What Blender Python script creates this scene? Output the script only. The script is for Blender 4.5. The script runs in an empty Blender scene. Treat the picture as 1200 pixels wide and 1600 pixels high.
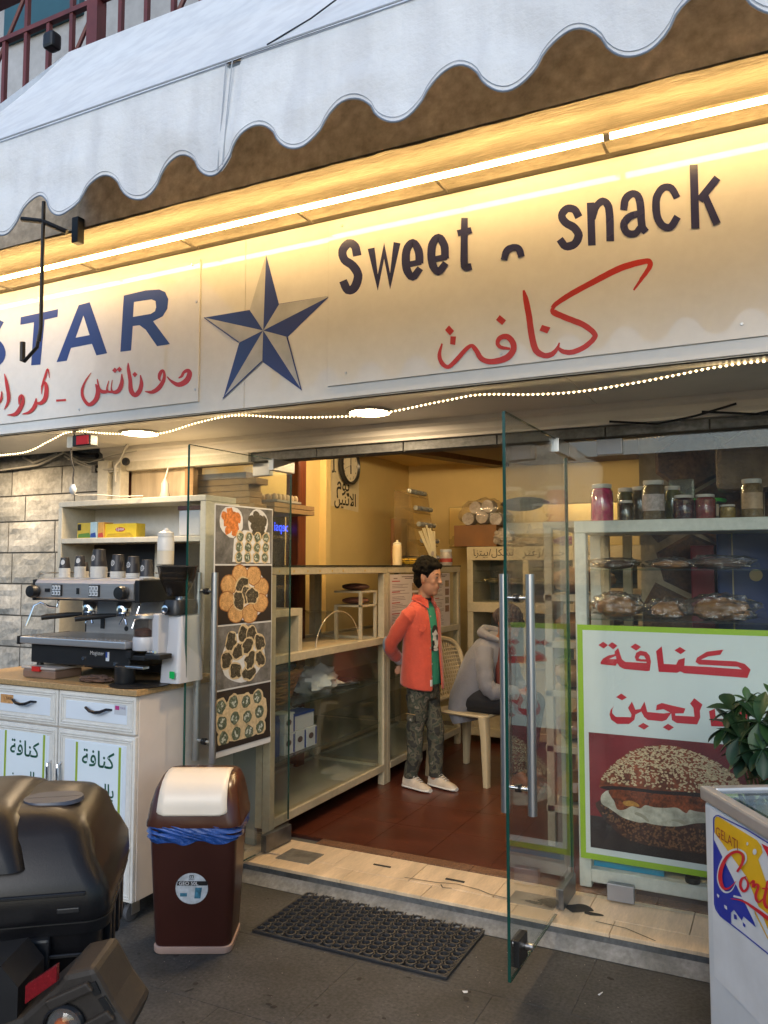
import bpy, bmesh, math, random
from mathutils import Vector, Matrix, noise as mnoise
from mathutils.geometry import tessellate_polygon
random.seed(7)
S=bpy.context.scene; COL=S.collection; R=math.radians; PI=math.pi
# ---------------- camera, sky, sun, exposure ----------------
cd=bpy.data.cameras.new('camera'); cam=bpy.data.objects.new('camera',cd); COL.objects.link(cam); S.camera=cam
cd.sensor_fit='VERTICAL'; cd.sensor_height=36; cd.lens=28.125; cd.clip_start=.05; cd.clip_end=400
cam.location=(0,0,1.5); cam.rotation_euler=(R(90)+math.atan(85/1250),0,R(26.5))
W=bpy.data.worlds.new('World'); S.world=W; W.use_nodes=True
nt=W.node_tree; bgn=nt.nodes['Background']; sky=nt.nodes.new('ShaderNodeTexSky'); sky.sky_type='NISHITA'
sky.sun_disc=False; sky.sun_elevation=R(24); sky.sun_rotation=R(166); sky.air_density=1.3; sky.dust_density=1.0; sky.ozone_density=5.0
nt.links.new(sky.outputs[0],bgn.inputs[0]); bgn.inputs[1].default_value=.15
sl=bpy.data.lights.new('sun','SUN'); sl.energy=.85; sl.angle=R(30); sl.color=(1,.985,.96)
sun=bpy.data.objects.new('sun',sl); COL.objects.link(sun)
el=R(24); az=R(166); sd=Vector((math.sin(az)*math.cos(el),math.cos(az)*math.cos(el),math.sin(el)))
sun.rotation_euler=sd.to_track_quat('Z','Y').to_euler(); sun.location=sd*20
S.view_settings.view_transform='Standard'; S.view_settings.look='None'; S.view_settings.exposure=.48; S.view_settings.gamma=1; S.view_settings.use_curve_mapping=False
S.render.engine='CYCLES'; S.cycles.use_denoising=True; S.cycles.max_bounces=9; S.cycles.transparent_max_bounces=24; S.cycles.glossy_bounces=5
S.cycles.sample_clamp_indirect=4; S.cycles.caustics_reflective=False; S.cycles.caustics_refractive=False
# ---------------- materials ----------------
MT={}
def M(name,col,rough=.6,metal=0,nz=(8,.12),bump=None,spec=.5,coat=0,sheen=0,emis=None,stretch=None,nz2=None,trans=0,alpha=1):
    if name in MT: return MT[name]
    m=bpy.data.materials.new(name); m.use_nodes=True; t=m.node_tree; N=t.nodes; L=t.links; b=N['Principled BSDF']
    b.inputs['Roughness'].default_value=rough; b.inputs['Metallic'].default_value=metal; b.inputs['Specular IOR Level'].default_value=spec
    if coat: b.inputs['Coat Weight'].default_value=coat; b.inputs['Coat Roughness'].default_value=.06
    if sheen: b.inputs['Sheen Weight'].default_value=sheen
    if trans: b.inputs['Transmission Weight'].default_value=trans
    if alpha<1: b.inputs['Alpha'].default_value=alpha
    g=N.new('ShaderNodeNewGeometry'); mp=N.new('ShaderNodeMapping'); L.new(g.outputs['Position'],mp.inputs[0])
    if stretch: mp.inputs['Scale'].default_value=stretch
    def nse(sc,det=5,r=.6):
        n=N.new('ShaderNodeTexNoise'); n.inputs['Scale'].default_value=sc; n.inputs['Detail'].default_value=det; n.inputs['Roughness'].default_value=r
        L.new(mp.outputs[0],n.inputs['Vector']); return n
    c=tuple(col)+(1,)
    last=None
    for k,(sc,am) in enumerate([nz]+([nz2] if nz2 else [])):
        if not am: continue
        n=nse(sc); r=N.new('ShaderNodeValToRGB'); r.color_ramp.elements[0].position=.3; r.color_ramp.elements[1].position=.72
        r.color_ramp.elements[0].color=(1-am,1-am,1-am*1.05,1); r.color_ramp.elements[1].color=(1+am*.5,)*3+(1,)
        L.new(n.outputs[0],r.inputs[0]); x=N.new('ShaderNodeMix'); x.data_type='RGBA'; x.blend_type='MULTIPLY'; x.inputs[0].default_value=1
        if last is None: x.inputs[6].default_value=c
        else: L.new(last,x.inputs[6])
        L.new(r.outputs[0],x.inputs[7]); last=x.outputs[2]
        if k==0:
            q=N.new('ShaderNodeMapRange'); q.inputs[3].default_value=max(.02,rough*.8); q.inputs[4].default_value=min(1,rough*1.25); L.new(n.outputs[0],q.inputs[0]); L.new(q.outputs[0],b.inputs['Roughness'])
    if last is not None: L.new(last,b.inputs['Base Color'])
    else: b.inputs['Base Color'].default_value=c
    if bump:
        n=nse(bump[0],8,.65); bp=N.new('ShaderNodeBump'); bp.inputs['Strength'].default_value=bump[1]; bp.inputs['Distance'].default_value=bump[2] if len(bump)>2 else .01
        L.new(n.outputs[0],bp.inputs['Height']); L.new(bp.outputs[0],b.inputs['Normal'])
    if emis: b.inputs['Emission Color'].default_value=tuple(emis[0])+(1,); b.inputs['Emission Strength'].default_value=emis[1]
    MT[name]=m; return m
def glassmat(name,tint=(.93,.97,.95),refl=1.0,rough=.01,dirt=.03,dcol=(.6,.62,.6),crinkle=0):
    if name in MT: return MT[name]
    m=bpy.data.materials.new(name); m.use_nodes=True; t=m.node_tree; N=t.nodes; L=t.links; N.remove(N['Principled BSDF']); o=N['Material Output']
    tr=N.new('ShaderNodeBsdfTransparent'); tr.inputs[0].default_value=tint+(1,); gl=N.new('ShaderNodeBsdfGlossy'); gl.inputs['Roughness'].default_value=rough
    if crinkle:
        cn=N.new('ShaderNodeTexNoise'); cn.inputs['Scale'].default_value=22; cn.inputs['Detail'].default_value=4; cb=N.new('ShaderNodeBump'); cb.inputs['Strength'].default_value=crinkle; cb.inputs['Distance'].default_value=.03; gp=N.new('ShaderNodeNewGeometry'); L.new(gp.outputs['Position'],cn.inputs['Vector']); L.new(cn.outputs[0],cb.inputs['Height']); L.new(cb.outputs[0],gl.inputs['Normal'])
    fr=N.new('ShaderNodeFresnel'); gg=N.new('ShaderNodeNewGeometry'); io=N.new('ShaderNodeMapRange'); io.inputs[3].default_value=1.52; io.inputs[4].default_value=1/1.52; L.new(gg.outputs['Backfacing'],io.inputs[0]); L.new(io.outputs[0],fr.inputs[0]); mu=N.new('ShaderNodeMath'); mu.operation='MULTIPLY'; mu.inputs[1].default_value=refl; mu.use_clamp=True
    L.new(fr.outputs[0],mu.inputs[0]); mx=N.new('ShaderNodeMixShader'); L.new(mu.outputs[0],mx.inputs[0]); L.new(tr.outputs[0],mx.inputs[1]); L.new(gl.outputs[0],mx.inputs[2])
    df=N.new('ShaderNodeBsdfDiffuse'); df.inputs[0].default_value=dcol+(1,); n=N.new('ShaderNodeTexNoise'); n.inputs['Scale'].default_value=5; n.inputs['Detail'].default_value=8
    g=N.new('ShaderNodeNewGeometry'); L.new(g.outputs['Position'],n.inputs['Vector'])
    q=N.new('ShaderNodeMapRange'); q.inputs[1].default_value=.4; q.inputs[2].default_value=.8; q.inputs[3].default_value=dirt*.3; q.inputs[4].default_value=dirt*2; L.new(n.outputs[0],q.inputs[0])
    m2=N.new('ShaderNodeMixShader'); L.new(q.outputs[0],m2.inputs[0]); L.new(mx.outputs[0],m2.inputs[1]); L.new(df.outputs[0],m2.inputs[2]); L.new(m2.outputs[0],o.inputs[0]); MT[name]=m; return m
def emitmat(name,col,st,sample=True):
    if name in MT: return MT[name]
    m=bpy.data.materials.new(name); m.use_nodes=True; N=m.node_tree.nodes; N.remove(N['Principled BSDF']); e=N.new('ShaderNodeEmission'); e.inputs[0].default_value=tuple(col)+(1,); e.inputs[1].default_value=st
    m.node_tree.links.new(e.outputs[0],N['Material Output'].inputs[0])
    if not sample: m.cycles.emission_sampling='NONE'
    MT[name]=m; return m
# ---------------- mesh helpers ----------------
class MB:
    def __init__(s): s.v=[]; s.f=[]; s.smooth=[]
    def add(s,vs,fs,sm=False):
        b=len(s.v); s.v+= [tuple(v) for v in vs]; s.f+=[tuple(b+i for i in f) for f in fs]; s.smooth+=[sm]*len(fs); return s
    def box(s,x0,x1,y0,y1,z0,z1):
        if x0>x1:x0,x1=x1,x0
        if y0>y1:y0,y1=y1,y0
        if z0>z1:z0,z1=z1,z0
        return s.add([(x0,y0,z0),(x1,y0,z0),(x1,y1,z0),(x0,y1,z0),(x0,y0,z1),(x1,y0,z1),(x1,y1,z1),(x0,y1,z1)],[(0,3,2,1),(4,5,6,7),(0,1,5,4),(1,2,6,5),(2,3,7,6),(3,0,4,7)])
    def rings(s,rs,cap=True,sm=True,closed=True):
        n=len(rs[0]); vs=[p for r in rs for p in r]; fs=[]
        for i in range(len(rs)-1):
            for j in range(n if closed else n-1):
                a=i*n+j; b=i*n+(j+1)%n; fs.append((a,b,b+n,a+n))
        s.add(vs,fs,sm)
        if cap and closed:
            b=len(s.v)-len(vs); s.f.append(tuple(b+j for j in range(n))[::-1]); s.f.append(tuple(b+(len(rs)-1)*n+j for j in range(n))); s.smooth+=[False,False]
        return s
    def tube(s,pts,r,seg=8,cap=True):
        pts=[Vector(p) for p in pts]; rs=[]; rr=r if isinstance(r,(list,tuple)) else [r]*len(pts); u=None
        for i,p in enumerate(pts):
            t=(pts[min(i+1,len(pts)-1)]-pts[max(i-1,0)]).normalized()
            if u is None: u=t.cross(Vector((0,0,1)) if abs(t.z)<.9 else Vector((1,0,0))).normalized()
            else: u=(u-t*u.dot(t)).normalized()
            w=t.cross(u); rs.append([p+(u*math.cos(2*PI*k/seg)+w*math.sin(2*PI*k/seg))*rr[i] for k in range(seg)])
        return s.rings(rs,cap)
    def lathe(s,c,prof,seg=16,sm=True,axis='z',cap=True):
        rs=[]
        for r,h in prof:
            ring=[]
            for k in range(seg):
                a=2*PI*k/seg; x,y=r*math.cos(a),r*math.sin(a)
                p={'z':(x,y,h),'y':(x,h,-y),'x':(h,x,y)}[axis]; ring.append((c[0]+p[0],c[1]+p[1],c[2]+p[2]))
            rs.append(ring)
        return s.rings(rs,cap,sm)
    def ell(s,c,r,seg=12,rg=8,fn=None):
        rs=[]
        for i in range(rg+1):
            th=PI*(i+.02 if i==0 else (i-.02 if i==rg else i))/rg; ring=[]
            for k in range(seg):
                a=2*PI*k/seg; d=Vector((math.sin(th)*math.cos(a),math.sin(th)*math.sin(a),-math.cos(th))); q=fn(d) if fn else 1
                ring.append((c[0]+r[0]*d.x*q,c[1]+r[1]*d.y*q,c[2]+r[2]*d.z*q))
            rs.append(ring)
        return s.rings(rs,True)
    def prism(s,poly,fn,t0,t1,holes=()):
        # poly in 2-D, fn(u,v,t)->xyz; front at t0 back at t1
        loops=[list(poly)]+[list(h) for h in holes]; flat=[p for l in loops for p in l]
        tr=tessellate_polygon([[Vector((p[0],p[1],0)) for p in l] for l in loops]); n=len(flat)
        vs=[fn(p[0],p[1],t0) for p in flat]+[fn(p[0],p[1],t1) for p in flat]; fs=[]
        for a,b,c in tr: fs.append((a,b,c)); fs.append((n+c,n+b,n+a))
        k=0
        for l in loops:
            for i in range(len(l)): a=k+i; b=k+(i+1)%len(l); fs.append((a,b,n+b,n+a))
            k+=len(l)
        return s.add(vs,fs)
    def build(s,name,mat,parent=None,org=None,bev=0,seg=2,nofix=False,rot=0):
        o_=Vector(org) if org else (parent.matrix_basis.translation.copy() if parent else None)
        if parent and not org:
            q=parent.parent
            while q: o_=o_+q.matrix_basis.translation; q=q.parent
        if org and parent:
            o_=Vector(org)
        if o_ is None:
            xs=[v[0] for v in s.v]; ys=[v[1] for v in s.v]; zs=[v[2] for v in s.v]; o_=Vector(((min(xs)+max(xs))/2,(min(ys)+max(ys))/2,min(zs)))
        me=bpy.data.meshes.new(name); me.from_pydata([Vector(v)-o_ for v in s.v],[],s.f)
        me.polygons.foreach_set('use_smooth',s.smooth)
        if not nofix or bev:
            bm=bmesh.new(); bm.from_mesh(me)
            if not nofix: bmesh.ops.recalc_face_normals(bm,faces=bm.faces)
            if bev:
                es=[e for e in bm.edges if len(e.link_faces)==2 and e.calc_face_angle(0)>.6]
                bmesh.ops.bevel(bm,geom=es,offset=bev,segments=seg,profile=.6,affect='EDGES',clamp_overlap=True)
            bm.to_mesh(me); bm.free()
        if any(s.smooth): me.set_sharp_from_angle(angle=R(38))
        me.materials.append(mat); o=bpy.data.objects.new(name,me); COL.objects.link(o)
        if parent:
            w=Vector((0,0,0)); q=parent
            while q: w=w+q.matrix_basis.translation; q=q.parent
            o.parent=parent; o.location=o_-w
        else: o.location=o_
        return o
def bx(*a): return MB().box(*a)
def thing(name,label,cat,loc=(0,0,0),group=None):
    o=bpy.data.objects.new(name,None); COL.objects.link(o); o.location=loc; o.empty_display_size=.1
    o['label']=label; o['category']=cat
    if group:o['group']=group
    return o
def tag(o,label,cat,group=None):
    o['label']=label;o['category']=cat
    if group:o['group']=group
    return o
def struct(o): o['kind']='structure'; return o
def stuff(o): o['kind']='stuff'; return o
def dup(o,loc=None,parent=None,rz=None,label=None):
    c=o.copy(); COL.objects.link(c)
    if parent: c.parent=parent
    if loc is not None: c.location=loc
    if rz is not None: c.rotation_euler=(0,0,rz)
    if label: c['label']=label
    for ch in list(o.children):
        d=dup(ch,parent=c); d.matrix_parent_inverse=ch.matrix_parent_inverse
    return c
def text(s,name,mat,fn,w=None,h=None,parent=None,bold=0,org=None,res=3):
    """lettering as a mesh; fn(u,v,t) maps plane metres (centred) to world"""
    cu=bpy.data.curves.new('t','FONT'); cu.body=s; cu.size=1; cu.align_x='CENTER'; cu.align_y='CENTER'; cu.offset=bold; cu.resolution_u=res; cu.extrude=0
    o=bpy.data.objects.new('t',cu); COL.objects.link(o); dg=bpy.context.evaluated_depsgraph_get(); me=o.evaluated_get(dg).to_mesh()
    vs=[v.co.copy() for v in me.vertices]; fs=[tuple(p.vertices) for p in me.polygons]; o.evaluated_get(dg).to_mesh_clear(); bpy.data.objects.remove(o); bpy.data.curves.remove(cu)
    if not vs: return None
    xs=[v.x for v in vs]; ys=[v.y for v in vs]; cx=(max(xs)+min(xs))/2; cy=(max(ys)+min(ys))/2; bw=max(xs)-min(xs); bh=max(ys)-min(ys)
    sx=w/bw if w else None; sy=h/bh if h else None
    sx=sx or sy; sy=sy or sx
    m=MB(); m.add([fn((v.x-cx)*sx,(v.y-cy)*sy,0) for v in vs],fs); return m.build(name,mat,parent,org,nofix=True)
def traced(key,mat,fn,parent,name='lettering',t=0,one=False,dt=.0003):
    out=[];m=MB()
    for k,it in enumerate(TR[key]):
        L=[[ (l[i]/1e4,l[i+1]/1e4) for i in range(0,len(l),2)] for l in it[1:]]
        if not one: m=MB()
        tt=t-k*dt
        if it[0]=='r':
            a,b=L; n=len(a); m.add([fn(p[0],p[1],tt) for p in a]+[fn(p[0],p[1],tt) for p in b],[(i,i+1,n+i+1,n+i) for i in range(n-1)])
        else:
            loops=L; flat=[p for l in loops for p in l]; tr=tessellate_polygon([[Vector((p[0],p[1],0)) for p in l] for l in loops]); m.add([fn(p[0],p[1],tt) for p in flat],tr)
        if not one: out.append(m.build(name,mat,parent,nofix=True))
    if one: out.append(m.build(name,mat,parent,nofix=True))
    return out
def roughquad(m,x0,x1,z0,z1,y,depth,amp,seed,n=5,nz=4):
    """rock-faced block: front grid bulging out, flat back"""
    rnd=Vector((seed*3.1,seed*1.7,seed)); vs=[];fs=[]
    for j in range(nz+1):
        for i in range(n+1):
            u=i/n;v=j/nz; e=min(u,1-u,v,1-v); k=0 if e==0 else 1
            jx=(.25/n*(x1-x0))*mnoise.noise(Vector((u*5,v*5,0))+rnd)*k; jz=(.25/nz*(z1-z0))*mnoise.noise(Vector((u*5,v*5,7))+rnd)*k
            yy=y-k*(amp*.5+amp*.9*mnoise.noise(Vector((u*3.3,v*2.6,3))+rnd)+amp*.4*mnoise.noise(Vector((u*9,v*8,3))+rnd))
            vs.append((x0+(x1-x0)*u+jx,yy,z0+(z1-z0)*v+jz))
    for j in range(nz):
        for i in range(n): a=j*(n+1)+i; fs.append((a,a+1,a+n+2,a+n+1))
    b=len(vs); vs+=[(x0,y+depth,z0),(x1,y+depth,z0),(x1,y+depth,z1),(x0,y+depth,z1)]
    bot=list(range(n+1)); top=[nz*(n+1)+i for i in range(n+1)]
    fs.append(tuple(bot[::-1])+(b,b+1)); fs.append(tuple(top)+(b+2,b+3)); fs.append(tuple(j*(n+1) for j in range(nz+1))+(b+3,b)); fs.append(tuple(j*(n+1)+n for j in range(nz,-1,-1))+(b+1,b+2)); fs.append((b,b+3,b+2,b+1))
    return m.add(vs,fs)
TR={
'donuts':[['r',[-24880,23700,-24830,23700,-24770,23710,-24700,23720,-24640,23750,-24590,23790,-24560,23850,-24530,23890,-24510,23910,-24470,23920,-24410,23930,-24370,23930,-24370,23920,-24380,23920,-24380,23910,-24380,23900,-24390,23880,-24410,23830,-24440,23760,-24490,23700,-24540,23660,-24610,23610,-24700,23570,-24790,23540,-24870,23530,-24940,23530,-25040,23560,-25150,23610,-25260,23670,-25340,23710,-25420,23770,-25490,23830,-25570,23890],[-24910,23740,-24870,23770,-24820,23800,-24790,23820,-24760,23840,-24740,23880,-24720,23920,-24690,23970,-24640,24020,-24570,24060,-24500,24090,-24410,24110,-24310,24100,-24220,24060,-24150,23990,-24100,23910,-24090,23820,-24100,23730,-24140,23630,-24200,23530,-24290,23440,-24400,23380,-24540,23330,-24690,23300,-24860,23300,-25010,23340,-25150,23420,-25260,23500,-25350,23570,-25430,23650,-25500,23720,-25550,23790,-25610,23860]],['r',[-25940,23700,-25950,23740,-25970,23780,-25970,23810,-25970,23840,-25960,23880,-25940,23930,-25920,23970,-25900,24010,-25880,24050,-25860,24090,-25840,24120,-25860,24120,-25880,24130,-25860,24110,-25840,24070,-25830,24020,-25830,23950,-25840,23880,-25860,23810,-25900,23740,-25960,23660,-26030,23590,-26120,23510,-26200,23450,-26280,23400,-26360,23360,-26450,23330,-26530,23300,-26620,23300,-26710,23300,-26820,23310,-26930,23320],[-26000,23680,-26030,23710,-26070,23750,-26110,23790,-26140,23850,-26150,23910,-26150,23980,-26140,24050,-26110,24110,-26070,24160,-26020,24210,-25950,24240,-25850,24250,-25770,24210,-25720,24150,-25690,24080,-25670,24010,-25650,23940,-25650,23850,-25660,23750,-25680,23650,-25740,23550,-25810,23450,-25890,23350,-25990,23270,-26110,23210,-26230,23170,-26360,23140,-26490,23140,-26620,23160,-26730,23200,-26840,23240,-26940,23290]],['r',[-28050,24810,-28070,24730,-28090,24650,-28100,24570,-28100,24470,-28080,24350,-28050,24220,-28020,24080,-27990,23960,-27980,23830,-27980,23700,-27980,23560,-27950,23430,-27890,23310,-27800,23210,-27700,23130,-27550,23070,-27400,23080,-27290,23130,-27200,23200,-27130,23290,-27080,23380,-27050,23480,-27030,23590,-27030,23700,-27060,23810,-27100,23910,-27150,24020,-27190,24120],[-28000,24800,-27970,24720,-27940,24640,-27920,24560,-27890,24470,-27850,24350,-27820,24220,-27780,24090,-27750,23950,-27730,23810,-27710,23680,-27690,23560,-27660,23470,-27620,23390,-27570,23320,-27530,23280,-27540,23280,-27540,23290,-27500,23320,-27440,23370,-27390,23420,-27350,23480,-27320,23560,-27290,23640,-27270,23730,-27260,23820,-27250,23910,-27260,24010,-27260,24120]],['p',[-27580,24320,-27410,24170,-27570,24040,-27740,24210]],['p',[-28880,24670,-28700,24510,-28860,24390,-29050,24550]],['p',[-28580,24680,-28400,24530,-28560,24400,-28750,24570]],['r',[-28440,24310,-28460,24200,-28470,24100,-28490,24000,-28510,23910,-28550,23820,-28600,23720,-28650,23640,-28690,23590,-28730,23570,-28800,23540,-28870,23530,-28910,23530,-28940,23530,-28970,23550,-29000,23590,-29030,23660,-29040,23740,-29030,23850,-29010,23960,-29000,24070],[-28370,24300,-28340,24190,-28310,24080,-28280,23970,-28270,23860,-28290,23740,-28330,23620,-28390,23520,-28470,23430,-28590,23370,-28730,23350,-28850,23360,-28960,23390,-29050,23440,-29090,23510,-29110,23580,-29120,23660,-29110,23750,-29090,23860,-29070,23970,-29040,24080]],['r',[-28970,23520,-29050,23540,-29130,23550,-29200,23560,-29240,23570,-29260,23590,-29280,23600,-29290,23630,-29300,23680,-29300,23750,-29270,23850,-29250,23950,-29220,24050],[-28990,23410,-29060,23420,-29150,23430,-29230,23450,-29310,23480,-29370,23520,-29410,23570,-29420,23630,-29410,23700,-29390,23780,-29350,23870,-29310,23970,-29270,24060]],['r',[-29260,23580,-29360,23600,-29470,23610,-29550,23620,-29610,23630,-29650,23650,-29690,23660,-29740,23700,-29800,23750,-29850,23850,-29900,23960,-29940,24100,-29990,24220],[-29240,23470,-29340,23460,-29440,23440,-29550,23440,-29670,23460,-29760,23500,-29840,23560,-29900,23640,-29940,23720,-29980,23830,-30000,23960,-30030,24090,-30050,24220]],['r',[-30150,23970,-30130,23860,-30100,23760,-30090,23670,-30090,23590,-30110,23500,-30140,23400,-30180,23310,-30230,23240,-30300,23180,-30390,23130,-30470,23090,-30520,23080,-30570,23100,-30660,23170,-30750,23260,-30820,23350,-30870,23440,-30910,23540,-30930,23640,-30930,23730,-30920,23830,-30880,23940,-30840,24050,-30780,24150,-30700,24260,-30610,24360,-30520,24470,-30420,24570],[-30060,23980,-29990,23890,-29910,23790,-29830,23680,-29800,23560,-29800,23440,-29830,23310,-29890,23190,-29980,23090,-30090,23010,-30220,22940,-30370,22900,-30550,22900,-30710,22970,-30830,23080,-30930,23190,-31010,23300,-31070,23410,-31110,23530,-31120,23650,-31120,23770,-31090,23880,-31030,23990,-30960,24100,-30880,24200,-30790,24310,-30680,24400,-30560,24500,-30450,24590]],['r',[-32820,23350,-32640,23340,-32470,23340,-32290,23330,-32120,23320],[-32830,23460,-32660,23450,-32480,23440,-32300,23430,-32130,23430]],['r',[-33320,24620,-33350,24760,-33370,24920,-33400,25050,-33480,25150,-33600,25100,-33660,24990,-33720,24850,-33770,24730,-33820,24610,-33870,24480,-33910,24350,-33960,24220],[-33360,24620,-33410,24760,-33450,24920,-33500,25040,-33500,25060,-33470,25040,-33510,24940,-33550,24800,-33600,24670,-33670,24560,-33750,24440,-33840,24320,-33920,24200]],['r',[-33870,23830,-33860,23930,-33850,24040,-33830,24130,-33810,24210,-33770,24280,-33720,24340,-33670,24380,-33700,24380,-33720,24370,-33700,24300,-33690,24210,-33690,24120,-33690,24000,-33710,23870,-33730,23740,-33770,23640,-33810,23580,-33870,23520,-33940,23480,-34000,23460,-34070,23450,-34160,23460,-34280,23490,-34400,23510],[-33910,23830,-33920,23940,-33930,24050,-33940,24150,-33930,24250,-33890,24330,-33840,24410,-33780,24470,-33650,24490,-33550,24420,-33480,24330,-33420,24220,-33390,24100,-33380,23960,-33390,23810,-33410,23660,-33470,23530,-33550,23420,-33670,23350,-33790,23300,-33930,23280,-34080,23300,-34210,23340,-34320,23400,-34430,23450]],['r',[-34310,23670,-34350,23580,-34380,23490,-34420,23410,-34470,23350,-34530,23270,-34600,23190,-34690,23120,-34770,23060,-34880,23020,-35010,22990,-35160,22960,-35310,22930],[-34230,23660,-34210,23560,-34190,23460,-34180,23350,-34210,23240,-34280,23150,-34380,23050,-34500,22980,-34640,22920,-34800,22890,-34970,22880,-35140,22890,-35300,22900]],['r',[-35490,23440,-35470,23540,-35440,23630,-35410,23710,-35380,23770,-35360,23810,-35340,23860,-35330,23880,-35360,23890,-35350,23870,-35340,23810,-35340,23730,-35350,23660,-35380,23600,-35420,23520,-35470,23440,-35540,23360,-35610,23280,-35690,23190,-35770,23120,-35850,23070,-35940,23030,-36090,23010,-36260,23000,-36420,22980],[-35570,23450,-35590,23550,-35610,23650,-35620,23750,-35610,23840,-35560,23910,-35480,23960,-35390,23980,-35290,23960,-35220,23900,-35170,23820,-35130,23730,-35120,23630,-35130,23530,-35150,23430,-35200,23330,-35260,23240,-35330,23140,-35420,23040,-35540,22950,-35690,22880,-35880,22860,-36070,22880,-36250,22920,-36420,22950]],['r',[-36760,25210,-36740,25090,-36720,24980,-36700,24860,-36670,24730,-36630,24560,-36580,24370,-36530,24190,-36500,24030,-36480,23910,-36480,23820,-36480,23740,-36500,23650,-36530,23560,-36580,23470,-36640,23370,-36690,23280],[-36710,25210,-36640,25100,-36570,24990,-36500,24870,-36440,24730,-36380,24570,-36320,24380,-36270,24190,-36230,24020,-36220,23890,-36230,23780,-36250,23680,-36300,23590,-36370,23490,-36460,23410,-36560,23340,-36660,23260]],['r',[-36950,24280,-36960,24190,-36970,24090,-36980,24000,-37010,23920,-37040,23860,-37090,23800,-37150,23740,-37210,23680],[-36870,24280,-36850,24180,-36830,24070,-36810,23970,-36820,23870,-36870,23790,-36940,23720,-37010,23660,-37070,23600]]],
'star_word':[['p',[-28410,28180,-27010,28220,-26160,28130,-25790,27950,-25590,27570,-25640,27120,-25920,26790,-26510,26640,-26380,26490,-25440,25400,-26230,25400,-26960,26290,-27350,26560,-27780,26580,-27860,25390,-28550,25410],[-27740,27760,-26630,27720,-26380,27600,-26330,27300,-26400,27110,-26660,27020,-27780,27030]],['p',[-31440,28150,-30680,28190,-29410,25440,-30130,25420,-30460,26050,-31900,26020,-32170,25390,-32900,25400],[-31090,27570,-30630,26510,-31590,26500]],['p',[-35660,28130,-32890,28160,-32920,27760,-33860,27740,-34070,25410,-34760,25450,-34640,27720,-35670,27720]],['r',[-36960,28050,-37180,28150,-37410,28270,-37710,28400,-38080,28490,-38450,28490,-38800,28430,-39120,28340,-39380,28170,-39450,27900,-39370,27650,-39190,27410,-38940,27180,-38590,27010,-38230,26900,-37940,26810,-37780,26740,-37700,26680,-37620,26590,-37570,26520,-37550,26450,-37540,26400,-37570,26340,-37610,26280,-37660,26240,-37790,26200,-37980,26150,-38170,26130,-38280,26140,-38360,26170,-38510,26270,-38710,26420,-38930,26580],[-37320,27600,-37550,27720,-37760,27840,-37910,27910,-38010,27930,-38160,27930,-38390,27890,-38570,27830,-38620,27800,-38610,27800,-38580,27730,-38510,27630,-38440,27560,-38310,27500,-38040,27410,-37700,27310,-37360,27160,-37110,26970,-36930,26790,-36810,26600,-36740,26410,-36740,26220,-36800,26050,-36920,25890,-37120,25760,-37370,25670,-37670,25600,-38010,25580,-38390,25610,-38750,25740,-39030,25910,-39250,26070,-39460,26210]]],
'star_blue':[['p',[-20210,25370,-20100,28790,-19390,26420]],['p',[-20210,25370,-16850,26380,-18930,24910]],['p',[-20210,25370,-18180,22490,-20240,23980]],['p',[-20210,25370,-22350,22540,-21500,24990]],['p',[-20210,25370,-23490,26410,-20950,26400]]],
'star_grey':[['p',[-20210,25370,-20950,26400,-20100,28790]],['p',[-20210,25370,-19390,26420,-16850,26380]],['p',[-20210,25370,-18930,24910,-18180,22490]],['p',[-20210,25370,-20240,23980,-22350,22540]],['p',[-20210,25370,-21500,24990,-23490,26410]]],
'star_edge':[['r',[-18970,24910,-18210,22490],[-18900,24910,-18160,22490]],['r',[-20260,24010,-22370,22560],[-20220,23960,-22330,22520]],['r',[-21480,25010,-23470,26420],[-21520,24970,-23500,26390]],['r',[-19390,26410,-16850,26380],[-19400,26430,-16850,26390]]],
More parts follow.
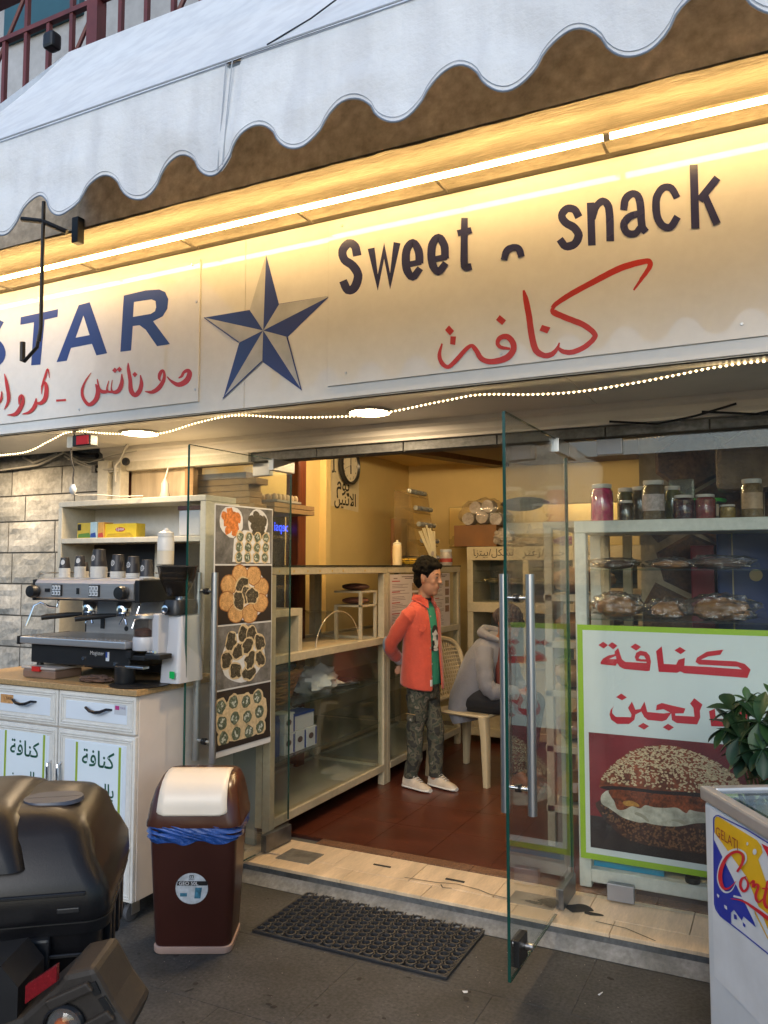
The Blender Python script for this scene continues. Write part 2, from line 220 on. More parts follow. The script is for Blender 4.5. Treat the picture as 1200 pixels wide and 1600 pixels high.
'sweet':[['r',[-15270,27870,-15290,27980,-15320,28100,-15350,28240,-15410,28370,-15520,28490,-15640,28590,-15790,28650,-15960,28670,-16100,28610,-16210,28530,-16300,28430,-16370,28300,-16380,28160,-16370,28030,-16320,27890,-16240,27740,-16130,27620,-16000,27520,-15900,27450,-15830,27380,-15760,27290,-15700,27200,-15650,27120,-15630,27050,-15640,26970,-15670,26870,-15710,26770,-15750,26700,-15780,26670,-15820,26650,-15840,26650,-15810,26630,-15810,26630,-15850,26720,-15910,26850,-15970,26970],[-15660,27870,-15690,27980,-15710,28100,-15730,28190,-15750,28240,-15770,28270,-15810,28290,-15820,28300,-15810,28300,-15830,28290,-15890,28240,-15950,28180,-15970,28130,-15980,28090,-15970,28030,-15950,27960,-15920,27910,-15880,27860,-15780,27800,-15660,27710,-15530,27590,-15430,27470,-15340,27340,-15270,27190,-15220,27020,-15230,26860,-15270,26700,-15330,26560,-15410,26440,-15510,26350,-15650,26290,-15810,26280,-16010,26350,-16140,26490,-16220,26630,-16270,26770,-16320,26890]],['r',[-14980,28080,-14510,26240,-14220,27530,-13950,26210,-13480,28040],[-14660,28080,-14510,26920,-14220,28210,-13950,26880,-13790,28150]],['r',[-13180,26970,-12550,26990],[-13240,27220,-12600,27230]],['r',[-12470,27030,-12470,27160,-12470,27310,-12480,27460,-12510,27610,-12570,27750,-12650,27890,-12750,28020,-12920,28120,-13100,28100,-13220,28020,-13320,27900,-13380,27760,-13420,27570,-13430,27360,-13420,27150,-13390,26950,-13330,26780,-13240,26630,-13130,26490,-12940,26400,-12760,26450,-12660,26560,-12570,26660,-12490,26760],[-12810,27070,-12820,27210,-12820,27350,-12830,27480,-12850,27570,-12890,27670,-12930,27770,-12970,27830,-12930,27820,-12910,27810,-12950,27770,-13000,27700,-13040,27610,-13060,27480,-13060,27300,-13060,27110,-13040,26970,-13000,26850,-12960,26760,-12920,26700,-12960,26710,-12970,26710,-12910,26770,-12820,26870,-12720,26960]],['r',[-12060,26990,-11450,27010],[-12120,27230,-11500,27250]],['r',[-11370,27050,-11380,27180,-11380,27320,-11380,27470,-11410,27620,-11470,27760,-11540,27900,-11640,28030,-11810,28120,-11980,28100,-12090,28030,-12190,27910,-12260,27770,-12290,27590,-12300,27380,-12290,27170,-12260,26980,-12210,26810,-12120,26660,-12010,26520,-11830,26430,-11660,26480,-11560,26580,-11470,26690,-11390,26780],[-11700,27090,-11710,27230,-11710,27370,-11720,27490,-11740,27590,-11780,27680,-11820,27780,-11850,27840,-11820,27830,-11800,27820,-11840,27780,-11890,27710,-11920,27630,-11940,27500,-11950,27320,-11940,27130,-11920,26990,-11890,26880,-11850,26780,-11810,26730,-11840,26730,-11860,26740,-11790,26800,-11710,26890,-11620,26980]],['r',[-10850,28570,-10870,28130,-10880,27660,-10890,27240,-10900,26910,-10890,26730,-10880,26620,-10830,26520,-10760,26450,-10650,26410,-10540,26400,-10470,26420,-10410,26420],[-10580,28510,-10580,28070,-10590,27600,-10590,27180,-10590,26870,-10590,26690,-10580,26630,-10600,26680,-10620,26690,-10630,26690,-10610,26690,-10540,26690,-10470,26690]],['r',[-10980,27850,-10400,27870],[-11040,28110,-10460,28120]],['r',[-9010,26530,-8990,26620,-8960,26710,-8940,26780,-8910,26820,-8890,26840,-8850,26870,-8810,26880,-8770,26890,-8730,26880,-8690,26870,-8670,26850,-8660,26840,-8650,26820,-8630,26750,-8600,26660,-8580,26570],[-9270,26640,-9240,26730,-9220,26820,-9190,26920,-9140,27010,-9060,27080,-8980,27120,-8890,27130,-8810,27140,-8730,27130,-8640,27110,-8550,27070,-8460,26990,-8400,26880,-8370,26780,-8350,26680,-8330,26600]]],
'snack':[['r',[-6170,27730,-6200,27810,-6240,27900,-6290,28010,-6370,28110,-6470,28180,-6580,28230,-6690,28250,-6790,28240,-6890,28190,-6970,28120,-7030,28030,-7060,27920,-7050,27790,-7010,27680,-6950,27580,-6880,27490,-6790,27400,-6690,27330,-6620,27270,-6570,27230,-6530,27170,-6490,27110,-6470,27060,-6470,27030,-6480,27000,-6500,26940,-6530,26890,-6560,26850,-6610,26840,-6660,26830,-6720,26830,-6740,26830,-6760,26840,-6790,26900,-6840,26980,-6900,27070],[-6420,27640,-6460,27730,-6490,27820,-6520,27880,-6540,27910,-6560,27920,-6610,27940,-6650,27950,-6680,27950,-6700,27930,-6740,27900,-6770,27860,-6780,27840,-6770,27820,-6760,27780,-6720,27730,-6680,27680,-6630,27630,-6550,27580,-6450,27510,-6360,27420,-6290,27320,-6230,27220,-6180,27100,-6160,26980,-6190,26860,-6230,26750,-6300,26660,-6380,26590,-6480,26540,-6600,26520,-6720,26520,-6850,26570,-6960,26660,-7030,26770,-7080,26860,-7120,26940]],['r',[-6000,28170,-5980,26570],[-5730,28130,-5710,26530]],['r',[-5700,27480,-5670,27590,-5630,27700,-5600,27800,-5560,27870,-5520,27920,-5470,27950,-5430,27970,-5430,27970,-5430,27970,-5410,27950,-5390,27900,-5360,27840,-5350,27760,-5340,27650,-5330,27510,-5330,27360,-5330,27190,-5330,27000,-5330,26800,-5330,26610],[-5900,27570,-5870,27680,-5850,27800,-5820,27930,-5780,28040,-5710,28120,-5630,28190,-5540,28240,-5430,28250,-5310,28190,-5220,28110,-5150,28000,-5100,27880,-5080,27750,-5070,27610,-5060,27470,-5060,27310,-5060,27140,-5060,26950,-5060,26760,-5060,26560]],['r',[-4590,27580,-4570,27690,-4550,27790,-4540,27880,-4510,27930,-4480,27970,-4440,28000,-4400,28020,-4370,28030,-4360,28020,-4340,28010,-4320,27980,-4300,27940,-4290,27880,-4270,27770,-4260,27650,-4250,27520,-4250,27380,-4250,27220,-4240,27070,-4230,26920,-4190,26800,-4130,26720,-4090,26670,-4050,26620],[-4830,27670,-4820,27770,-4810,27880,-4790,28000,-4750,28110,-4680,28200,-4590,28260,-4500,28290,-4400,28300,-4300,28270,-4200,28210,-4120,28120,-4070,28010,-4030,27890,-4010,27760,-4000,27630,-3990,27490,-3990,27340,-3990,27180,-3980,27040,-3970,26940,-3960,26890,-3940,26860,-3910,26810,-3870,26750]],['r',[-4150,27530,-4250,27520,-4350,27520,-4460,27510,-4560,27480,-4660,27430,-4730,27360,-4800,27270,-4840,27160,-4840,27030,-4810,26910,-4760,26800,-4690,26700,-4590,26620,-4490,26580,-4380,26570,-4280,26580,-4190,26640,-4140,26720,-4090,26790,-4050,26860],[-4100,27280,-4200,27270,-4290,27260,-4370,27250,-4430,27230,-4480,27190,-4530,27140,-4570,27100,-4580,27060,-4580,27030,-4570,26960,-4540,26900,-4520,26870,-4500,26860,-4460,26840,-4410,26830,-4380,26830,-4350,26840,-4310,26890,-4260,26950,-4200,27010]],['r',[-2810,27730,-2850,27830,-2890,27940,-2940,28050,-3010,28160,-3110,28240,-3220,28280,-3320,28290,-3430,28270,-3520,28210,-3590,28130,-3660,28020,-3710,27900,-3730,27750,-3740,27590,-3740,27420,-3720,27270,-3700,27130,-3660,27000,-3600,26870,-3530,26760,-3440,26670,-3340,26600,-3220,26570,-3100,26580,-3000,26660,-2930,26750,-2870,26850,-2810,26940],[-3020,27660,-3060,27760,-3100,27870,-3140,27940,-3160,27980,-3190,28000,-3230,28020,-3270,28030,-3300,28020,-3340,27990,-3390,27940,-3430,27860,-3460,27780,-3480,27670,-3480,27540,-3480,27400,-3470,27270,-3450,27160,-3420,27060,-3380,26980,-3350,26920,-3310,26880,-3270,26850,-3230,26830,-3210,26830,-3180,26860,-3130,26930,-3070,27030,-3010,27120]],['r',[-2480,28780,-2480,26520],[-2220,28730,-2220,26480]],['r',[-1700,28220,-2290,27560],[-1520,28020,-2100,27350]],['r',[-2160,27650,-1780,26480],[-1950,27700,-1550,26550]]],
'knafeh':[['r',[-4400,24660,-4350,24720,-4300,24770,-4250,24830,-4200,24890,-4150,24940,-4110,24990,-4060,25050,-4010,25100,-3960,25150,-3920,25210,-3880,25260,-3840,25310,-3810,25350,-3790,25400,-3770,25440,-3760,25490,-3760,25540,-3770,25590,-3790,25630,-3810,25670,-3860,25720,-3920,25740,-3980,25750,-4050,25750,-4150,25750,-4280,25750,-4420,25740,-4570,25720,-4730,25700,-4870,25670,-5020,25630,-5160,25580,-5310,25530,-5450,25470,-5600,25420,-5740,25360,-5890,25300,-6040,25240,-6190,25180,-6350,25120,-6490,25060,-6620,25010,-6740,24950,-6850,24900,-6960,24840,-7050,24790,-7130,24740,-7200,24700,-7260,24660,-7300,24620,-7330,24590,-7350,24560,-7360,24540,-7380,24510],[-4450,24700,-4410,24770,-4370,24830,-4320,24900,-4280,24960,-4240,25020,-4210,25090,-4160,25150,-4120,25210,-4080,25260,-4040,25320,-4010,25370,-3980,25410,-3960,25450,-3950,25490,-3940,25520,-3940,25540,-3940,25540,-3950,25550,-3950,25550,-3950,25550,-3940,25540,-3940,25540,-3970,25550,-4030,25550,-4120,25540,-4240,25530,-4370,25520,-4510,25490,-4660,25470,-4800,25440,-4930,25400,-5070,25360,-5210,25310,-5350,25260,-5500,25200,-5640,25150,-5790,25090,-5940,25040,-6100,24980,-6250,24920,-6390,24860,-6520,24810,-6640,24760,-6750,24710,-6850,24660,-6950,24620,-7030,24580,-7100,24540,-7150,24510,-7180,24490,-7200,24470,-7210,24450,-7230,24430,-7260,24400]],['r',[-7380,24470,-7380,24450,-7390,24430,-7400,24390,-7400,24340,-7380,24270,-7330,24210,-7270,24160,-7190,24110,-7110,24070,-7020,24020,-6940,23970,-6850,23920,-6750,23870,-6650,23820,-6550,23760,-6450,23710,-6350,23660,-6270,23610,-6200,23560,-6130,23500,-6070,23450,-6010,23400,-5960,23350,-5930,23310,-5900,23270,-5890,23250,-5880,23250,-5880,23250,-5880,23250,-5890,23220,-5920,23190,-5960,23140,-6020,23090,-6090,23040,-6150,23000,-6210,22960,-6280,22930,-6350,22900,-6420,22880,-6490,22860,-6560,22840,-6620,22830,-6680,22830,-6730,22830,-6780,22840,-6820,22850,-6870,22860,-6910,22870,-6940,22890,-6970,22900,-7000,22920,-7030,22940,-7050,22960,-7070,22970,-7080,22980,-7080,23000,-7070,23030,-7070,23060,-7060,23100,-7050,23130],[-7260,24470,-7240,24440,-7240,24400,-7230,24380,-7220,24380,-7210,24390,-7190,24380,-7150,24350,-7090,24310,-7020,24270,-6940,24220,-6850,24170,-6760,24120,-6670,24070,-6570,24020,-6470,23960,-6360,23910,-6260,23850,-6170,23790,-6090,23730,-6010,23670,-5940,23600,-5880,23540,-5820,23480,-5780,23430,-5750,23380,-5720,23330,-5700,23280,-5690,23210,-5710,23160,-5740,23100,-5780,23050,-5830,22990,-5900,22940,-5970,22880,-6040,22830,-6110,22790,-6190,22750,-6270,22720,-6350,22690,-6430,22670,-6510,22650,-6580,22640,-6660,22640,-6730,22640,-6790,22650,-6850,22670,-6910,22690,-6960,22710,-7010,22740,-7050,22770,-7090,22810,-7120,22860,-7150,22900,-7160,22940,-7170,22990,-7160,23030,-7150,23060,-7130,23090,-7110,23120,-7100,23150]],['r',[-7100,23150,-7120,23120,-7140,23080,-7160,23040,-7190,23010,-7210,22980,-7230,22960,-7260,22930,-7290,22900,-7330,22880,-7360,22860,-7390,22840,-7430,22830,-7460,22830,-7490,22820,-7520,22820,-7550,22820,-7590,22820,-7620,22830,-7660,22850,-7700,22880,-7750,22910,-7780,22940,-7820,22980,-7850,23020,-7870,23070,-7890,23120,-7910,23190,-7930,23270,-7950,23360,-7970,23470,-7990,23580,-8010,23720,-8030,23860,-8050,24000,-8060,24150,-8080,24280,-8100,24400,-8120,24510,-8140,24620,-8160,24730,-8180,24820,-8200,24910,-8220,24990,-8250,25070,-8280,25130,-8300,25190,-8330,25250,-8360,25310],[-7050,23130,-7060,23090,-7070,23040,-7080,23000,-7090,22960,-7100,22910,-7120,22870,-7150,22830,-7180,22780,-7210,22750,-7250,22710,-7290,22670,-7340,22650,-7390,22630,-7440,22620,-7490,22610,-7550,22610,-7610,22620,-7670,22630,-7730,22660,-7790,22690,-7860,22720,-7930,22770,-7990,22830,-8050,22900,-8090,22980,-8120,23070,-8150,23150,-8170,23250,-8190,23340,-8210,23450,-8230,23570,-8250,23710,-8270,23860,-8280,24010,-8300,24150,-8310,24280,-8330,24390,-8350,24510,-8370,24610,-8380,24720,-8400,24810,-8410,24900,-8420,24980,-8420,25050,-8430,25120,-8430,25180,-8430,25240,-8430,25300]],['p',[-7710,23890,-7400,23750,-7520,23540,-7810,23690]],['p',[-9330,24490,-9080,24250,-9240,24090,-9480,24320]],['p',[-11390,24370,-11180,24120,-11350,23960,-11560,24210]],['p',[-11330,23930,-11100,23890,-11140,23560,-11350,23620]],['r',[-8930,23190,-9010,23210,-9090,23240,-9170,23260,-9230,23290,-9280,23310,-9300,23330,-9320,23360,-9340,23380,-9340,23410,-9340,23430,-9340,23450,-9320,23470,-9300,23500,-9280,23520,-9260,23530,-9230,23530,-9180,23540,-9140,23530,-9100,23520,-9070,23510,-9050,23490,-9010,23450,-8980,23410,-8950,23360,-8930,23320,-8920,23280,-8910,23230,-8910,23190,-8920,23150,-8930,23110,-8960,23070,-9000,23020,-9050,22980,-9110,22940,-9170,22910,-9250,22890,-9350,22860,-9470,22850,-9580,22840,-9670,22840,-9750,22850,-9820,22870,-9880,22890,-9940,22920,-9990,22960,-10040,23010,-10080,23080,-10120,23160,-10170,23240,-10220,23320,-10260,23370,-10300,23420,-10350,23470,-10410,23510,-10490,23520,-10560,23510,-10630,23480,-10700,23440,-10770,23390,-10830,23340,-10900,23280,-10970,23210,-11040,23140,-11110,23080,-11170,23020,-11240,22960,-11310,22900,-11370,22850,-11420,22820,-11460,22810,-11480,22820,-11510,22840,-11550,22870,-11590,22920,-11620,22960,-11650,23010,-11680,23060,-11700,23120,-11710,23180,-11720,23240,-11720,23320,-11710,23400,-11690,23490,-11670,23580,-11650,23670],[-8940,23100,-9020,23110,-9100,23130,-9190,23140,-9270,23160,-9340,23190,-9400,23230,-9440,23280,-9480,23330,-9500,23390,-9500,23450,-9500,23510,-9480,23560,-9450,23620,-9400,23670,-9350,23700,-9290,23720,-9220,23740,-9140,23740,-9060,23730,-8980,23700,-8910,23650,-8850,23590,-8790,23520,-8750,23450,-8710,23370,-8690,23300,-8680,23230,-8680,23150,-8690,23070,-8720,22990,-8760,22920,-8810,22850,-8880,22780,-8960,22720,-9060,22680,-9170,22650,-9300,22630,-9430,22620,-9550,22620,-9670,22630,-9770,22640,-9870,22670,-9960,22710,-10050,22760,-10130,22820,-10200,22900,-10260,22990,-10300,23090,-10340,23170,-10380,23230,-10410,23280,-10440,23330,-10460,23360,-10460,23380,-10470,23380,-10500,23370,-10540,23350,-10590,23310,-10650,23260,-10710,23210,-10770,23150,-10830,23080,-10900,23010,-10970,22940,-11040,22880,-11110,22820,-11180,22770,-11260,22710,-11340,22670,-11430,22650,-11520,22670,-11600,22710,-11670,22760,-11730,22820,-11780,22880,-11810,22950,-11840,23020,-11870,23100,-11880,23180,-11880,23270,-11860,23350,-11830,23440,-11790,23530,-11750,23610,-11720,23700]]],
'poster1':[['p',[-7310,11650,-7100,11510,-7290,11350,-7530,11490]],['p',[-6920,11650,-6690,11500,-6880,11330,-7100,11500]],['p',[-5920,11630,-5680,11490,-5890,11320,-6140,11470]],['p',[-4080,11560,-3840,11420,-4060,11260,-4310,11410]],['p',[-6820,11230,-6660,11410,-6510,10920,-6360,10810,-5480,10810,-5460,10860,-5730,10860,-5900,10880,-5960,11040,-5890,11230,-5720,11330,-5470,11290,-5330,11140,-5280,10880,-5340,10490,-5450,10460,-6430,10500,-6620,10600,-6720,10740,-6780,10620,-7430,10650,-7440,10740,-7330,10910,-7100,11050,-6800,11130],[-7070,10900,-6770,11050,-6740,10910],[-5800,11000,-5720,11120,-5570,11110,-5490,10970,-5690,10960]],['p',[-5060,11340,-4820,11560,-4750,10810,-4250,10810,-4150,11020,-3890,11110,-3920,10780,-2970,10780,-1680,10750,-1820,10850,-3320,10860,-3470,10960,-3410,11140,-3020,11410,-2360,11530,-2490,11310,-2960,11220,-3250,11070,-1900,11070,-1560,10980,-1350,10760,-1480,10410,-3930,10460,-4090,10530,-4230,10460,-4970,10460]]],
'poster2':[['p',[-6570,9420,-6330,9270,-6540,9130,-6800,9250]],['p',[-5660,8230,-5420,8110,-5630,7940,-5890,8070]],['p',[-4640,8280,-4400,8150,-4610,7990,-4860,8110]],['p',[-6870,8880,-6960,8720,-6980,8540,-6820,8390,-6170,8430,-6150,8550,-6290,8820,-6120,9110,-5980,8770,-5770,8810,-5590,9150,-5480,8710,-4810,8700,-4540,8760,-4810,8880,-5120,8810,-5080,9040,-4870,9140,-4440,9060,-3920,8980,-4000,8770,-4340,8740,-4330,8650,-3570,8670,-3600,9030,-3730,9200,-3560,9440,-3240,9200,-3350,8930,-3340,8650,-3470,8350,-4280,8340,-4480,8450,-4500,8740,-4700,8440,-4880,8360,-5470,8370,-5620,8490,-5730,8710,-5980,8560,-6030,8330,-6260,8130,-6770,8090,-7020,8250,-7090,8470,-7040,8670]],['p',[-2990,8940,-2760,9070,-2730,8660,-1880,8690,-1810,9050,-1530,9160,-1550,8410,-2920,8330]]],
'logo_border':[['r',[3597,8601,2368,8604,949,8508,787,8451,653,8343,640,8240,595,6967,566,6099,645,5980,873,5909,2064,5968,3205,6009,3522,6022],[3571,8570,2340,8571,936,8473,816,8432,716,8350,704,8259,659,6991,630,6129,705,6017,921,5949,2100,6005,3237,6044,3553,6056]]],
'logo_yellow':[['p',[711,8311,801,8421,975,8461,2802,8478,2978,8403,3037,8276,2833,8042,3305,7445,3505,7240,3450,6308,3185,6316,689,7941]]],
'logo_white':[['p',[692,7991,2287,7438,3352,6434,3241,6356,2601,6810,2693,6419,681,7789]],['r',[1828,7417,1950,7508,2080,7602,2198,7693,2283,7776,2328,7850,2342,7915,2327,7968,2283,8003,2204,8018,2094,8016,1964,7997,1826,7956,1679,7892,1520,7808,1361,7707,1220,7599,1102,7480,999,7349,915,7219,851,7102,807,6997,784,6901,782,6815,802,6743,850,6685,923,6639,1010,6611,1106,6604,1213,6625,1325,6669,1432,6727,1528,6795,1611,6875,1684,6966,1754,7061,1824,7152],[1767,7434,1894,7526,2025,7618,2137,7702,2210,7771,2246,7830,2257,7884,2245,7927,2211,7953,2147,7965,2052,7964,1941,7947,1828,7914,1704,7858,1562,7780,1421,7689,1301,7594,1201,7488,1114,7368,1041,7246,985,7136,947,7040,927,6951,924,6874,939,6809,977,6756,1036,6711,1105,6682,1172,6672,1239,6681,1318,6707,1404,6749,1487,6802,1566,6873,1645,6961,1723,7057,1802,7150]],['p',[2804,8210,2788,8168,2750,8128,2700,8103,2653,8099,2622,8119,2618,8155,2640,8199,2682,8236,2733,8256,2777,8254,2801,8229]],['p',[2431,8272,2416,8238,2383,8214,2350,8212,2334,8234,2344,8267,2375,8295,2409,8302,2429,8284]],['r',[1618,6695,1777,6737,1933,6780,2083,6817,2229,6844,2369,6859,2508,6866,2649,6868,2797,6868,2955,6865,3117,6859,3281,6852,3441,6846],[1643,6748,1803,6793,1962,6839,2122,6881,2280,6914,2432,6932,2576,6940,2721,6943,2871,6944,3032,6945,3199,6942,3365,6938,3527,6935]]],
'logo_blue':[['p',[662,7833,1685,7118,2336,6761,2634,6394,2077,6410,1978,6270,1611,6376,1463,6245,1447,5972,897,5939,697,6024,627,6126]],['p',[1592,6268,1732,6296,1757,6198,1610,6151]],['p',[2038,6256,2158,6247,2141,6170,2045,6177]],['p',[3443,6192,3227,6120,3140,6023,3434,6047]]],
'logo_holes':[['p',[756,6439,893,6444,854,6364,766,6378]],['p',[1120,6301,1273,6325,1294,6238,1162,6232]]],
'logo_red':[['p',[3050,8486,3580,8522,3560,8172,3378,8236]],['r',[1918,7402,1975,7464,2037,7527,2097,7591,2151,7654,2192,7713,2219,7768,2235,7821,2241,7869,2234,7910,2209,7940,2163,7957,2101,7962,2026,7956,1941,7938,1851,7909,1755,7866,1651,7812,1541,7748,1433,7676,1333,7599,1241,7514,1154,7420,1074,7324,1005,7230,951,7145,913,7069,888,6997,877,6933,878,6875,888,6825,911,6779,947,6740,993,6708,1048,6688,1115,6682,1196,6697,1279,6728,1357,6767,1430,6811,1499,6858,1566,6910,1632,6969,1696,7030,1759,7092,1822,7150],[1824,7397,1880,7460,1940,7525,1996,7586,2043,7642,2076,7691,2099,7739,2117,7785,2125,7827,2122,7860,2108,7880,2080,7891,2037,7895,1982,7890,1922,7878,1860,7856,1788,7822,1702,7774,1612,7717,1526,7654,1451,7590,1382,7519,1316,7437,1254,7351,1201,7267,1160,7193,1132,7130,1115,7071,1106,7016,1104,6967,1108,6922,1118,6880,1136,6841,1160,6808,1187,6785,1213,6774,1239,6774,1279,6785,1333,6807,1396,6838,1460,6875,1524,6918,1592,6972,1663,7032,1734,7093,1804,7152]],['r',[2305,7464,2242,7430,2173,7394,2101,7352,2036,7300,1991,7243,1961,7187,1946,7134,1946,7089,1967,7053,2004,7024,2052,7005,2116,7003,2200,7032,2272,7075,2333,7123,2381,7170,2414,7216,2438,7264,2448,7310,2440,7351,2408,7379,2358,7399,2303,7416,2252,7433],[2330,7447,2272,7406,2212,7366,2166,7332,2136,7303,2114,7267,2094,7225,2083,7184,2083,7151,2097,7124,2122,7100,2153,7084,2172,7080,2180,7084,2212,7104,2250,7134,2280,7163,2303,7194,2323,7231,2334,7267,2334,7298,2317,7323,2283,7348,2240,7372,2199,7397]],['r',[2509,7345,2560,7385,2614,7427,2652,7454,2602,7444,2593,7433,2578,7385,2561,7331,2566,7290,2678,7327,2719,7368,2753,7403,2768,7415,2780,7419,2799,7423,2805,7423,2808,7413,2786,7367,2737,7290,2687,7205,2661,7133,2672,7082,2705,7046,2755,7026,2829,7031,2913,7075,2977,7129,3035,7185,3090,7235],[2468,7351,2508,7391,2551,7436,2599,7480,2702,7515,2714,7475,2698,7421,2680,7371,2674,7358,2607,7344,2636,7372,2681,7414,2737,7454,2796,7478,2853,7493,2905,7488,2922,7454,2898,7393,2852,7313,2808,7235,2788,7181,2795,7146,2816,7116,2844,7099,2858,7094,2875,7101,2929,7140,2996,7192,3062,7242]],['r',[3240,7712,3211,7644,3182,7575,3153,7506,3127,7439,3098,7368,3068,7295,3045,7223,3039,7163,3053,7113,3084,7074,3132,7049,3215,7055,3310,7106,3387,7169,3457,7234,3524,7293],[3316,7734,3299,7669,3282,7604,3264,7540,3246,7474,3223,7405,3197,7334,3178,7270,3173,7222,3184,7183,3207,7152,3234,7134,3245,7130,3268,7140,3334,7185,3414,7246,3492,7303]],['r',[3017,7431,3146,7474,3273,7516,3399,7558,3522,7599],[3027,7470,3156,7512,3282,7554,3408,7596,3531,7637]],['r',[1527,6611,1678,6656,1827,6702,1971,6742,2111,6771,2252,6787,2393,6793,2535,6795,2675,6797,2820,6799,2968,6799,3104,6798,3213,6796,3286,6794,3333,6790,3373,6787,3418,6783],[1532,6626,1686,6679,1838,6734,1992,6784,2148,6825,2305,6852,2460,6868,2612,6879,2760,6889,2913,6899,3069,6907,3212,6913,3327,6916,3406,6917,3459,6915,3500,6912,3545,6909]]],
}
# ---------------- common materials ----------------
m_pave=M('asphalt_slab',(.082,.080,.078),.8,nz=(1.7,.65),nz2=(75,.5),bump=(90,.35,.004))
m_pave_gap=M('slab_joint',(.062,.060,.059),.9)
m_tile=M('travertine',(.74,.57,.38),.35,nz=(2.2,.25),nz2=(30,.12),stretch=(6,1,1),bump=(40,.05))
m_gran=M('granite_strip',(.23,.12,.07),.35,nz=(120,.7),nz2=(8,.3))
m_conc=M('grey_concrete',(.22,.225,.225),.85,nz=(6,.5),nz2=(50,.3),bump=(30,.5,.01))
m_redfl=M('red_brown_floor',(.095,.025,.013),.3,nz=(2.5,.35),nz2=(25,.25),stretch=(1,3,1),bump=(20,.04))
m_stone=[M('limestone%d'%i,c,.85,nz=(5,.35),nz2=(35,.3),bump=(22,.7,.012)) for i,c in enumerate([(.42,.415,.39),(.36,.36,.34),(.45,.44,.41),(.34,.34,.32)])]
m_mortar=M('dark_mortar',(.10,.095,.085),.95,bump=(60,.5,.005))
m_yel=M('yellow_wall_paint',(.66,.50,.22),.6,nz=(1.5,.12),bump=(60,.08,.003))
m_ceil=M('brown_ceiling',(.12,.06,.025),.5,nz=(3,.3),stretch=(1,8,1))
m_dkwood=M('dark_red_wood',(.13,.032,.012),.35,nz=(4,.4),stretch=(14,14,1),bump=(20,.1))
m_plast=M('board_formed_plaster',(.36,.32,.26),.85,nz=(3,.3),nz2=(30,.3),stretch=(.5,6,2),bump=(14,1.0,.02))
m_brown=M('brown_render',(.50,.40,.30),.9,nz=(2.5,.4),nz2=(22,.35),bump=(24,.6,.012))
m_white=M('sign_white',(.72,.71,.69),.035,nz=(1.5,.08),spec=.6,nz2=(25,.04))
m_soff=M('soffit_white',(.80,.76,.68),.35,nz=(2,.15))
m_paint=M('cream_wood_paint',(.60,.56,.46),.5,nz=(3,.18),nz2=(40,.12),bump=(50,.1,.004))
m_blue=M('sign_navy',(.022,.045,.20),.28,nz=(2,0))
m_navy=M('sign_dark_navy',(.02,.024,.10),.25,nz=(4,.2))
m_red=M('sign_red',(.50,.022,.018),.3,nz=(5,.15))
m_redp=M('poster_red',(.55,.015,.03),.4,nz=(5,.06))
m_grey=M('star_grey',(.46,.47,.48),.3,nz=(8,.2))
m_canvas=M('white_canvas',(.80,.82,.84),.8,nz=(1.6,.06),nz2=(6,.04),bump=(7,.35,.04))
def translucent(m,f,col):
    t=m.node_tree; N=t.nodes; L=t.links; b=N['Principled BSDF']; o=N['Material Output']; tl=N.new('ShaderNodeBsdfTranslucent'); tl.inputs[0].default_value=col+(1,); mx=N.new('ShaderNodeMixShader'); mx.inputs[0].default_value=f
    L.new(b.outputs[0],mx.inputs[1]); L.new(tl.outputs[0],mx.inputs[2]); L.new(mx.outputs[0],o.inputs[0])
translucent(m_canvas,.06,(.80,.84,.88))
# rain streaks and creases on the canvas
_t=m_canvas.node_tree; _N=_t.nodes; _L=_t.links; _b=_N['Principled BSDF']; _g=_N.new('ShaderNodeNewGeometry'); _m=_N.new('ShaderNodeMapping'); _m.inputs['Scale'].default_value=(9,9,.9); _L.new(_g.outputs['Position'],_m.inputs[0]); _n=_N.new('ShaderNodeTexNoise'); _n.inputs['Scale'].default_value=1.6; _n.inputs['Detail'].default_value=7; _L.new(_m.outputs[0],_n.inputs['Vector'])
_r=_N.new('ShaderNodeValToRGB'); _r.color_ramp.elements[0].position=.38; _r.color_ramp.elements[0].color=(.90,.90,.91,1); _r.color_ramp.elements[1].position=.58; _r.color_ramp.elements[1].color=(1,1,1,1); _L.new(_n.outputs[0],_r.inputs[0]); _x=_N.new('ShaderNodeMix'); _x.data_type='RGBA'; _x.blend_type='MULTIPLY'; _x.inputs[0].default_value=1; _L.new(_b.inputs['Base Color'].links[0].from_socket,_x.inputs[6]); _L.new(_r.outputs[0],_x.inputs[7]); _L.new(_x.outputs[2],_b.inputs['Base Color'])
m_steel=M('brushed_steel',(.58,.59,.61),.33,1,nz=(8,.15),stretch=(1,1,.1))
m_chrome=M('chrome',(.75,.76,.78),.08,1,nz=(6,.05))
m_black=M('black_plastic',(.014,.014,.015),.38,nz=(8,.25))
m_dark=M('dark_metal',(.03,.03,.032),.45,.6,nz=(8,.3))
m_gedge=M('glass_edge_green',(.01,.06,.045),.15,nz=(5,.1))
m_glass=glassmat('door_glass',(.955,.975,.965),1.1,.004,.015)
m_cglass=glassmat('case_glass',(.95,.97,.955),.8,.01,.015)
m_led=emitmat('led_warm',(1,.62,.23),32)
m_down=emitmat('downlight_glow',(1,.74,.46),125)
m_bead=emitmat('rope_bead',(1,.74,.40),5,False)
m_cable=M('white_cable',(.45,.43,.38),.5)
m_grime=M('grime',(.035,.032,.028),.9,nz=(20,.5))
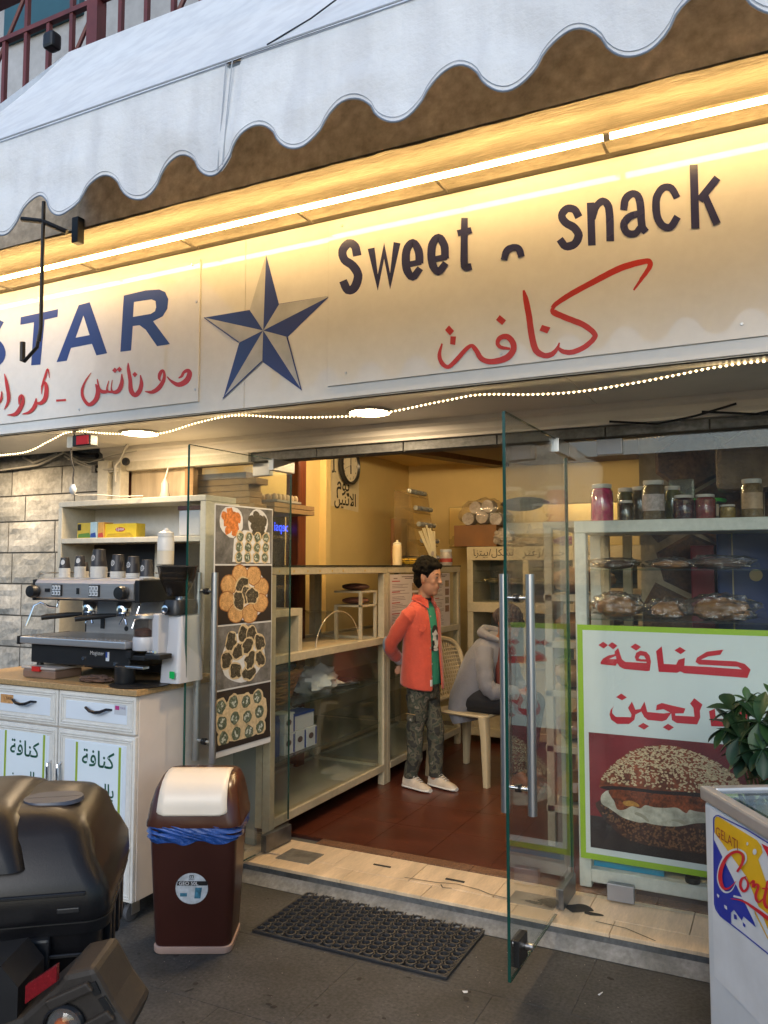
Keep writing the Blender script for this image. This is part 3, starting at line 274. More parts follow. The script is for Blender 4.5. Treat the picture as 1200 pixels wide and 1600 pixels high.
# ---------------- setting ----------------
struct(bx(-60,60,-60,60,-.3,-.012).build('ground',m_pave_gap))
pv=struct(bx(-8,6,-6,3.29,-.02,-.006).build('pavement',m_pave_gap))
proto=None
r2=random.Random(3)
for j in range(8):
    for i in range(12):
        x0=-5.3+i*.543+(0 if j%2 else -.27); y1=3.268-j*.49; 
        if proto is None:
            proto=bx(-.2712,.2712,-.2447,.2447,-.02,0).build('slab',m_pave,pv,org=(0,0,0),bev=.0012,seg=1); o=proto
        else: o=proto.copy(); COL.objects.link(o)
        o.location=Vector((x0+.27,y1-.243,-r2.random()*.0008))-pv.location
struct(bx(-6.5,2.5,3.272,3.60,-.01,.03).build('threshold_bed',m_conc))
kb=struct(bx(-6.5,2.5,3.262,3.285,-.01,.062).build('step_edge',M('step_concrete',(.13,.135,.14),.85,nz=(5,.6),nz2=(50,.3),bump=(30,.5,.01))))
# threshold slope mortar fillet
struct(MB().add([(-6.5,3.2,.003),(2.5,3.2,.003),(2.5,3.27,.045),(-6.5,3.27,.045),(-6.5,3.27,-.01),(2.5,3.27,-.01)],[(0,1,2,3),(0,3,4),(1,5,2),(0,4,5,1)]).build('mortar_fillet',m_conc))
th=struct(bx(-2.6,.6,3.28,3.70,.03,.060).build('threshold',m_mortar))
xs=[-2.585]+[-2.37+.4*i for i in range(8)]
for i in range(len(xs)-1):
    for (ya,yb) in ((3.265,3.40+.012*math.sin(i*2)),(3.403+.012*math.sin(i*2),3.622)):
        off=.12 if ya<3.3 else 0
        bx(xs[i]+off+.0012,xs[i+1]+off-.0012,ya,yb-.001,.058,.075+.0006*((i*7)%3)).build('tile',m_tile,th,bev=.0015,seg=1)
for i in range(5): bx(-2.20+i*.42,-2.20+(i+1)*.42-.002,3.625,3.70,.058,.079).build('granite_piece',m_gran,th,bev=.001,seg=1)
# cracks in tiles
ck=MB()
for pts in ([(-1.60,3.42),(-1.45,3.43),(-1.36,3.455),(-1.25,3.44),(-1.19,3.415),(-1.10,3.405)],[(-.72,3.35),(-.6,3.34),(-.48,3.28)],[(-1.42,3.42),(-1.40,3.39),(-1.36,3.40)]):
    for a,b in zip(pts,pts[1:]):
        dx,dy=b[0]-a[0],b[1]-a[1];l=math.hypot(dx,dy);n=(-dy/l*.0022,dx/l*.0022)
        ck.add([(a[0]-n[0],a[1]-n[1],.0775),(b[0]-n[0],b[1]-n[1],.0775),(b[0]+n[0],b[1]+n[1],.0775),(a[0]+n[0],a[1]+n[1],.0775)],[(0,1,2,3)])
ck.build('crack',m_grime,th)
for (x,y,w,d) in ((-2.175,3.435,.19,.15),(-1.0,3.44,.2,.13)): bx(x-w/2,x+w/2,y-d/2,y+d/2,.06,.0785).build('pivot_plate',M('worn_zinc',(.22,.21,.19),.55,.5,nz=(14,.5),bump=(30,.4,.004)),th,bev=.002,seg=1)
for x,y in ((-1.755,3.50),(-1.38,3.49)): bx(x-.045,x+.045,y-.006,y+.006,.06,.0795).build('door_catch_slot',m_grime,th)
# interior floor tiles
fl=struct(bx(-5.2,2.2,3.70,7.2,-.02,.072).build('shop_floor',M('floor_joint',(.05,.015,.01),.6)))
ftile=None
for i in range(13):
    for j in range(9):
        x=-3.3+i*.335+.167; y=3.703+j*.39+.19
        if ftile is None: ftile=bx(-.1665,.1665,-.194,.194,0,.008).build('floor_tile',m_redfl,fl,org=(0,0,0)); o=ftile
        else: o=ftile.copy(); COL.objects.link(o)
        o.location=Vector((x,y,.072))-fl.location
# shop shell
struct(bx(-3.3,-3.2,3.9,6.95,.07,2.46).build('side_wall',m_yel))
struct(bx(-3.3,2.3,6.95,7.05,.07,2.46).build('back_wall',m_yel))
struct(bx(-3.205,-3.14,5.30,5.37,.07,2.46).build('wall_pilaster',m_yel))
struct(bx(-5.2,2.3,3.56,7.05,2.46,2.6).build('shop_ceiling',m_yel))
struct(bx(-5.3,-3.3,3.62,7.05,.07,2.46).build('side_room_wall',m_dkwood))
bmw=MB()
for P_ in ([(-2.95,5.1),(-2.746,5.738),(-2.36,6.945),(-2.2,6.945),(-2.62,5.738),(-2.8,5.1)],[(-2.52,5.3),(-2.352,5.854),(-2.02,6.945),(1.5,6.945),(1.5,5.3)]):
    bmw.prism(P_,lambda u,v,t_:(u,v,t_),2.40,2.459)
struct(bmw.build('ceiling_beam',m_ceil))
# dark wood column
tag(bx(-2.98,-2.88,4.50,4.60,.08,2.45).build('wooden_post',m_dkwood,bev=.01),'dark red-brown wooden post behind the glass counter','post')
# street wall of limestone
sw=struct(bx(-6.5,-3.60,3.535,3.62,0,3.0).build('stone_wall',m_mortar))
rows=[0,.2,.4,.6,.8,.993,1.19,1.39,1.587,1.785,1.95,2.133,2.30]
r3=random.Random(11)
offs={9:[-4.30],8:[-4.52,-4.18],7:[-4.31,-4.03],6:[-4.52,-4.16],5:[-4.35]}
for k in range(len(rows)-1):
    z0,z1=rows[k],rows[k+1]; x=-6.4+ (k%2)*.18
    js=[-3.61]
    if k in (10,): js=[-3.61,-3.99,-4.44,-4.8]
    elif k==9: js=[-3.61,-3.88,-4.31,-4.72]
    elif k==11: js=[-3.61,-3.80,-4.15,-4.55,-4.9]
    else:
        st={8:-4.19,7:-4.03,6:-4.16,5:-4.02,4:-4.2,3:-3.95,2:-4.1,1:-4.0,0:-3.9}[k]; js.append(st+.15 if st<-4.1 else st); q=js[-1]
        while q>-5.2: q-=r3.uniform(.26,.42); js.append(q)
    while js[-1]>-5.4: js.append(js[-1]-r3.uniform(.3,.42))
    for a_,b_ in zip(js,js[1:]):
        if b_>a_: a_,b_=b_,a_
        m=MB(); roughquad(m,b_+.005,a_-.005,z0+.005,z1-.005,3.527,.02,.016,k*5+a_*3,7,5); m.build('stone',m_stone[r3.randrange(4)],sw)
# painted timber frame at wall end, opening filled with ply
fr=thing('timber_frame','white painted worn timber frame beside the stone wall above the shelf unit','door frame',(-3.5,3.5,.0))
bx(-3.60,-3.52,3.44,3.52,.08,2.12).build('post',m_paint,fr,bev=.004); bx(-3.50,-3.44,3.46,3.53,.08,2.12).build('post',m_paint,fr,bev=.004)
bx(-3.44,-3.02,3.55,3.57,.9,2.06).build('panel',M('ply_panel',(.45,.36,.24),.6,nz=(3,.25),stretch=(8,1,1)),fr)
bx(-3.44,-2.56,3.50,3.56,2.06,2.12).build('head_rail',m_paint,fr,bev=.004)
bx(-3.02,-2.96,3.53,3.57,1.5,2.06).build('stile',M('worn_pine',(.30,.18,.08),.6,nz=(4,.3),stretch=(8,8,1)),fr)
# lintel: moulding and blocks
struct(bx(-6.5,2.5,3.50,3.62,2.12,2.46).build('lintel_core',m_conc))
lm=MB(); pr=[(3.452,2.199),(3.455,2.175),(3.475,2.165),(3.48,2.14),(3.497,2.125),(3.499,2.112),(3.58,2.112),(3.58,2.199)]
lm.rings([[(-3.6,y,z) for y,z in pr],[(2.5,y,z) for y,z in pr]],sm=False); struct(lm.build('lintel_moulding',m_soff))
lb=struct(bx(-3.6,2.5,3.54,3.62,2.063,2.111).build('lintel',m_mortar))
x=-3.58; r4=random.Random(5)
while x<2.0:
    w=r4.uniform(.42,.5); m=MB(); roughquad(m,x+.004,x+w-.004,2.066,2.109,3.524,.03,.006,x*3,8,2); m.build('lintel_block',m_conc,lb); x+=w
# soffit and fascia box
so=struct(bx(-6.5,2.5,2.90,3.452,2.20,2.215).build('soffit',m_soff))
for i,(xa,xb) in enumerate(((-6.4,-5.01),(-5.0,-3.41),(-3.40,-2.13),(-2.125,-.70),(-.695,.7),(.705,2.4))): bx(xa,xb,2.875,3.45,2.196,2.2).build('panel',m_soff,so)
sf=struct(bx(-6.5,2.5,2.872,2.90,2.196,2.972).build('sign_backing',m_soff))
# slab over the sign
struct(bx(-6.5,2.5,2.842,3.6,2.99,3.6).build('upper_wall',m_plast))
struct(bx(-6.5,2.5,2.60,2.86,3.062,3.40).build('slab_edge',m_brown))
gx=MB(); rr=random.Random(2); n=70
for k in range(2):
    pass
gr=MB(); vs=[];fs=[]
for i in range(121):
    X=-6.4+i*.074
    for j in range(5):
        Y_=2.603+j*.0595; vs.append((X,Y_,3.052+.006*mnoise.noise(Vector((X*1.3,Y_*40,0)))+.005*mnoise.noise(Vector((X*9,Y_*15,3)))+(.006*abs(mnoise.noise(Vector((X*5,0,5)))) if j==0 else 0)))
for i in range(120):
    for j in range(4): a=i*5+j; fs.append((a,a+1,a+6,a+5))
struct(gr.add(vs,fs,True).build('slab_underside',m_plast))
struct(bx(-6.5,2.5,2.825,2.845,3.035,3.06).build('cornice_bead',m_brown))
struct(bx(-6.5,2.5,2.835,2.872,2.975,2.992).build('sign_ledge',m_plast))
# balcony above
struct(bx(-8,3,2.60,4.2,3.40,3.62).build('balcony_slab',m_conc))
struct(bx(-8,3,3.75,3.9,3.62,7.5).build('upper_facade',M('pale_grey_render',(.42,.43,.45),.85,nz=(1.2,.3),nz2=(18,.12),bump=(20,.2,.006))))
m_rail=M('oxide_red_paint',(.15,.035,.035),.5,nz=(9,.3),bump=(40,.2,.003))
rl=thing('balcony_railing','oxide red metal balcony railing with upright bars above the awning','railing',(-3.2,2.75,3.62))
bx(-6,0,2.70,2.80,4.52,4.60).build('top_rail',m_rail,rl,bev=.006); bx(-6,0,2.735,2.765,4.28,4.305).build('rail',m_rail,rl)
bx(-6,0,2.735,2.765,3.72,3.745).build('rail',m_rail,rl)
for i in range(40):
    X=-3.62-12*.165+i*.165
    if X>-1: break
    if i%6==4: bx(X-.035,X+.035,2.72,2.78,3.62,4.52).build('post',m_rail,rl)
    else: bx(X-.011,X+.011,2.739,2.761,3.745,4.52 if i%2 else 4.28).build('baluster',m_rail,rl)
for X in (-3.98,-3.32,-2.66,-2.0):
    MB().tube([(X,2.76,3.75),(X+.5,2.76,4.52)],.012,6).build('brace',m_rail,rl)
tag(bx(-4.9,-4.15,3.70,3.76,5.25,6.3).build('shuttered_window',M('blue_shutter',(.03,.10,.13),.4),bev=.01),'dark teal shuttered window on the upper facade, top corner','window')
sp=MB(); sp.box(-3.16,-3.09,2.60,2.66,4.02,4.10); tag(sp.build('floodlight',m_black,bev=.015),'small black floodlight clamped at the left end of the awning','floodlight')
# ---------------- awning ----------------
aw=thing('awning','large white canvas awning with wavy scalloped valance over the sign','awning',(-1,1.73,2.9))
def canopy():
    m=MB(); nx,ny=60,8; vs=[];fs=[]
    for j in range(ny+1):
        v=j/ny
        for i in range(nx+1):
            X=(-2.78-.14*v)+(3.9)*i/nx; Y_=1.73+.82*v; Z_=2.907+.99*v-.035*math.sin(PI*v)+.012*mnoise.noise(Vector((X*1.2,v*2,0)))
            vs.append((X,Y_,Z_))
    for j in range(ny):
        for i in range(nx): a=j*(nx+1)+i; fs.append((a,a+1,a+nx+2,a+nx+1))
    return m.add(vs,fs,True)
canopy().build('canopy',m_canvas,aw)
# side cheek
MB().add([(-2.78,1.73,2.907),(-2.92,2.55,3.897),(-2.85,2.55,3.2),(-2.80,2.0,2.95)],[(0,1,2,3)]).build('side_cheek',m_canvas,aw)
def zlow(X): 
    ph=(X+.245)/.283; 
    s_=math.cos(2*PI*ph); c_=.5+.5*(abs(s_)**.72)*(1 if s_>0 else -1)+.04*mnoise.noise(Vector((X*6,2,0)))
    return 2.683-.10*c_+.018*(X+1)*.6
def yval(X,z): 
    k=(2.9-z)/.33; return 1.73+.02*k*mnoise.noise(Vector((X*2.2,z*2,1)))*2+.012*k*math.sin(X*7.3)-.02*k+.010*mnoise.noise(Vector((X*6+z*5,z*9-X*3,4)))*min(1,k*3)+.005*mnoise.noise(Vector((X*17,z*14,4)))*min(1,k*3)
def valance():
    m=MB(); nx=330; nz=10; vs=[];fs=[]
    for i in range(nx+1):
        X=-2.78+3.9*i/nx; zl=zlow(X)
        for j in range(nz+1):
            z=2.909+(zl-2.909)*j/nz; vs.append((X,yval(X,z)+(.006 if abs(X+1.33)<.02 else 0),z))
    for i in range(nx):
        for j in range(nz): a=i*(nz+1)+j; fs.append((a,a+1,a+nz+2,a+nz+1))
    return m.add(vs,fs,True)
valance().build('valance',m_canvas,aw)
hp=MB(); hp.tube([(-2.78+3.9*i/330,yval(-2.78+3.9*i/330,zlow(-2.78+3.9*i/330)),zlow(-2.78+3.9*i/330)) for i in range(331)],.0026,5)
hp.build('hem_piping',M('grey_piping',(.22,.26,.32),.6),aw)
hp=MB().tube([(-2.78+3.9*i/330,yval(-2.78+3.9*i/330,zlow(-2.78+3.9*i/330)+.012)-.002,zlow(-2.78+3.9*i/330)+.012) for i in range(331)],.0009,4); hp.build('stitch_line',M('grey_stitch',(.4,.43,.48),.7),aw)
MB().tube([(-2.78,1.722,2.909),(1.12,1.722,2.909)],.0028,6).build('fold_seam',M('grey_stitch2',(.42,.45,.49),.7),aw)
MB().tube([(-1.33,1.722,2.905),(-1.335,yval(-1.33,2.8)-.003,2.8),(-1.34,yval(-1.34,2.68)-.003,zlow(-1.34)+.004)],.0018,5).build('panel_seam',MT['grey_stitch2'],aw)
MB().tube([(-1.352,1.722,2.905),(-1.356,yval(-1.35,2.8)-.003,2.8),(-1.361,yval(-1.36,2.68)-.003,zlow(-1.36)+.004)],.0015,5).build('panel_seam',MT['grey_stitch'],aw)
MB().tube([(-1.24,1.76,2.945),(-1.16,1.86,3.06),(-1.04,2.0,3.25),(-.9,2.2,3.49)],.0025,5).build('tear_line',m_black,aw)
MB().tube([(-2.78,1.75,2.9),(1.12,1.75,2.9)],.017,8).build('front_bar',m_steel,aw)
arm=thing('awning_bracket','dark metal bracket and hanging crank rod left of the awning, in front of the sign','bracket',(-2.93,2.45,2.5))
bx(-2.88,-2.84,2.56,2.60,2.98,3.10).build('wall_plate',m_dark,arm,bev=.004); MB().tube([(-3.06,2.44,3.08),(-2.94,2.45,3.05),(-2.84,2.5,3.0)],.012,8).build('arm',m_dark,arm)
MB().tube([(-2.935,2.45,3.14),(-2.93,2.45,2.56),(-2.94,2.45,2.50)],.0085,8).build('rod',m_dark,arm)
MB().tube([(-2.94,2.45,2.53),(-2.95,2.45,2.475),(-3.03,2.45,2.42),(-3.042,2.45,2.425),(-3.044,2.45,2.51)],[.007,.008,.008,.012,.012],8).build('hook_handle',m_dark,arm)
# ---------------- sign ----------------
sg=thing('shop_sign','long white shop sign with star, blue Latin and red Arabic lettering','shop sign',(-1.9,2.86,2.2))
for (xa,xb) in ((-6.4,-2.122),(-2.12,2.4)): bx(xa,xb,2.862,2.872,2.20,2.966).build('back_panel',m_white,sg,bev=.001,seg=1)
bx(-5.6,-2.372,2.854,2.8605,2.252,2.92).build('raised_panel',m_white,sg,bev=.0012,seg=1)
bx(-1.687,1.2,2.854,2.8605,2.252,2.952).build('raised_panel',m_white,sg,bev=.0012,seg=1)
FX=lambda u,v,t:(u,2.8535+t,v)
FB=lambda u,v,t:(u,2.8612+t,v)
traced('donuts',m_red,FX,sg); traced('star_word',m_blue,FX,sg); traced('sweet',m_navy,FX,sg); traced('snack',m_navy,FX,sg); traced('knafeh',m_red,FX,sg)
traced('star_blue',m_blue,FB,sg,'star_facet'); traced('star_grey',m_grey,FB,sg,'star_facet'); traced('star_edge',m_blue,FB,sg,'star_edge',t=-.0035)
for X,Z_ in ((-2.39,2.31),(-3.12,2.28),(-1.60,2.30),(-.93,2.30),(-2.42,2.90),(-1.62,2.93),(-.1,2.30),(-2.39,2.72)): MB().lathe((X,2.854,Z_),[(.006,0),(.005,-.004)],8,axis='y').build('screw',m_steel,sg)
lt=thing('led_tube','glowing warm white LED tube running along the top of the sign','light tube',(-1.9,2.80,3.02))
MB().tube([(-6.3,2.70,2.964),(-.50,2.70,2.963)],.0112,8).build('tube',m_led,lt); MB().tube([(-.495,2.70,2.963),(2.3,2.70,2.965)],.0112,8).build('tube',m_led,lt)
for i_ in range(14): bx(-6.1+i_*.62,-6.09+i_*.62,2.712,2.838,2.958,2.966).build('clip',m_plast,lt)
for X in (-.497,): MB().tube([(X-.01,2.70,2.963),(X+.012,2.70,2.963)],.0145,8).build('joint',m_paint,lt)
for k,(X,Y_) in enumerate(((-2.975,3.125),(-1.645,3.155),(-.35,3.14),(-4.3,3.12))):
    if k==2: continue
    t=thing('downlight','round warm downlight in the soffit '+('over the coffee counter','over the open doorway','','beyond the stone wall')[k],'downlight',(X,Y_,2.19),'downlights in the soffit')
    MB().lathe((X,Y_,2.196),[(.105,0),(.107,-.006),(.092,-.010),(.088,-.003),(.088,0)],28,cap=False).build('ring',m_paint,t)
    MB().lathe((X,Y_,2.192),[(.0,0),(.088,0)],28,cap=False).build('diffuser',m_down,t,nofix=True)
# ---------------- glass doors and fixed panes ----------------
def disc(fn,cx,cy,rx,ry,rot=0,t=0,n=14,jag=.0,sd=0):
    vs=[]
    for k in range(n):
        a=2*PI*k/n; q=1+jag*mnoise.noise(Vector((math.cos(a)*1.7+sd,math.sin(a)*1.7,sd*.37)))
        u,v=rx*math.cos(a)*q,ry*math.sin(a)*q; vs.append(fn(cx+u*math.cos(rot)-v*math.sin(rot),cy+u*math.sin(rot)+v*math.cos(rot),t))
    return vs
def adddisc(m,*a,**k):
    v=disc(*a,**k); m.add(v,[tuple(range(len(v)))]); return m
def rect(fn,u0,u1,v0,v1,t=0): return MB().add([fn(u0,v0,t),fn(u1,v0,t),fn(u1,v1,t),fn(u0,v1,t)],[(0,1,2,3)])
m_patch=M('door_patch_steel',(.20,.20,.20),.35,.8,nz=(12,.3))
def door(label,piv,ang,width,patch=m_patch):
    """built closed along +u from the pivot at the origin, then turned"""
    t=thing('glass_door',label,'glass door',(piv[0],piv[1],.09),'glass doors of the shop')
    H=1.96; x0,y0,z0=t.location
    B=lambda a,b,c,d,e,f: bx(x0+a,x0+b,y0+c,y0+d,z0+e,z0+f)
    B(0,width,-.005,.005,0,H).build('pane',m_glass,t)
    B(width+.0005,width+.003,-.0055,.0055,0,H).build('glass_edge',m_gedge,t); B(-.002,-.0005,-.0055,.0055,.1,H-.06).build('glass_edge',m_gedge,t)
    B(.02,width,-.0055,.0055,H+.0005,H+.003).build('glass_edge',m_gedge,t); B(.26,width,-.0055,.0055,-.003,-.0005).build('glass_edge',m_gedge,t)
    B(-.015,.17,-.016,.016,H-.055,H+.006).build('top_hinge_patch',M('patch_bright',(.45,.46,.47),.3,.9),t,bev=.002)
    B(-.01,.20,-.016,.016,-.008,.075).build('floor_hinge_patch',patch,t,bev=.003)
    for s in (-1,1):
        MB().tube([(x0+width-.125,y0+s*.05,z0+.525),(x0+width-.125,y0+s*.05,z0+1.382)],.0165,14).build('pull_handle',m_steel,t)
    for z in (.615,1.295):
        MB().tube([(x0+width-.125,y0-.05,z0+z),(x0+width-.125,y0+.05,z0+z)],.0085,10).build('standoff',m_chrome,t)
        MB().tube([(x0+width-.125,y0-.01,z0+z),(x0+width-.125,y0+.01,z0+z)],.015,12).build('washer',m_dark,t)
    return t
d_r=door('glass door standing open beside the kunafa burger poster',(-.87,3.578),0,.86)
bx(-.87+.70,-.87+.80,3.562,3.594,.11,.20).build('floor_bolt_patch',m_dark,d_r,bev=.003)
MB().tube([(-.87+.72,3.54,.155),(-.87+.72,3.62,.155)],.012,10).build('bolt_knob',m_steel,d_r)
d_r.rotation_euler=(0,0,R(-90)+R(-.5))
d_l=door('glass door standing open beside the shelf unit, lined with four food photos',(-2.345,3.585),0,.76)
d_l.rotation_euler=(0,0,math.atan2(2.826-3.585,-2.395+2.345))
# food photos on the left door: local frame before rotation -> use plane fn in world closed pose is awkward; place on real plane
pd=Vector((-.05,-.759,0)).normalized(); pn=Vector((-pd.y,pd.x,0))*1  # normal towards +X
if pn.x<0: pn=-pn
def FD(u,v,t):  # u measured from free edge towards hinge
    p=Vector((-2.395,2.826,0))-pd*u+pn*(.0085+t); return (p.x,p.y,v)
ph=thing('food_photo_strip','vertical strip of four pastry photographs hanging on the open glass door','photo poster',FD(.4,.62,0))
mP=MB().add([FD(.165,.615,-.001),FD(.60,.615,-.001),FD(.60,1.795,-.001),FD(.165,1.795,-.001),FD(.165,.615,-.0022),FD(.60,.615,-.0022),FD(.60,1.795,-.0022),FD(.165,1.795,-.0022)],[(0,1,2,3),(7,6,5,4),(0,4,5,1),(1,5,6,2),(2,6,7,3),(3,7,4,0)])
mP.build('backing_sheet',M('poster_paper',(.62,.62,.60),.35,nz=(3,.1)),ph)
mbg=[M('photo_grey_ground',(.17,.165,.16),.35,nz=(14,.55),nz2=(60,.3)),M('photo_dark_ground',(.03,.024,.022),.3,nz=(5,.3))]
m_plate=M('photo_plate',(.62,.63,.64),.35,nz=(20,.15)); m_dough=M('photo_dough',(.62,.36,.15),.35,nz=(40,.35),nz2=(160,.3)); m_dough2=M('photo_dough_pale',(.60,.47,.28),.35,nz=(60,.3))
m_zaat=M('photo_zaatar',(.10,.085,.06),.4,nz=(260,.9),nz2=(90,.8)); m_orng=M('photo_orange_pastry',(.62,.20,.05),.35,nz=(70,.6)); m_roll=M('photo_spinach_roll',(.17,.21,.15),.35,nz=(150,.9),nz2=(60,.6)); m_crustp=M('photo_crust_brown',(.28,.12,.04),.4); m_cream=M('photo_cream_filling',(.52,.56,.50),.35,nz=(120,.4))
def rollset(m1,m2,m3,cx,cy,r,sd):
    rg=random.Random(sd)
    adddisc(m1,FD,cx,cy,r,r*.98,t=.0011,n=16,jag=.18,sd=sd); adddisc(m2,FD,cx+rg.uniform(-.004,.004),cy,r*.76,r*.74,t=.0014,n=14,jag=.25,sd=sd+3)
    for k in range(5):
        a=rg.uniform(0,6.28); q=rg.uniform(.15,.5)*r; adddisc(m3,FD,cx+q*math.cos(a),cy+q*math.sin(a),r*rg.uniform(.12,.26),r*.12,rot=rg.uniform(0,3),t=.0016+k*.00003,n=7,jag=.5,sd=k+sd)
spk=MB(); spk2=MB()
def speck(cx,cy,r,n,seed,m):
    rg=random.Random(seed)
    for q in range(n):
        a=rg.uniform(0,6.28); d=r*math.sqrt(rg.random()); adddisc(m,FD,cx+d*math.cos(a),cy+d*.85*math.sin(a),rg.uniform(.0016,.0036),rg.uniform(.0012,.002),rot=a,t=.0034+q*1e-6,n=5)
def photo(k,v0,v1):
    rect(FD,.172,.594,v0,v1,.0003).build('photo',mbg[(0,1,0,1)[k]],ph,nofix=True)
    W0=.172; rg=random.Random(k+5); cy=(v0+v1)/2
    a,b,c,d,e,z,o=[MB() for _ in range(7)]
    if k==0:
        adddisc(a,FD,W0+.11,v1-.075,.085,.075,t=.0006,n=18,jag=.1,sd=1); adddisc(a,FD,W0+.31,v1-.075,.08,.072,t=.0006,n=18,jag=.1,sd=2)
        for q in range(11): an=q*2.4; rr=.018*math.sqrt(q); adddisc(o,FD,W0+.11+rr*math.cos(an),v1-.07+rr*math.sin(an),.026,.022,rot=q,t=.0008+q*.00002,n=9,jag=.4,sd=q)
        for q in range(11): an=q*2.4; rr=.018*math.sqrt(q); adddisc(z,FD,W0+.31+rr*math.cos(an),v1-.075+rr*math.sin(an),.027,.021,rot=q,t=.0008+q*.00002,n=9,jag=.4,sd=q+9)
        a.add([FD(W0+.12,v0+.01,.0006),FD(W0+.41,v0+.005,.0006),FD(W0+.40,v0+.16,.0006),FD(W0+.20,v0+.165,.0006),FD(W0+.13,v0+.12,.0006)],[(0,1,2,3,4)])
        for i in range(4):
            for j in range(3): rollset(b,c,d,W0+.165+i*.067+.004*j,v0+.032+j*.05,.030,i*3+j)
    elif k==1:
        adddisc(a,FD,W0+.225,cy,.165,.125,t=.0006,n=30,jag=.05,sd=3)
        for q in range(8): an=q*PI/4+.3; [adddisc((o if w_ else b),FD,W0+.215+.135*math.cos(an),cy+.10*math.sin(an),.054+.006*w_,.044+.005*w_,t=.0008+q*.00006-w_*.00003,n=16,jag=.1,sd=q) for w_ in (1,0)]; speck(W0+.215+.135*math.cos(an),cy+.10*math.sin(an),.042,9,q+80,spk2)
        for q,(u,v) in enumerate(((-.02,.045),(.01,.0),(-.045,-.03),(.055,-.01))): adddisc(e,FD,W0+.215+u,cy+v,.052,.042,rot=q,t=.0012+q*.0002,n=16,jag=.15,sd=q+20); adddisc(z,FD,W0+.215+u,cy+v,.045,.035,rot=q,t=.0013+q*.0002,n=18,jag=.4,sd=q+20); speck(W0+.215+u,cy+v,.036,16,q+50,spk)
    elif k==2:
        adddisc(a,FD,W0+.21,cy-.01,.16,.12,t=.0006,n=30,jag=.06,sd=4)
        for q,(u,v) in enumerate(((-.12,-.01),(-.09,.07),(0,.1),(.06,.09),(.12,.05),(.12,-.03),(-.06,-.07),(.04,-.09),(-.04,.02),(.03,.04),(.05,-.03))):
            adddisc(e,FD,W0+.21+u,cy+v,.052,.042,rot=1+q*.3,t=.0008+q*.00015,n=16,jag=.12,sd=q); adddisc(z,FD,W0+.21+u,cy+v,.042,.033,rot=1+q*.3,t=.00087+q*.00015,n=18,jag=.5,sd=q); speck(W0+.21+u,cy+v,.034,14,q,spk)
    else:
        a=MB(); adddisc(e,FD,W0+.21,cy-.005,.19,.115,t=.0006,n=24,jag=.12,sd=5)
        for i in range(4):
            for j in range(3): rollset(b,c,d,W0+.075+i*.09-.012*j,cy-.085+j*.075+.008*(i%2),.043,i*3+j+40)
        rect(FD,.172,.594,v0-.001,v0+.025,.002).build('photo_edge',mbg[1],ph,nofix=True)
    for m_,n_,mt in ((a,'plate_print',m_plate),(b,'pastry_print',m_dough2 if k!=1 else m_dough),(c,'filling_print',m_roll),(d,'cheese_print',m_cream),(e,'dough_print',m_dough2),(z,'zaatar_print',m_zaat),(o,'orange_pastry_print' if k==0 else 'crust_print',m_orng if k==0 else m_crustp)):
        if m_.v: stuff(m_.build(n_,mt,ph,nofix=True))
for k,(a,b) in enumerate(((1.512,1.788),(1.226,1.504),(.925,1.218),(.645,.917))): photo(k,a,b)
stuff(spk.build('seed_speckle_print',M('pale_seed_print',(.30,.26,.18),.4),ph,nofix=True)); stuff(spk2.build('brown_speckle_print',m_crustp,ph,nofix=True))
# fixed panes
def fixed(label,xa,xb,extra):
    t=thing('fixed_glass_pane',label,'glass pane',((xa+xb)/2,3.578,.08)); bx(xa,xb,3.573,3.583,.082,2.058).build('pane',m_glass,t)
    for x,z in extra: bx(x-.055,x+.055,3.560,3.596,z,z+.07).build('clamp',M('clamp_grey',(.33,.34,.36),.4,.5),t,bev=.003)
    return t
t=fixed('tall fixed glass pane right of the open doors, in front of the poster and jars',-.862,1.6,((-.67,1.99),(-.66,.085),(.5,1.99)))
bx(-.8625,-.8605,3.5725,3.5835,.082,2.058).build('glass_edge',m_gedge,t)
fixed('fixed glass pane behind the coffee shelf unit',-2.96,-2.352,((-2.52,1.99),))
m_ch=M('case_white_frame',(.60,.62,.56),.45,nz=(4,.2),nz2=(40,.12))
m_cr=M('counter_cream_frame',(.47,.40,.27),.45,nz=(4,.2),nz2=(40,.12),bump=(50,.05,.003))
m_shelf=glassmat('shelf_glass',(.80,.87,.83),1.0,.02,.03)
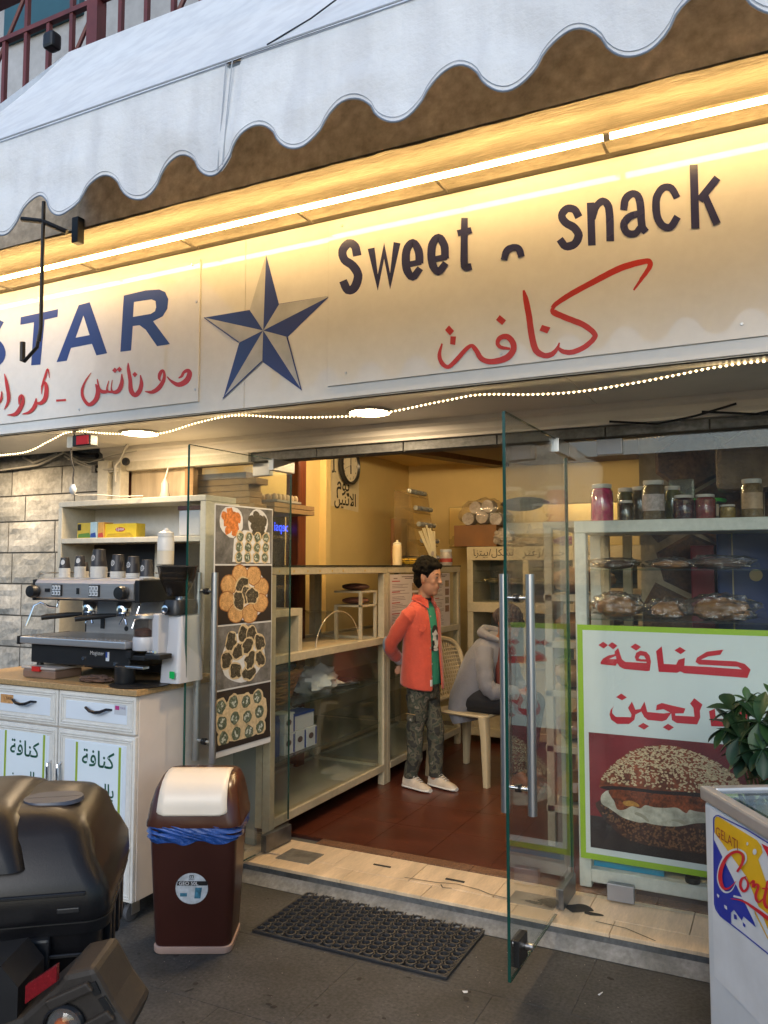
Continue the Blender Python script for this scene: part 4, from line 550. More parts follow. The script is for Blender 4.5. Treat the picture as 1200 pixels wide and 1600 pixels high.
# ---------------- left glass counters ----------------
def counter(y0,y1,label,menus):
    t=thing('glass_display_counter',label,'display counter',(-2.64,(y0+y1)/2,.08),'glass display counters along the left wall')
    X0,X1=-2.95,-2.37; f=.046
    for y in (y0,y1-f):
        for x in (X0,X1-f): bx(x,x+f,y,y+f,.08,1.455).build('post',m_cr,t,bev=.003,seg=1)
    for za,zb,n_ in ((1.455,1.498,'top_rail'),(.99,1.035,'middle_rail'),(.168,.213,'bottom_rail')):
        e=-.0015
        bx(X1-f+e,X1+(-e),y0+(f if n_!='top_rail' else 0),y1-(f if n_!='top_rail' else 0),za,zb).build(n_,m_cr,t,bev=.003,seg=1)
        bx(X0,X0+f,y0+f,y1-f,za,zb).build(n_,m_cr,t)
        for y in (y0,y1-f): bx(X0+f,X1-f-.002,y+.002,y+f-.002,za,zb).build(n_,m_cr,t)
    bx(X0+.004,X1+.006,y0-.004,y1-(.002 if y0<4 else -.004),1.499,1.507).build('top_glass',M('dark_glass_top',(.02,.022,.02),.08,coat=.5),t)
    bx(X0+.01,X1-.05,y0+.01,y1-.01,.175,.195).build('bottom_panel',M('grey_board',(.45,.42,.34),.5),t)
    bx(X0+.01,X1-.05,y0+.01,y1-.01,.995,1.02).build('middle_panel',m_cr,t)
    bx(X1-.020,X1-.014,y0+f,y1-f,.214,.989).build('front_glass',m_cglass,t)
    if menus: bx(X1-.020,X1-.014,y0+f,y1-f,1.036,1.454).build('front_glass',m_cglass,t)
    for z in (.475,.74): bx(X0+.05,X1-.03,y0+.03,y1-.03,z,z+.008).build('glass_shelf',m_shelf,t)
    bx(X0+.004,X0+.012,y0+.05,y1-.05,.22,.985).build('back_panel',M('brown_back_panel',(.42,.32,.17),.6),t)
    return t
c1=counter(3.452,4.80,'cream framed glass counter nearest the door with bread basket and boxes inside',False)
c2=counter(4.802,6.15,'cream framed glass counter behind the boy, with menus in its front',True)
bx(-2.93,-2.42,3.456,3.46,.20,1.44).build('end_panel',m_cr,c1)
m_gold=M('gold_sticker',(.45,.28,.05),.4)
for i,y in enumerate((3.52,3.66,3.80,3.93,4.07,4.20,4.48)):
    m=MB(); m.prism([(.009*math.cos(a)*(1 if k%2 else .5),.009*math.sin(a)*(1 if k%2 else .5)) for k,a in enumerate([j*PI/5 for j in range(10)])],lambda u,v,tt:(-2.3675+tt,y+u,1.474+v),0,.001); m.build('sticker',m_gold,c1)
# inner details of counter one
t=thing('cream_riser','small cream bench riser inside the glass counter','riser',(-2.5,3.62,1.02)); bx(-2.6,-2.40,3.48,3.80,1.23,1.27).build('top',m_cr,t,bev=.003); bx(-2.6,-2.40,3.76,3.80,1.021,1.23).build('leg',m_cr,t,bev=.003); bx(-2.6,-2.40,3.48,3.51,1.021,1.23).build('leg',m_cr,t,bev=.003)
t=thing('sandwich_dome','clear arched sneeze guard standing over paper on the counter shelf','acrylic guard',(-2.5,4.1,1.02))
arc=[( -2.405,3.95+.26*(1-math.cos(a)),1.022+.21*math.sin(a)) for a in [PI*k/20 for k in range(21)]]
MB().tube(arc,.0028,6).build('rim',M('acrylic_rim',(.45,.36,.22),.2),t); m=MB(); m.rings([[p for p in arc],[(p[0]-.3,p[1],p[2]) for p in arc]],cap=False,closed=False); m.build('shell',m_cglass,t)
tag(bx(-2.7,-2.42,3.9,4.55,1.021,1.028).build('paper_sheet',M('kraft_paper',(.60,.46,.27),.7,nz=(5,.2),bump=(9,.3,.01)),bev=.001),'tan paper sheets lying under the arched guard in the counter','paper')
t=thing('food_tray_stack','stack of trays with dark loaves at the far end of the counter','tray stack',(-2.65,4.55,1.1)); 
for k,z in enumerate((1.24,1.33)):
    bx(-2.62,-2.42,4.53,4.75,z,z+.012).build('tray',m_cr,t); MB().ell((-2.52,4.64,z+.036),(.09,.10,.024),14,8,lambda d:1+.1*mnoise.noise(d*3)).build('loaf',M('dark_loaf',(.13,.05,.03),.5,nz=(20,.4)),t)
bx(-2.62,-2.60,4.53,4.55,1.021,1.24).build('leg',m_cr,t);bx(-2.44,-2.42,4.53,4.545,1.021,1.33).build('leg',m_cr,t);bx(-2.44,-2.42,4.735,4.75,1.021,1.33).build('leg',m_cr,t)
m_wick=M('wicker',(.30,.13,.04),.6,nz=(60,.5))
t=thing('wicker_basket','brown wicker basket holding a blue plastic bag in the counter','basket',(-2.62,3.74,.75),)
for k in range(9):
    z=.752+k*.018; r=.14+k*.0085
    MB().tube([(-2.60+r*.8*math.cos(a),3.74+r*1.15*math.sin(a)+.0,z+.003*math.sin(9*a+k*3)) for a in [2*PI*j/36 for j in range(37)]],.0085,6).build('wicker_ring',m_wick,t)
MB().tube([(-2.60+.175*math.cos(a),3.74+.25*math.sin(a),.918+.004*math.sin(14*a)) for a in [2*PI*j/40 for j in range(41)]],.014,7).build('rim',m_wick,t)
MB().lathe((-2.60,3.74,.75),[(.11,0),(.12,.004)],20).build('base',m_wick,t)
def crumple(c,r,seed,amp=.3,seg=26,rg=16): return MB().ell(c,r,seg,rg,lambda d:1+amp*(mnoise.noise(d*2.2+Vector((seed,0,0)))+.6*mnoise.noise(d*5.3+Vector((0,seed,0)))-.15*abs(mnoise.noise(d*9+Vector((seed,seed,0))))))
tag(crumple((-2.6,3.74,.93),(.13,.20,.075),3,.3).build('blue_plastic_bag',M('bluegrey_bag',(.10,.15,.22),.25,nz=(8,.3),bump=(18,.8,.02))),'crumpled dark blue plastic bag in the wicker basket','bag')
tag(crumple((-2.55,4.18,.815),(.13,.19,.085),8,.35).build('white_paper_bag',M('white_bag',(.62,.62,.60),.5,nz=(8,.1),bump=(16,.8,.02))),'crumpled white paper bag on the upper glass shelf','bag')
tag(crumple((-2.55,4.5,.765),(.10,.14,.018),9,.35).build('foil_wrap',m_steel),'flat crumpled foil wrapper beside the white paper bag','foil')
tag(crumple((-2.6,4.0,.575),(.12,.13,.10),12,.35).build('clear_bag',M('pale_bag',(.5,.55,.58),.3,bump=(20,.7,.02))),'pale bag behind the blue and white boxes','bag')
m_bxw=M('carton_white',(.55,.58,.62),.5,nz=(6,.1)); m_bxb=M('carton_blue',(.02,.06,.28),.4,nz=(6,.15))
t=thing('blue_carton','dark blue carton at the near end of the lower glass shelf','carton',(-2.5,3.60,.484)); bx(-2.66,-2.45,3.51,3.66,.484,.68).build('box',m_bxb,t,bev=.003); bx(-2.66,-2.45,3.53,3.65,.68,.70).build('open_flap',m_bxb,t)
for k,(y,z,l) in enumerate(((3.725,.484,'white lower carton next to the dark blue carton'),(3.84,.484,'white lower carton in the middle of the row'),(3.955,.484,'white lower carton at the far end of the row'),(3.725,.594,'white carton stacked on top of another, next to the dark blue carton'))):
    t=thing('small_carton',l,'carton',(-2.45,y,z),'small white cartons in the counter'); bx(-2.52,-2.43,y-.052,y+.052,z,z+.108).build('box',m_bxw,t,bev=.002)
    bx(-2.4298,-2.4285,y+.036,y+.050,z+.004,z+.10).build('blue_stripe',m_bxb,t); v=disc(lambda u,w,q:(-2.4283,y-.01+u,z+.06+w),0,0,.026,.017,n=14); MB().add(v,[tuple(range(14))]).build('oval_mark',M('brown_mark',(.09,.05,.05),.5),t,nofix=True)
t=thing('long_carton','long blue and white carton lying on the stacked cartons','carton',(-2.5,3.87,.594)); bx(-2.54,-2.44,3.785,3.99,.594,.672).build('box',m_bxw,t,bev=.002); bx(-2.541,-2.438,3.784,3.991,.672,.684).build('lid',m_bxb,t)
# menus in the second counter
m_ppr=M('menu_paper',(.60,.52,.48),.5,nz=(4,.1)); m_ink=M('menu_ink',(.16,.10,.09),.6); m_inkr=M('menu_red_ink',(.40,.05,.04),.6); m_pics=[M('menu_photo_%d'%i,c,.5,nz=(90,.7)) for i,c in enumerate(((.32,.20,.10),(.25,.13,.09),(.30,.22,.14),(.26,.12,.06)))]
def menu(label,fn,w,h,loc,pics,parent=None):
    t=thing('menu_sheet',label,'menu',loc); m=MB().add([fn(0,0,0),fn(w,0,0),fn(w,h,0),fn(0,h,0),fn(0,0,-.001),fn(w,0,-.001),fn(w,h,-.001),fn(0,h,-.001)],[(0,1,2,3),(7,6,5,4),(0,4,5,1),(1,5,6,2),(2,6,7,3),(3,7,4,0)]); m.build('sheet',m_ppr,t)
    rg=random.Random(int(w*1000)); ink=MB(); inr=MB()
    for k in range(int(h/.011)):
        v=h-.05-k*.0105
        if v<.02: break
        if k%7==0: inr.add([fn(w*.05,v,.0006),fn(w*.3,v,.0006),fn(w*.3,v+.007,.0006),fn(w*.05,v+.007,.0006)],[(0,1,2,3)])
        elif rg.random()<.75: 
            e=w*rg.uniform(.35,.6); ink.add([fn(w*.06,v,.0006),fn(e,v,.0006),fn(e,v+.003,.0006),fn(w*.06,v+.003,.0006)],[(0,1,2,3)])
    for (u0,u1,v0) in ((.1,.22,h-.03),(.35,.8,h-.02),(.45,.7,h-.032)): ink.add([fn(w*u0,v0,.0006),fn(w*u1,v0,.0006),fn(w*u1,v0+.006,.0006),fn(w*u0,v0+.006,.0006)],[(0,1,2,3)])
    ink.build('small_print',m_ink,t,nofix=True); inr.build('headings',m_inkr,t,nofix=True)
    for k in range(pics):
        v=h*.74-k*h*.155; MB().add([fn(w*.68,v,.0007),fn(w*.93,v,.0007),fn(w*.93,v+h*.12,.0007),fn(w*.68,v+h*.12,.0007)],[(0,1,2,3)]).build('dish_photo',m_pics[k%4],t,nofix=True)
    return t
menu('menu sheet behind the counter glass at the boy\'s back, dish photos down its right side',lambda u,v,t_:(-2.377+t_,4.86+u,1.0+v),.52,.445,(-2.38,5.1,1.0),4)
menu('menu sheet on the counter glass just past the boy\'s face',lambda u,v,t_:(-2.377+t_,5.62+u,1.03+v),.32,.42,(-2.38,5.8,1.03),4)
# things on the counters
def bottle(name,label,c,r,h,colr,cat='bottle'):
    t=thing(name,label,cat,c); x,y,z=c
    MB().lathe(c,[(r*.9,0),(r,.004),(r,h*.62),(r*.96,h*.68),(r*.97,h*.76),(r*.85,h*.80)],18).build('body',M(name+'_cream',colr,.3,nz=(4,.05)),t)
    MB().lathe(c,[(r*.88,h*.80),(r*.88,h*.88),(r*.5,h*.91),(r*.28,h*.92),(r*.18,h*1.0),(r*.12,h*1.0)],18).build('cap',M('bottle_cap_cream',(.66,.60,.46),.35),t)
    return t
bottle('squeeze_bottle','cream squeeze bottle on the glass counter left of the boy\'s head',(-2.52,5.27,1.507),.034,.185,(.62,.48,.27))
t=thing('candy_basket','small black wire basket of yellow sachets behind the squeeze bottle','basket',(-2.55,5.5,1.507))
for z in (1.515,1.545,1.575): MB().tube([(-2.55+.06*math.cos(a),5.52+.13*math.sin(a),z) for a in [2*PI*j/20 for j in range(21)]],.003,5).build('wire',m_black,t)
for k in range(9): crumple((-2.55+.03*math.cos(k*2.3),5.52+.08*math.sin(k*1.7),1.535),(.022,.03,.025),k,.3,8,6).build('sachet',M('yellow_sachet',(.55,.34,.03),.4),t)
tag(bx(-2.94,-2.84,6.02,6.14,1.507,1.90).build('brown_carton',M('cardboard_brown',(.16,.07,.025),.7,nz=(6,.2)),bev=.004),'tall dark brown carton behind the candy rack','carton')
m_acr=glassmat('acrylic_rack',(.86,.82,.72),1.0,.03,.12,(.5,.4,.25)); m_gum=M('silver_gum_pack',(.55,.62,.72),.2,.6,nz=(90,.5))
t=thing('candy_rack','tall clear acrylic rack with four rows of silver packs on the counter','display rack',(-2.62,5.85,1.507))
for y in (5.70,6.06): MB().add([(-2.75,y,1.507),(-2.50,y,1.507),(-2.55,y,1.62),(-2.62,y,2.10),(-2.75,y,2.10),(-2.75,y+.006,1.507),(-2.50,y+.006,1.507),(-2.55,y+.006,1.62),(-2.62,y+.006,2.10),(-2.75,y+.006,2.10)],[(0,1,2,3,4),(9,8,7,6,5),(0,5,6,1),(1,6,7,2),(2,7,8,3),(3,8,9,4)]).build('side_panel',m_acr,t)
bx(-2.755,-2.75,5.70,6.066,1.507,2.10).build('back_panel',m_acr,t)
for k,z in enumerate((1.525,1.66,1.79,1.92,2.05)):
    X=-2.50-.028*k; m=MB(); m.add([(X-.12,5.706,z+.05),(X,5.706,z),(X,6.06,z),(X-.12,6.06,z+.05),(X-.12,5.706,z+.055),(X,5.706,z+.005),(X,6.06,z+.005),(X-.12,6.06,z+.055)],[(0,1,2,3),(7,6,5,4),(0,4,5,1),(2,6,7,3),(1,5,6,2),(3,7,4,0)]); m.build('sloping_shelf',m_acr,t)
    for j in range(3): MB().tube([(X-.02,5.77+j*.11-.045+(.06 if 0<k<4 else 0),z+.045),(X-.02,5.77+j*.11+.045+(.06 if 0<k<4 else 0),z+.045)],.02,10).build('silver_pack',m_gum,t)
t=thing('straw_bundle','fan of paper-wrapped straws with a round tag standing behind the boy\'s head','straws',(-2.45,5.72,1.51))
for k in range(9): 
    a=-.55+k*.045; MB().tube([(-2.45,5.80+k*.004,1.51),(-2.53+.012*k,5.80+math.sin(a)*.22,1.51+.31-.012*abs(k-4)-.01*(k%2))],.0065,6).build('straw',M('paper_straw',(.62,.55,.38),.6),t)
adisc=disc(lambda u,v,q:(-2.43,5.72+u,1.60+v),0,0,.035,.02,n=14); MB().add(adisc,[tuple(range(14))]).build('tag',m_ppr,t,nofix=True)
t=thing('spread_jar','red and white labelled jar with white lid on the counter end','jar',(-2.45,6.10,1.507)); MB().lathe((-2.47,6.09,1.507),[(.045,0),(.052,.01),(.052,.06),(.046,.10),(.043,.11)],18).build('glass',M('jar_label_white',(.50,.45,.42),.3,nz=(30,.4)),t); MB().lathe((-2.47,6.09,1.535),[(.0532,0),(.0535,.03)],18,cap=False).build('label',m_inkr,t); MB().lathe((-2.47,6.09,1.617),[(.048,0),(.048,.022)],18).build('lid',m_bxw,t)
# clock and notice on the side wall
FW=lambda u,v,t_:(-3.1985+t_,u,v)
t=thing('closing_day_notice','paper notice in black Arabic handwriting below the wall clock','notice',(-3.2,5.66,1.98))
MB().add([FW(5.40,1.985,0),FW(5.93,1.955,0),FW(5.95,2.44,.002),FW(5.41,2.44,.002)],[(0,1,2,3)]).build('sheet',M('notice_paper',(.70,.60,.40),.6),t,nofix=True)
m_mk=M('marker_black',(.012,.011,.01),.5)
text('\uFEE1\uFEEE\uFEF3','lettering',m_mk,lambda u,v,q:(-3.195,5.66+u,2.118+v),w=.21,parent=t,bold=.012)
text('\uFEE6\uFEF4\uFEE8\uFE9B\uFEFB\uFE8D'.replace('\uFEFB','\uFEFB'),'lettering',m_mk,lambda u,v,q:(-3.195,5.70+u,2.035+v),w=.36,parent=t,bold=.012)
text('\uFE94\uFEE0','lettering',m_mk,lambda u,v,q:(-3.195,5.475+u,2.31+v),h=.13,parent=t,bold=.012)
t=thing('wall_clock','round black rimmed wall clock hanging over the paper notice','clock',(-3.19,5.71,2.33))
MB().lathe((-3.19,5.71,2.325),[(.0,.0),(.140,0),(.157,.01),(.157,.045),(.140,.05),(.132,.03),(.0,.03)],36,axis='x',cap=False).build('rim',m_black,t)
MB().lathe((-3.159,5.71,2.325),[(0,0),(.133,0)],36,axis='x',cap=False).build('face',M('clock_face',(.75,.68,.52),.5),t,nofix=True)
for k in range(12):
    a=k*PI/6; text(['12','1','2','3','4','5','6','7','8','9','10','11'][k],'numeral',m_mk,lambda u,v,q:(-3.155,5.71+.108*math.sin(a)+u,2.325+.108*math.cos(a)+v),h=.020,parent=t,bold=.01)
for a,l,w in ((R(178),.07,.005),(R(0),.105,.003),(R(250),.10,.0015)): MB().tube([(-3.15,5.71,2.325),(-3.15,5.71+l*math.sin(a),2.325+l*math.cos(a))],w,5).build('hand',m_mk,t)
# cooler with a blue sign reflection built as a glowing word, pizza boxes, eggs
t=thing('drinks_cooler','dark drinks cooler with a mirrored blue sign reflection built as glowing letters, behind the left door','cooler',(-2.9,3.9,.08)); bx(-2.974,-2.966,4.20,4.47,1.2,1.90).build('dark_panel',M('cooler_glass',(.012,.010,.012),.08),t); bx(-3.19,-2.975,4.18,4.49,.08,1.95).build('body',m_black,t,bev=.01)
text('pepsi','reflected_word',emitmat('blue_reflection',(.04,.09,1.0),2.2,False),lambda u,v,q:(-2.962,4.425-u,1.75+v),w=.17,parent=t,bold=.01)  # mirror image of a lit sign, built as glowing letters on the dark panel
m_card=M('pizza_box_card',(.30,.19,.09),.65,nz=(5,.2),nz2=(40,.15))
r5=random.Random(4)
for k in range(9):
    z=1.80-.0+k*.028 if k<9 else 0
    t=tag(bx(-3.05+r5.uniform(-.02,.02),-2.585+r5.uniform(-.01,.01),3.80,4.24+r5.uniform(-.02,.02),1.812+k*.030-.0,1.840+k*.030-.001).build('pizza_box',m_card,bev=.003),'brown pizza carton in the stack behind the left glass, '+('lowest','second from below','third from below','fourth from below','fifth, in the middle','fourth from the top','third from the top','second from the top','topmost')[k],'pizza box','stacked pizza boxes behind the glass')
    if k==1: break
for k in range(6):
    tag(bx(-3.30+r5.uniform(-.03,.01),-2.66+r5.uniform(-.02,.04)-.06*(k>4),3.66,3.78,1.818+k*.036,1.852+k*.036).build('pizza_box',m_card,bev=.003),'pizza carton standing against the glass above the shelf unit, '+('bottom one','second from the bottom','third from the bottom','third from the top','second from the top','top one')[k],'pizza box','pizza cartons above the shelf unit')
tag(bx(-3.4,-2.6,3.63,3.80,1.79,1.817).build('wall_board',m_dkwood),'dark board under the pizza cartons','board')
et=thing('egg_tray','tray of eggs on top of the pizza boxes behind the left door','egg tray',(-2.68,3.95,1.874)); bx(-2.80,-2.59,3.82,4.08,1.872,1.886).build('tray',M('egg_tray_pulp',(.35,.33,.3),.8),et,bev=.003)
e0=MB().ell((-2.62,3.84,1.90),(.019,.019,.024),10,7).build('egg',M('egg_shell',(.55,.42,.27),.45),et)
for i in range(6):
    for j in range(4):
        if i or j: e=e0.copy(); COL.objects.link(e); e.location=e0.location+Vector((-.045*j,.043*i,0))
# ---------------- back shelf cabinet ----------------
t=thing('back_cabinet','tall cream cabinet on the back wall with glass doors and handwritten Arabic labels','cabinet',(-1.9,6.4,.08))
Y0=6.2
for x in (-2.33,-1.86,-1.44,-.98): bx(x,x+.05,Y0+.002,Y0+.45,.14,1.66).build('upright',m_cr,t,bev=.003,seg=1)
for za,zb in ((1.55,1.66),(1.13,1.21),(.70,.74),(.14,.20)): bx(-2.33,-.93,Y0-.002,Y0+.45,za,zb).build('rail',m_cr,t,bev=.003,seg=1)
bx(-2.3,-.95,Y0+.44,Y0+.45,.2,1.55).build('back_panel',M('cabinet_back_blue',(.09,.12,.13),.5),t)
for a,b in ((-2.28,-1.86),(-1.81,-1.44),(-1.39,-.98)):
    bx(a,b,Y0+.006,Y0+.010,1.21,1.55).build('glass_door',m_cglass,t); bx(a,b,Y0+.05,Y0+.42,1.365,1.372).build('glass_shelf',m_shelf,t); bx(a,b,Y0+.05,Y0+.42,1.46,1.466).build('glass_shelf',m_shelf,t)
bx(-2.28,-.98,Y0+.02,Y0+.03,.20,.70).build('lower_panel',m_cr,t); bx(-2.28,-1.44,Y0+.02,Y0+.03,.74,1.13).build('lower_glass',m_cglass,t)
FBk=lambda u,v,q:(u,Y0-.004,v)
for s,cx,w in (('\u0627\u0632\u062A\u064A\u0628',-2.16,.16),):
    text('\uFE8E\uFEAF\uFE98\uFEF4\uFE91/\uFEDE\uFEDC\uFEB8\uFE97','lettering',m_mk,lambda u,v,q:(-2.10+u,Y0-.004,1.605+v),w=.34,parent=t)
    text('\uFEAE\uFE98\uFECB\uFEAF/\uFE94\uFEE8\uFE92\uFE9F','lettering',m_mk,lambda u,v,q:(-1.69+u,Y0-.004,1.605+v),w=.34,parent=t)
    text('\uFEB6\uFEF4\uFED7\uFE8E\uFEE8\uFEE3','lettering',m_mk,lambda u,v,q:(-1.30+u,Y0-.004,1.605+v),w=.22,parent=t)
m_foil=M('foil_tray',(.62,.50,.25),.18,.9,nz=(70,.5),bump=(60,.6,.01))
for k,x in enumerate((-2.17,-1.97,-1.70,-1.52)): tag(crumple((x,Y0+.18,1.388),(.10,.12,.018),k+2,.4,20,8).build('foil_tray',m_foil),'crumpled foil tray on the cabinet glass shelf, '+('nearest the left upright','second from the left','third from the left','fourth from the left')[k],'foil tray','foil trays in the back cabinet')
tag(bx(-2.62,-1.0,6.52,6.90,1.662,2.02).build('range_hood',M('cream_steel',(.50,.38,.16),.28,.5,nz=(3,.1)),bev=.012),'cream metal hood box standing on the back cabinet','hood')
tag(MB().ell((-1.95,6.6,2.02),(.22,.15,.07),18,8).build('pan_lid',m_dark),'dark domed pan lid on top of the hood box','pan lid')
tag(bx(-2.45,-2.08,6.22,6.5,1.664,1.84).build('cardboard_box',M('cardboard_box_brown',(.17,.075,.025),.7,nz=(8,.25)),bev=.004),'brown cardboard box on the back cabinet under a pack of rolls','cardboard box')
t=thing('toilet_roll_pack','clear plastic pack of printed white paper rolls on the cardboard box','roll pack',(-2.2,6.35,1.84))
for k,(dx,dz,dy) in enumerate(((0,0,0),(.12,.01,0),(.24,-.01,0),(.06,.09,.01),(.17,.10,.0))):
    MB().lathe((-2.34+dx,6.26+dy,1.895+dz),[(.018,-.001),(.052,0),(.054,.01),(.054,.10),(.05,.11)],14,axis='y').build('paper_roll',M('printed_paper_roll',(.42,.38,.38),.6,nz=(40,.4)),t); MB().lathe((-2.34+dx,6.2595+dy,1.895+dz),[(0,0),(.02,0)],10,axis='y',cap=False).build('roll_core',m_dark,t)
crumple((-2.22,6.32,1.93),(.22,.10,.13),5,.2).build('wrap',glassmat('plastic_wrap',(.9,.88,.85),1.0,.12,.05),t)
tag(crumple((-1.86,6.3,1.69),(.23,.12,.05),6,.3).build('bagged_bread',M('clear_bagged_food',(.42,.32,.19),.15,nz=(20,.5),bump=(30,1,.02),coat=.6)),'flat bagged goods on top of the back cabinet','bag')
tag(crumple((-2.02,6.24,1.74),(.09,.06,.07),16,.4).build('plastic_bag',M('shiny_bag',(.40,.35,.30),.12,nz=(20,.5),bump=(40,1,.02),coat=.8)),'shiny plastic bag beside the paper roll pack','bag')
tag(crumple((-1.50,6.28,1.70),(.13,.08,.04),17,.2).build('purple_packet',M('purple_pack',(.16,.02,.09),.3)),'purple packet behind the glass door on the back cabinet','packet')
tag(bx(-2.42,-2.37,6.93,6.952,1.98,2.08).build('wall_socket',m_cr,bev=.004),'cream wall socket above the cabinet on the back wall','socket')
# bread rack on the right
t=thing('bread_rack','cream bread rack with sloping shelves seen through the open glass door','bread rack',(-1.1,4.9,.08))
for y in (4.12,4.75,5.42): bx(-1.12,-1.08,y,y+.04,.08,1.72).build('upright',m_cr,t,bev=.003,seg=1); bx(-.72,-.68,y,y+.04,.08,1.72).build('upright',m_cr,t)
for z in (.25,.55,.83,1.08,1.32,1.70): bx(-1.125,-.68,4.12,5.46,z,z+.035).build('shelf',m_cr,t,bev=.003,seg=1)
for k in range(14):
    z=(.285,.585,.865,1.115,1.355)[k%5]; tag(crumple((-1.0,4.3+(k//5)*.42+.05*(k%2),z+.07),(.12,.17,.07),k+30,.2,16,10).build('bread_loaf',M('loaf_%d'%(k%3),((.30,.15,.055),(.22,.10,.04),(.36,.22,.10))[k%3],.35,nz=(14,.4),coat=.3)),('bagged loaf on the bread rack, '+('bottom','second','third','fourth','top')[k%5]+' shelf, '+('nearest the street','in the middle','farthest inside')[k//5]),'loaf','bread loaves on the rack')
menu('pale menu sheet hanging on the rack behind the glass door',lambda u,v,t_:(-1.13-t_,4.55-u+.0,1.0+v),.25,.34,(-1.13,4.4,1.0),3)
# ---------------- right glass case with poster ----------------
t=thing('window_display_case','white framed glass display case behind the window with breads inside','display case',(-.4,3.85,.08))
X0,X1,Ya,Yb=-.856,.62,3.67,4.05; f=.052
for x in (X0,-.085+.04,X1-f):
    for y in (Ya,Yb-f):
        if x==-.045 : 
            if y!=Ya: continue
        bx(x,x+f,y,y+f,.082,1.652).build('post',m_ch,t,bev=.003,seg=1)
bx(X0,X1,Ya-.002,Yb+.002,1.652,1.706).build('top_panel',m_ch,t,bev=.003,seg=1)
for y in (Ya-.001,Yb-f): bx(X0+f,X1-f,y,y+f,.108,.165).build('bottom_rail',m_ch,t,bev=.003,seg=1)
bx(X0+.01,X1-.01,Ya+.03,Yb-.02,.150,.167).build('floor_panel',m_ch,t)
for z in (1.265,1.49): bx(X0+.03,X1-.03,Ya+.03,Yb-.02,z-.008,z).build('glass_shelf',m_shelf,t)
bx(X0+.04,X0+.09,Yb-.05,Yb-.01,.2,1.65).build('back_post',m_cr,t)
bx(-1.0+.147,X0+f-.002,Ya+.006,Ya+.05,.083,.22).build('rusty_foot',M('rusty_cream',(.35,.24,.12),.7,nz=(18,.7)),t)
m_crust=M('bread_crust',(.42,.20,.06),.35,nz=(10,.5),nz2=(50,.25)); m_wrap=glassmat('bread_wrap',(.93,.92,.90),3.0,.10,.04,(.6,.6,.6),crinkle=1)
def bread(label,c,r,sd,dark=False):
    t=thing('bagged_bread',label,'bread',(c[0],c[1],c[2]-r[2]),'bagged breads in the window case')
    m=MB(); n=7
    m.ell((c[0],c[1],c[2]-.003),(r[0]*.96,r[1]*.82,r[2]*.95),40,22,lambda d:(1-.13*abs(math.sin(d.x*4.6+d.y*1.3+sd))**.5*(d.z>-.3)+.06*mnoise.noise(d*3+Vector((sd,0,0)))))
    m.build('bread',M('dark_bread',(.12,.06,.035),.4,nz=(20,.5)) if dark else m_crust,t)
    crumple((c[0],c[1],c[2]+.004),(r[0]*1.12,r[1],r[2]*1.1),sd+9,.34,34,20).build('wrapper',m_wrap,t)
    m=MB()
    for s in (-1,1): m.add([(c[0]+s*r[0]*.95,c[1]-.01,c[2]-r[2]*.5),(c[0]+s*r[0]*1.3,c[1]-.03,c[2]+r[2]*.1),(c[0]+s*r[0]*1.35,c[1]+.02,c[2]-r[2]*.8),(c[0]+s*r[0]*.9,c[1]+.04,c[2]-r[2]*.6)],[(0,1,2,3)])
    m.build('wrapper_tail',m_wrap,t)
bread('plump glossy bread in clear bag, lower shelf left end of the window case',(-.69,3.80,1.318),(.105,.08,.055),1)
bread('smaller braided bread in clear bag, middle of the lower case shelf',(-.47,3.82,1.308),(.085,.07,.043),5)
bread('large pair of breads in clear bag, right part of the lower case shelf',(-.25,3.80,1.318),(.135,.085,.056),9)
bread('flat dark bread in clear bag, upper shelf left end of the window case',(-.70,3.80,1.512),(.10,.07,.022),13,True)
bread('flat reddish bread in clear bag, middle of the upper case shelf',(-.45,3.82,1.512),(.10,.07,.022),17)
bread('flat dark bread with twisted wrapper, upper shelf right side of the case',(-.25,3.80,1.516),(.12,.08,.028),21,True)
# jars on the case
m_lid=M('jar_lid_white',(.55,.53,.48),.4); m_jg=glassmat('jar_glass',(.9,.93,.9),1.3,.02,.02)
def jar(label,x,y,r,h,colr,lab=None,sec=None):
    t=thing('pickle_jar',label,'jar',(x,y,1.706),'preserve jars on the window case')
    MB().lathe((x,y,1.707),[(r*.9,0),(r*.97,.006),(r*.97,h*.78),(r*.75,h*.88),(r*.75,h*.9)],18).build('contents',M('preserve_%02d%02d'%(int(colr[0]*99),int(colr[1]*99)),colr,.25,nz=(45,.5),coat=.5),t)
    MB().lathe((x,y,1.7065),[(r*.95,0),(r,.006),(r,h*.80),(r*.82,h*.9)],18,cap=False).build('glass',m_jg,t)
    MB().lathe((x,y,1.706+h*.9),[(r*.86,0),(r*.88,.003),(r*.88,h*.1),(r*.8,h*.1+.002)],18).build('lid',m_lid,t)
    if lab: 
        m=MB(); m.rings([[(x+r*1.015*math.cos(a),y+r*1.015*math.sin(a),1.706+z) for a in [-PI*.85+j*PI*.08 for j in range(10)]] for z in (h*.25,h*.66)],cap=False,closed=False); m.build('label',lab,t,nofix=True)
m_labl=M('jar_label_paper',(.42,.36,.34),.5,nz=(60,.4)); m_labk=M('jar_label_kraft',(.40,.27,.15),.5,nz=(50,.3))
jar('tall jar of bright magenta pickled turnips',-.757,3.82,.052,.178,(.55,.02,.12))
jar('dark jar low behind the magenta jar with white lid',-.655,3.86,.034,.10,(.05,.035,.02)); jar('olive jar behind the dark jars',-.675,3.97,.04,.17,(.09,.08,.02))
jar('wide jar of dark preserve behind the labelled jar',-.60,3.96,.05,.172,(.06,.04,.02))
jar('tall jar with paper label and cream lid',-.525,3.83,.053,.185,(.16,.10,.04),m_labl); jar('green olive jar behind the labelled jar',-.455,3.93,.04,.165,(.12,.11,.02))
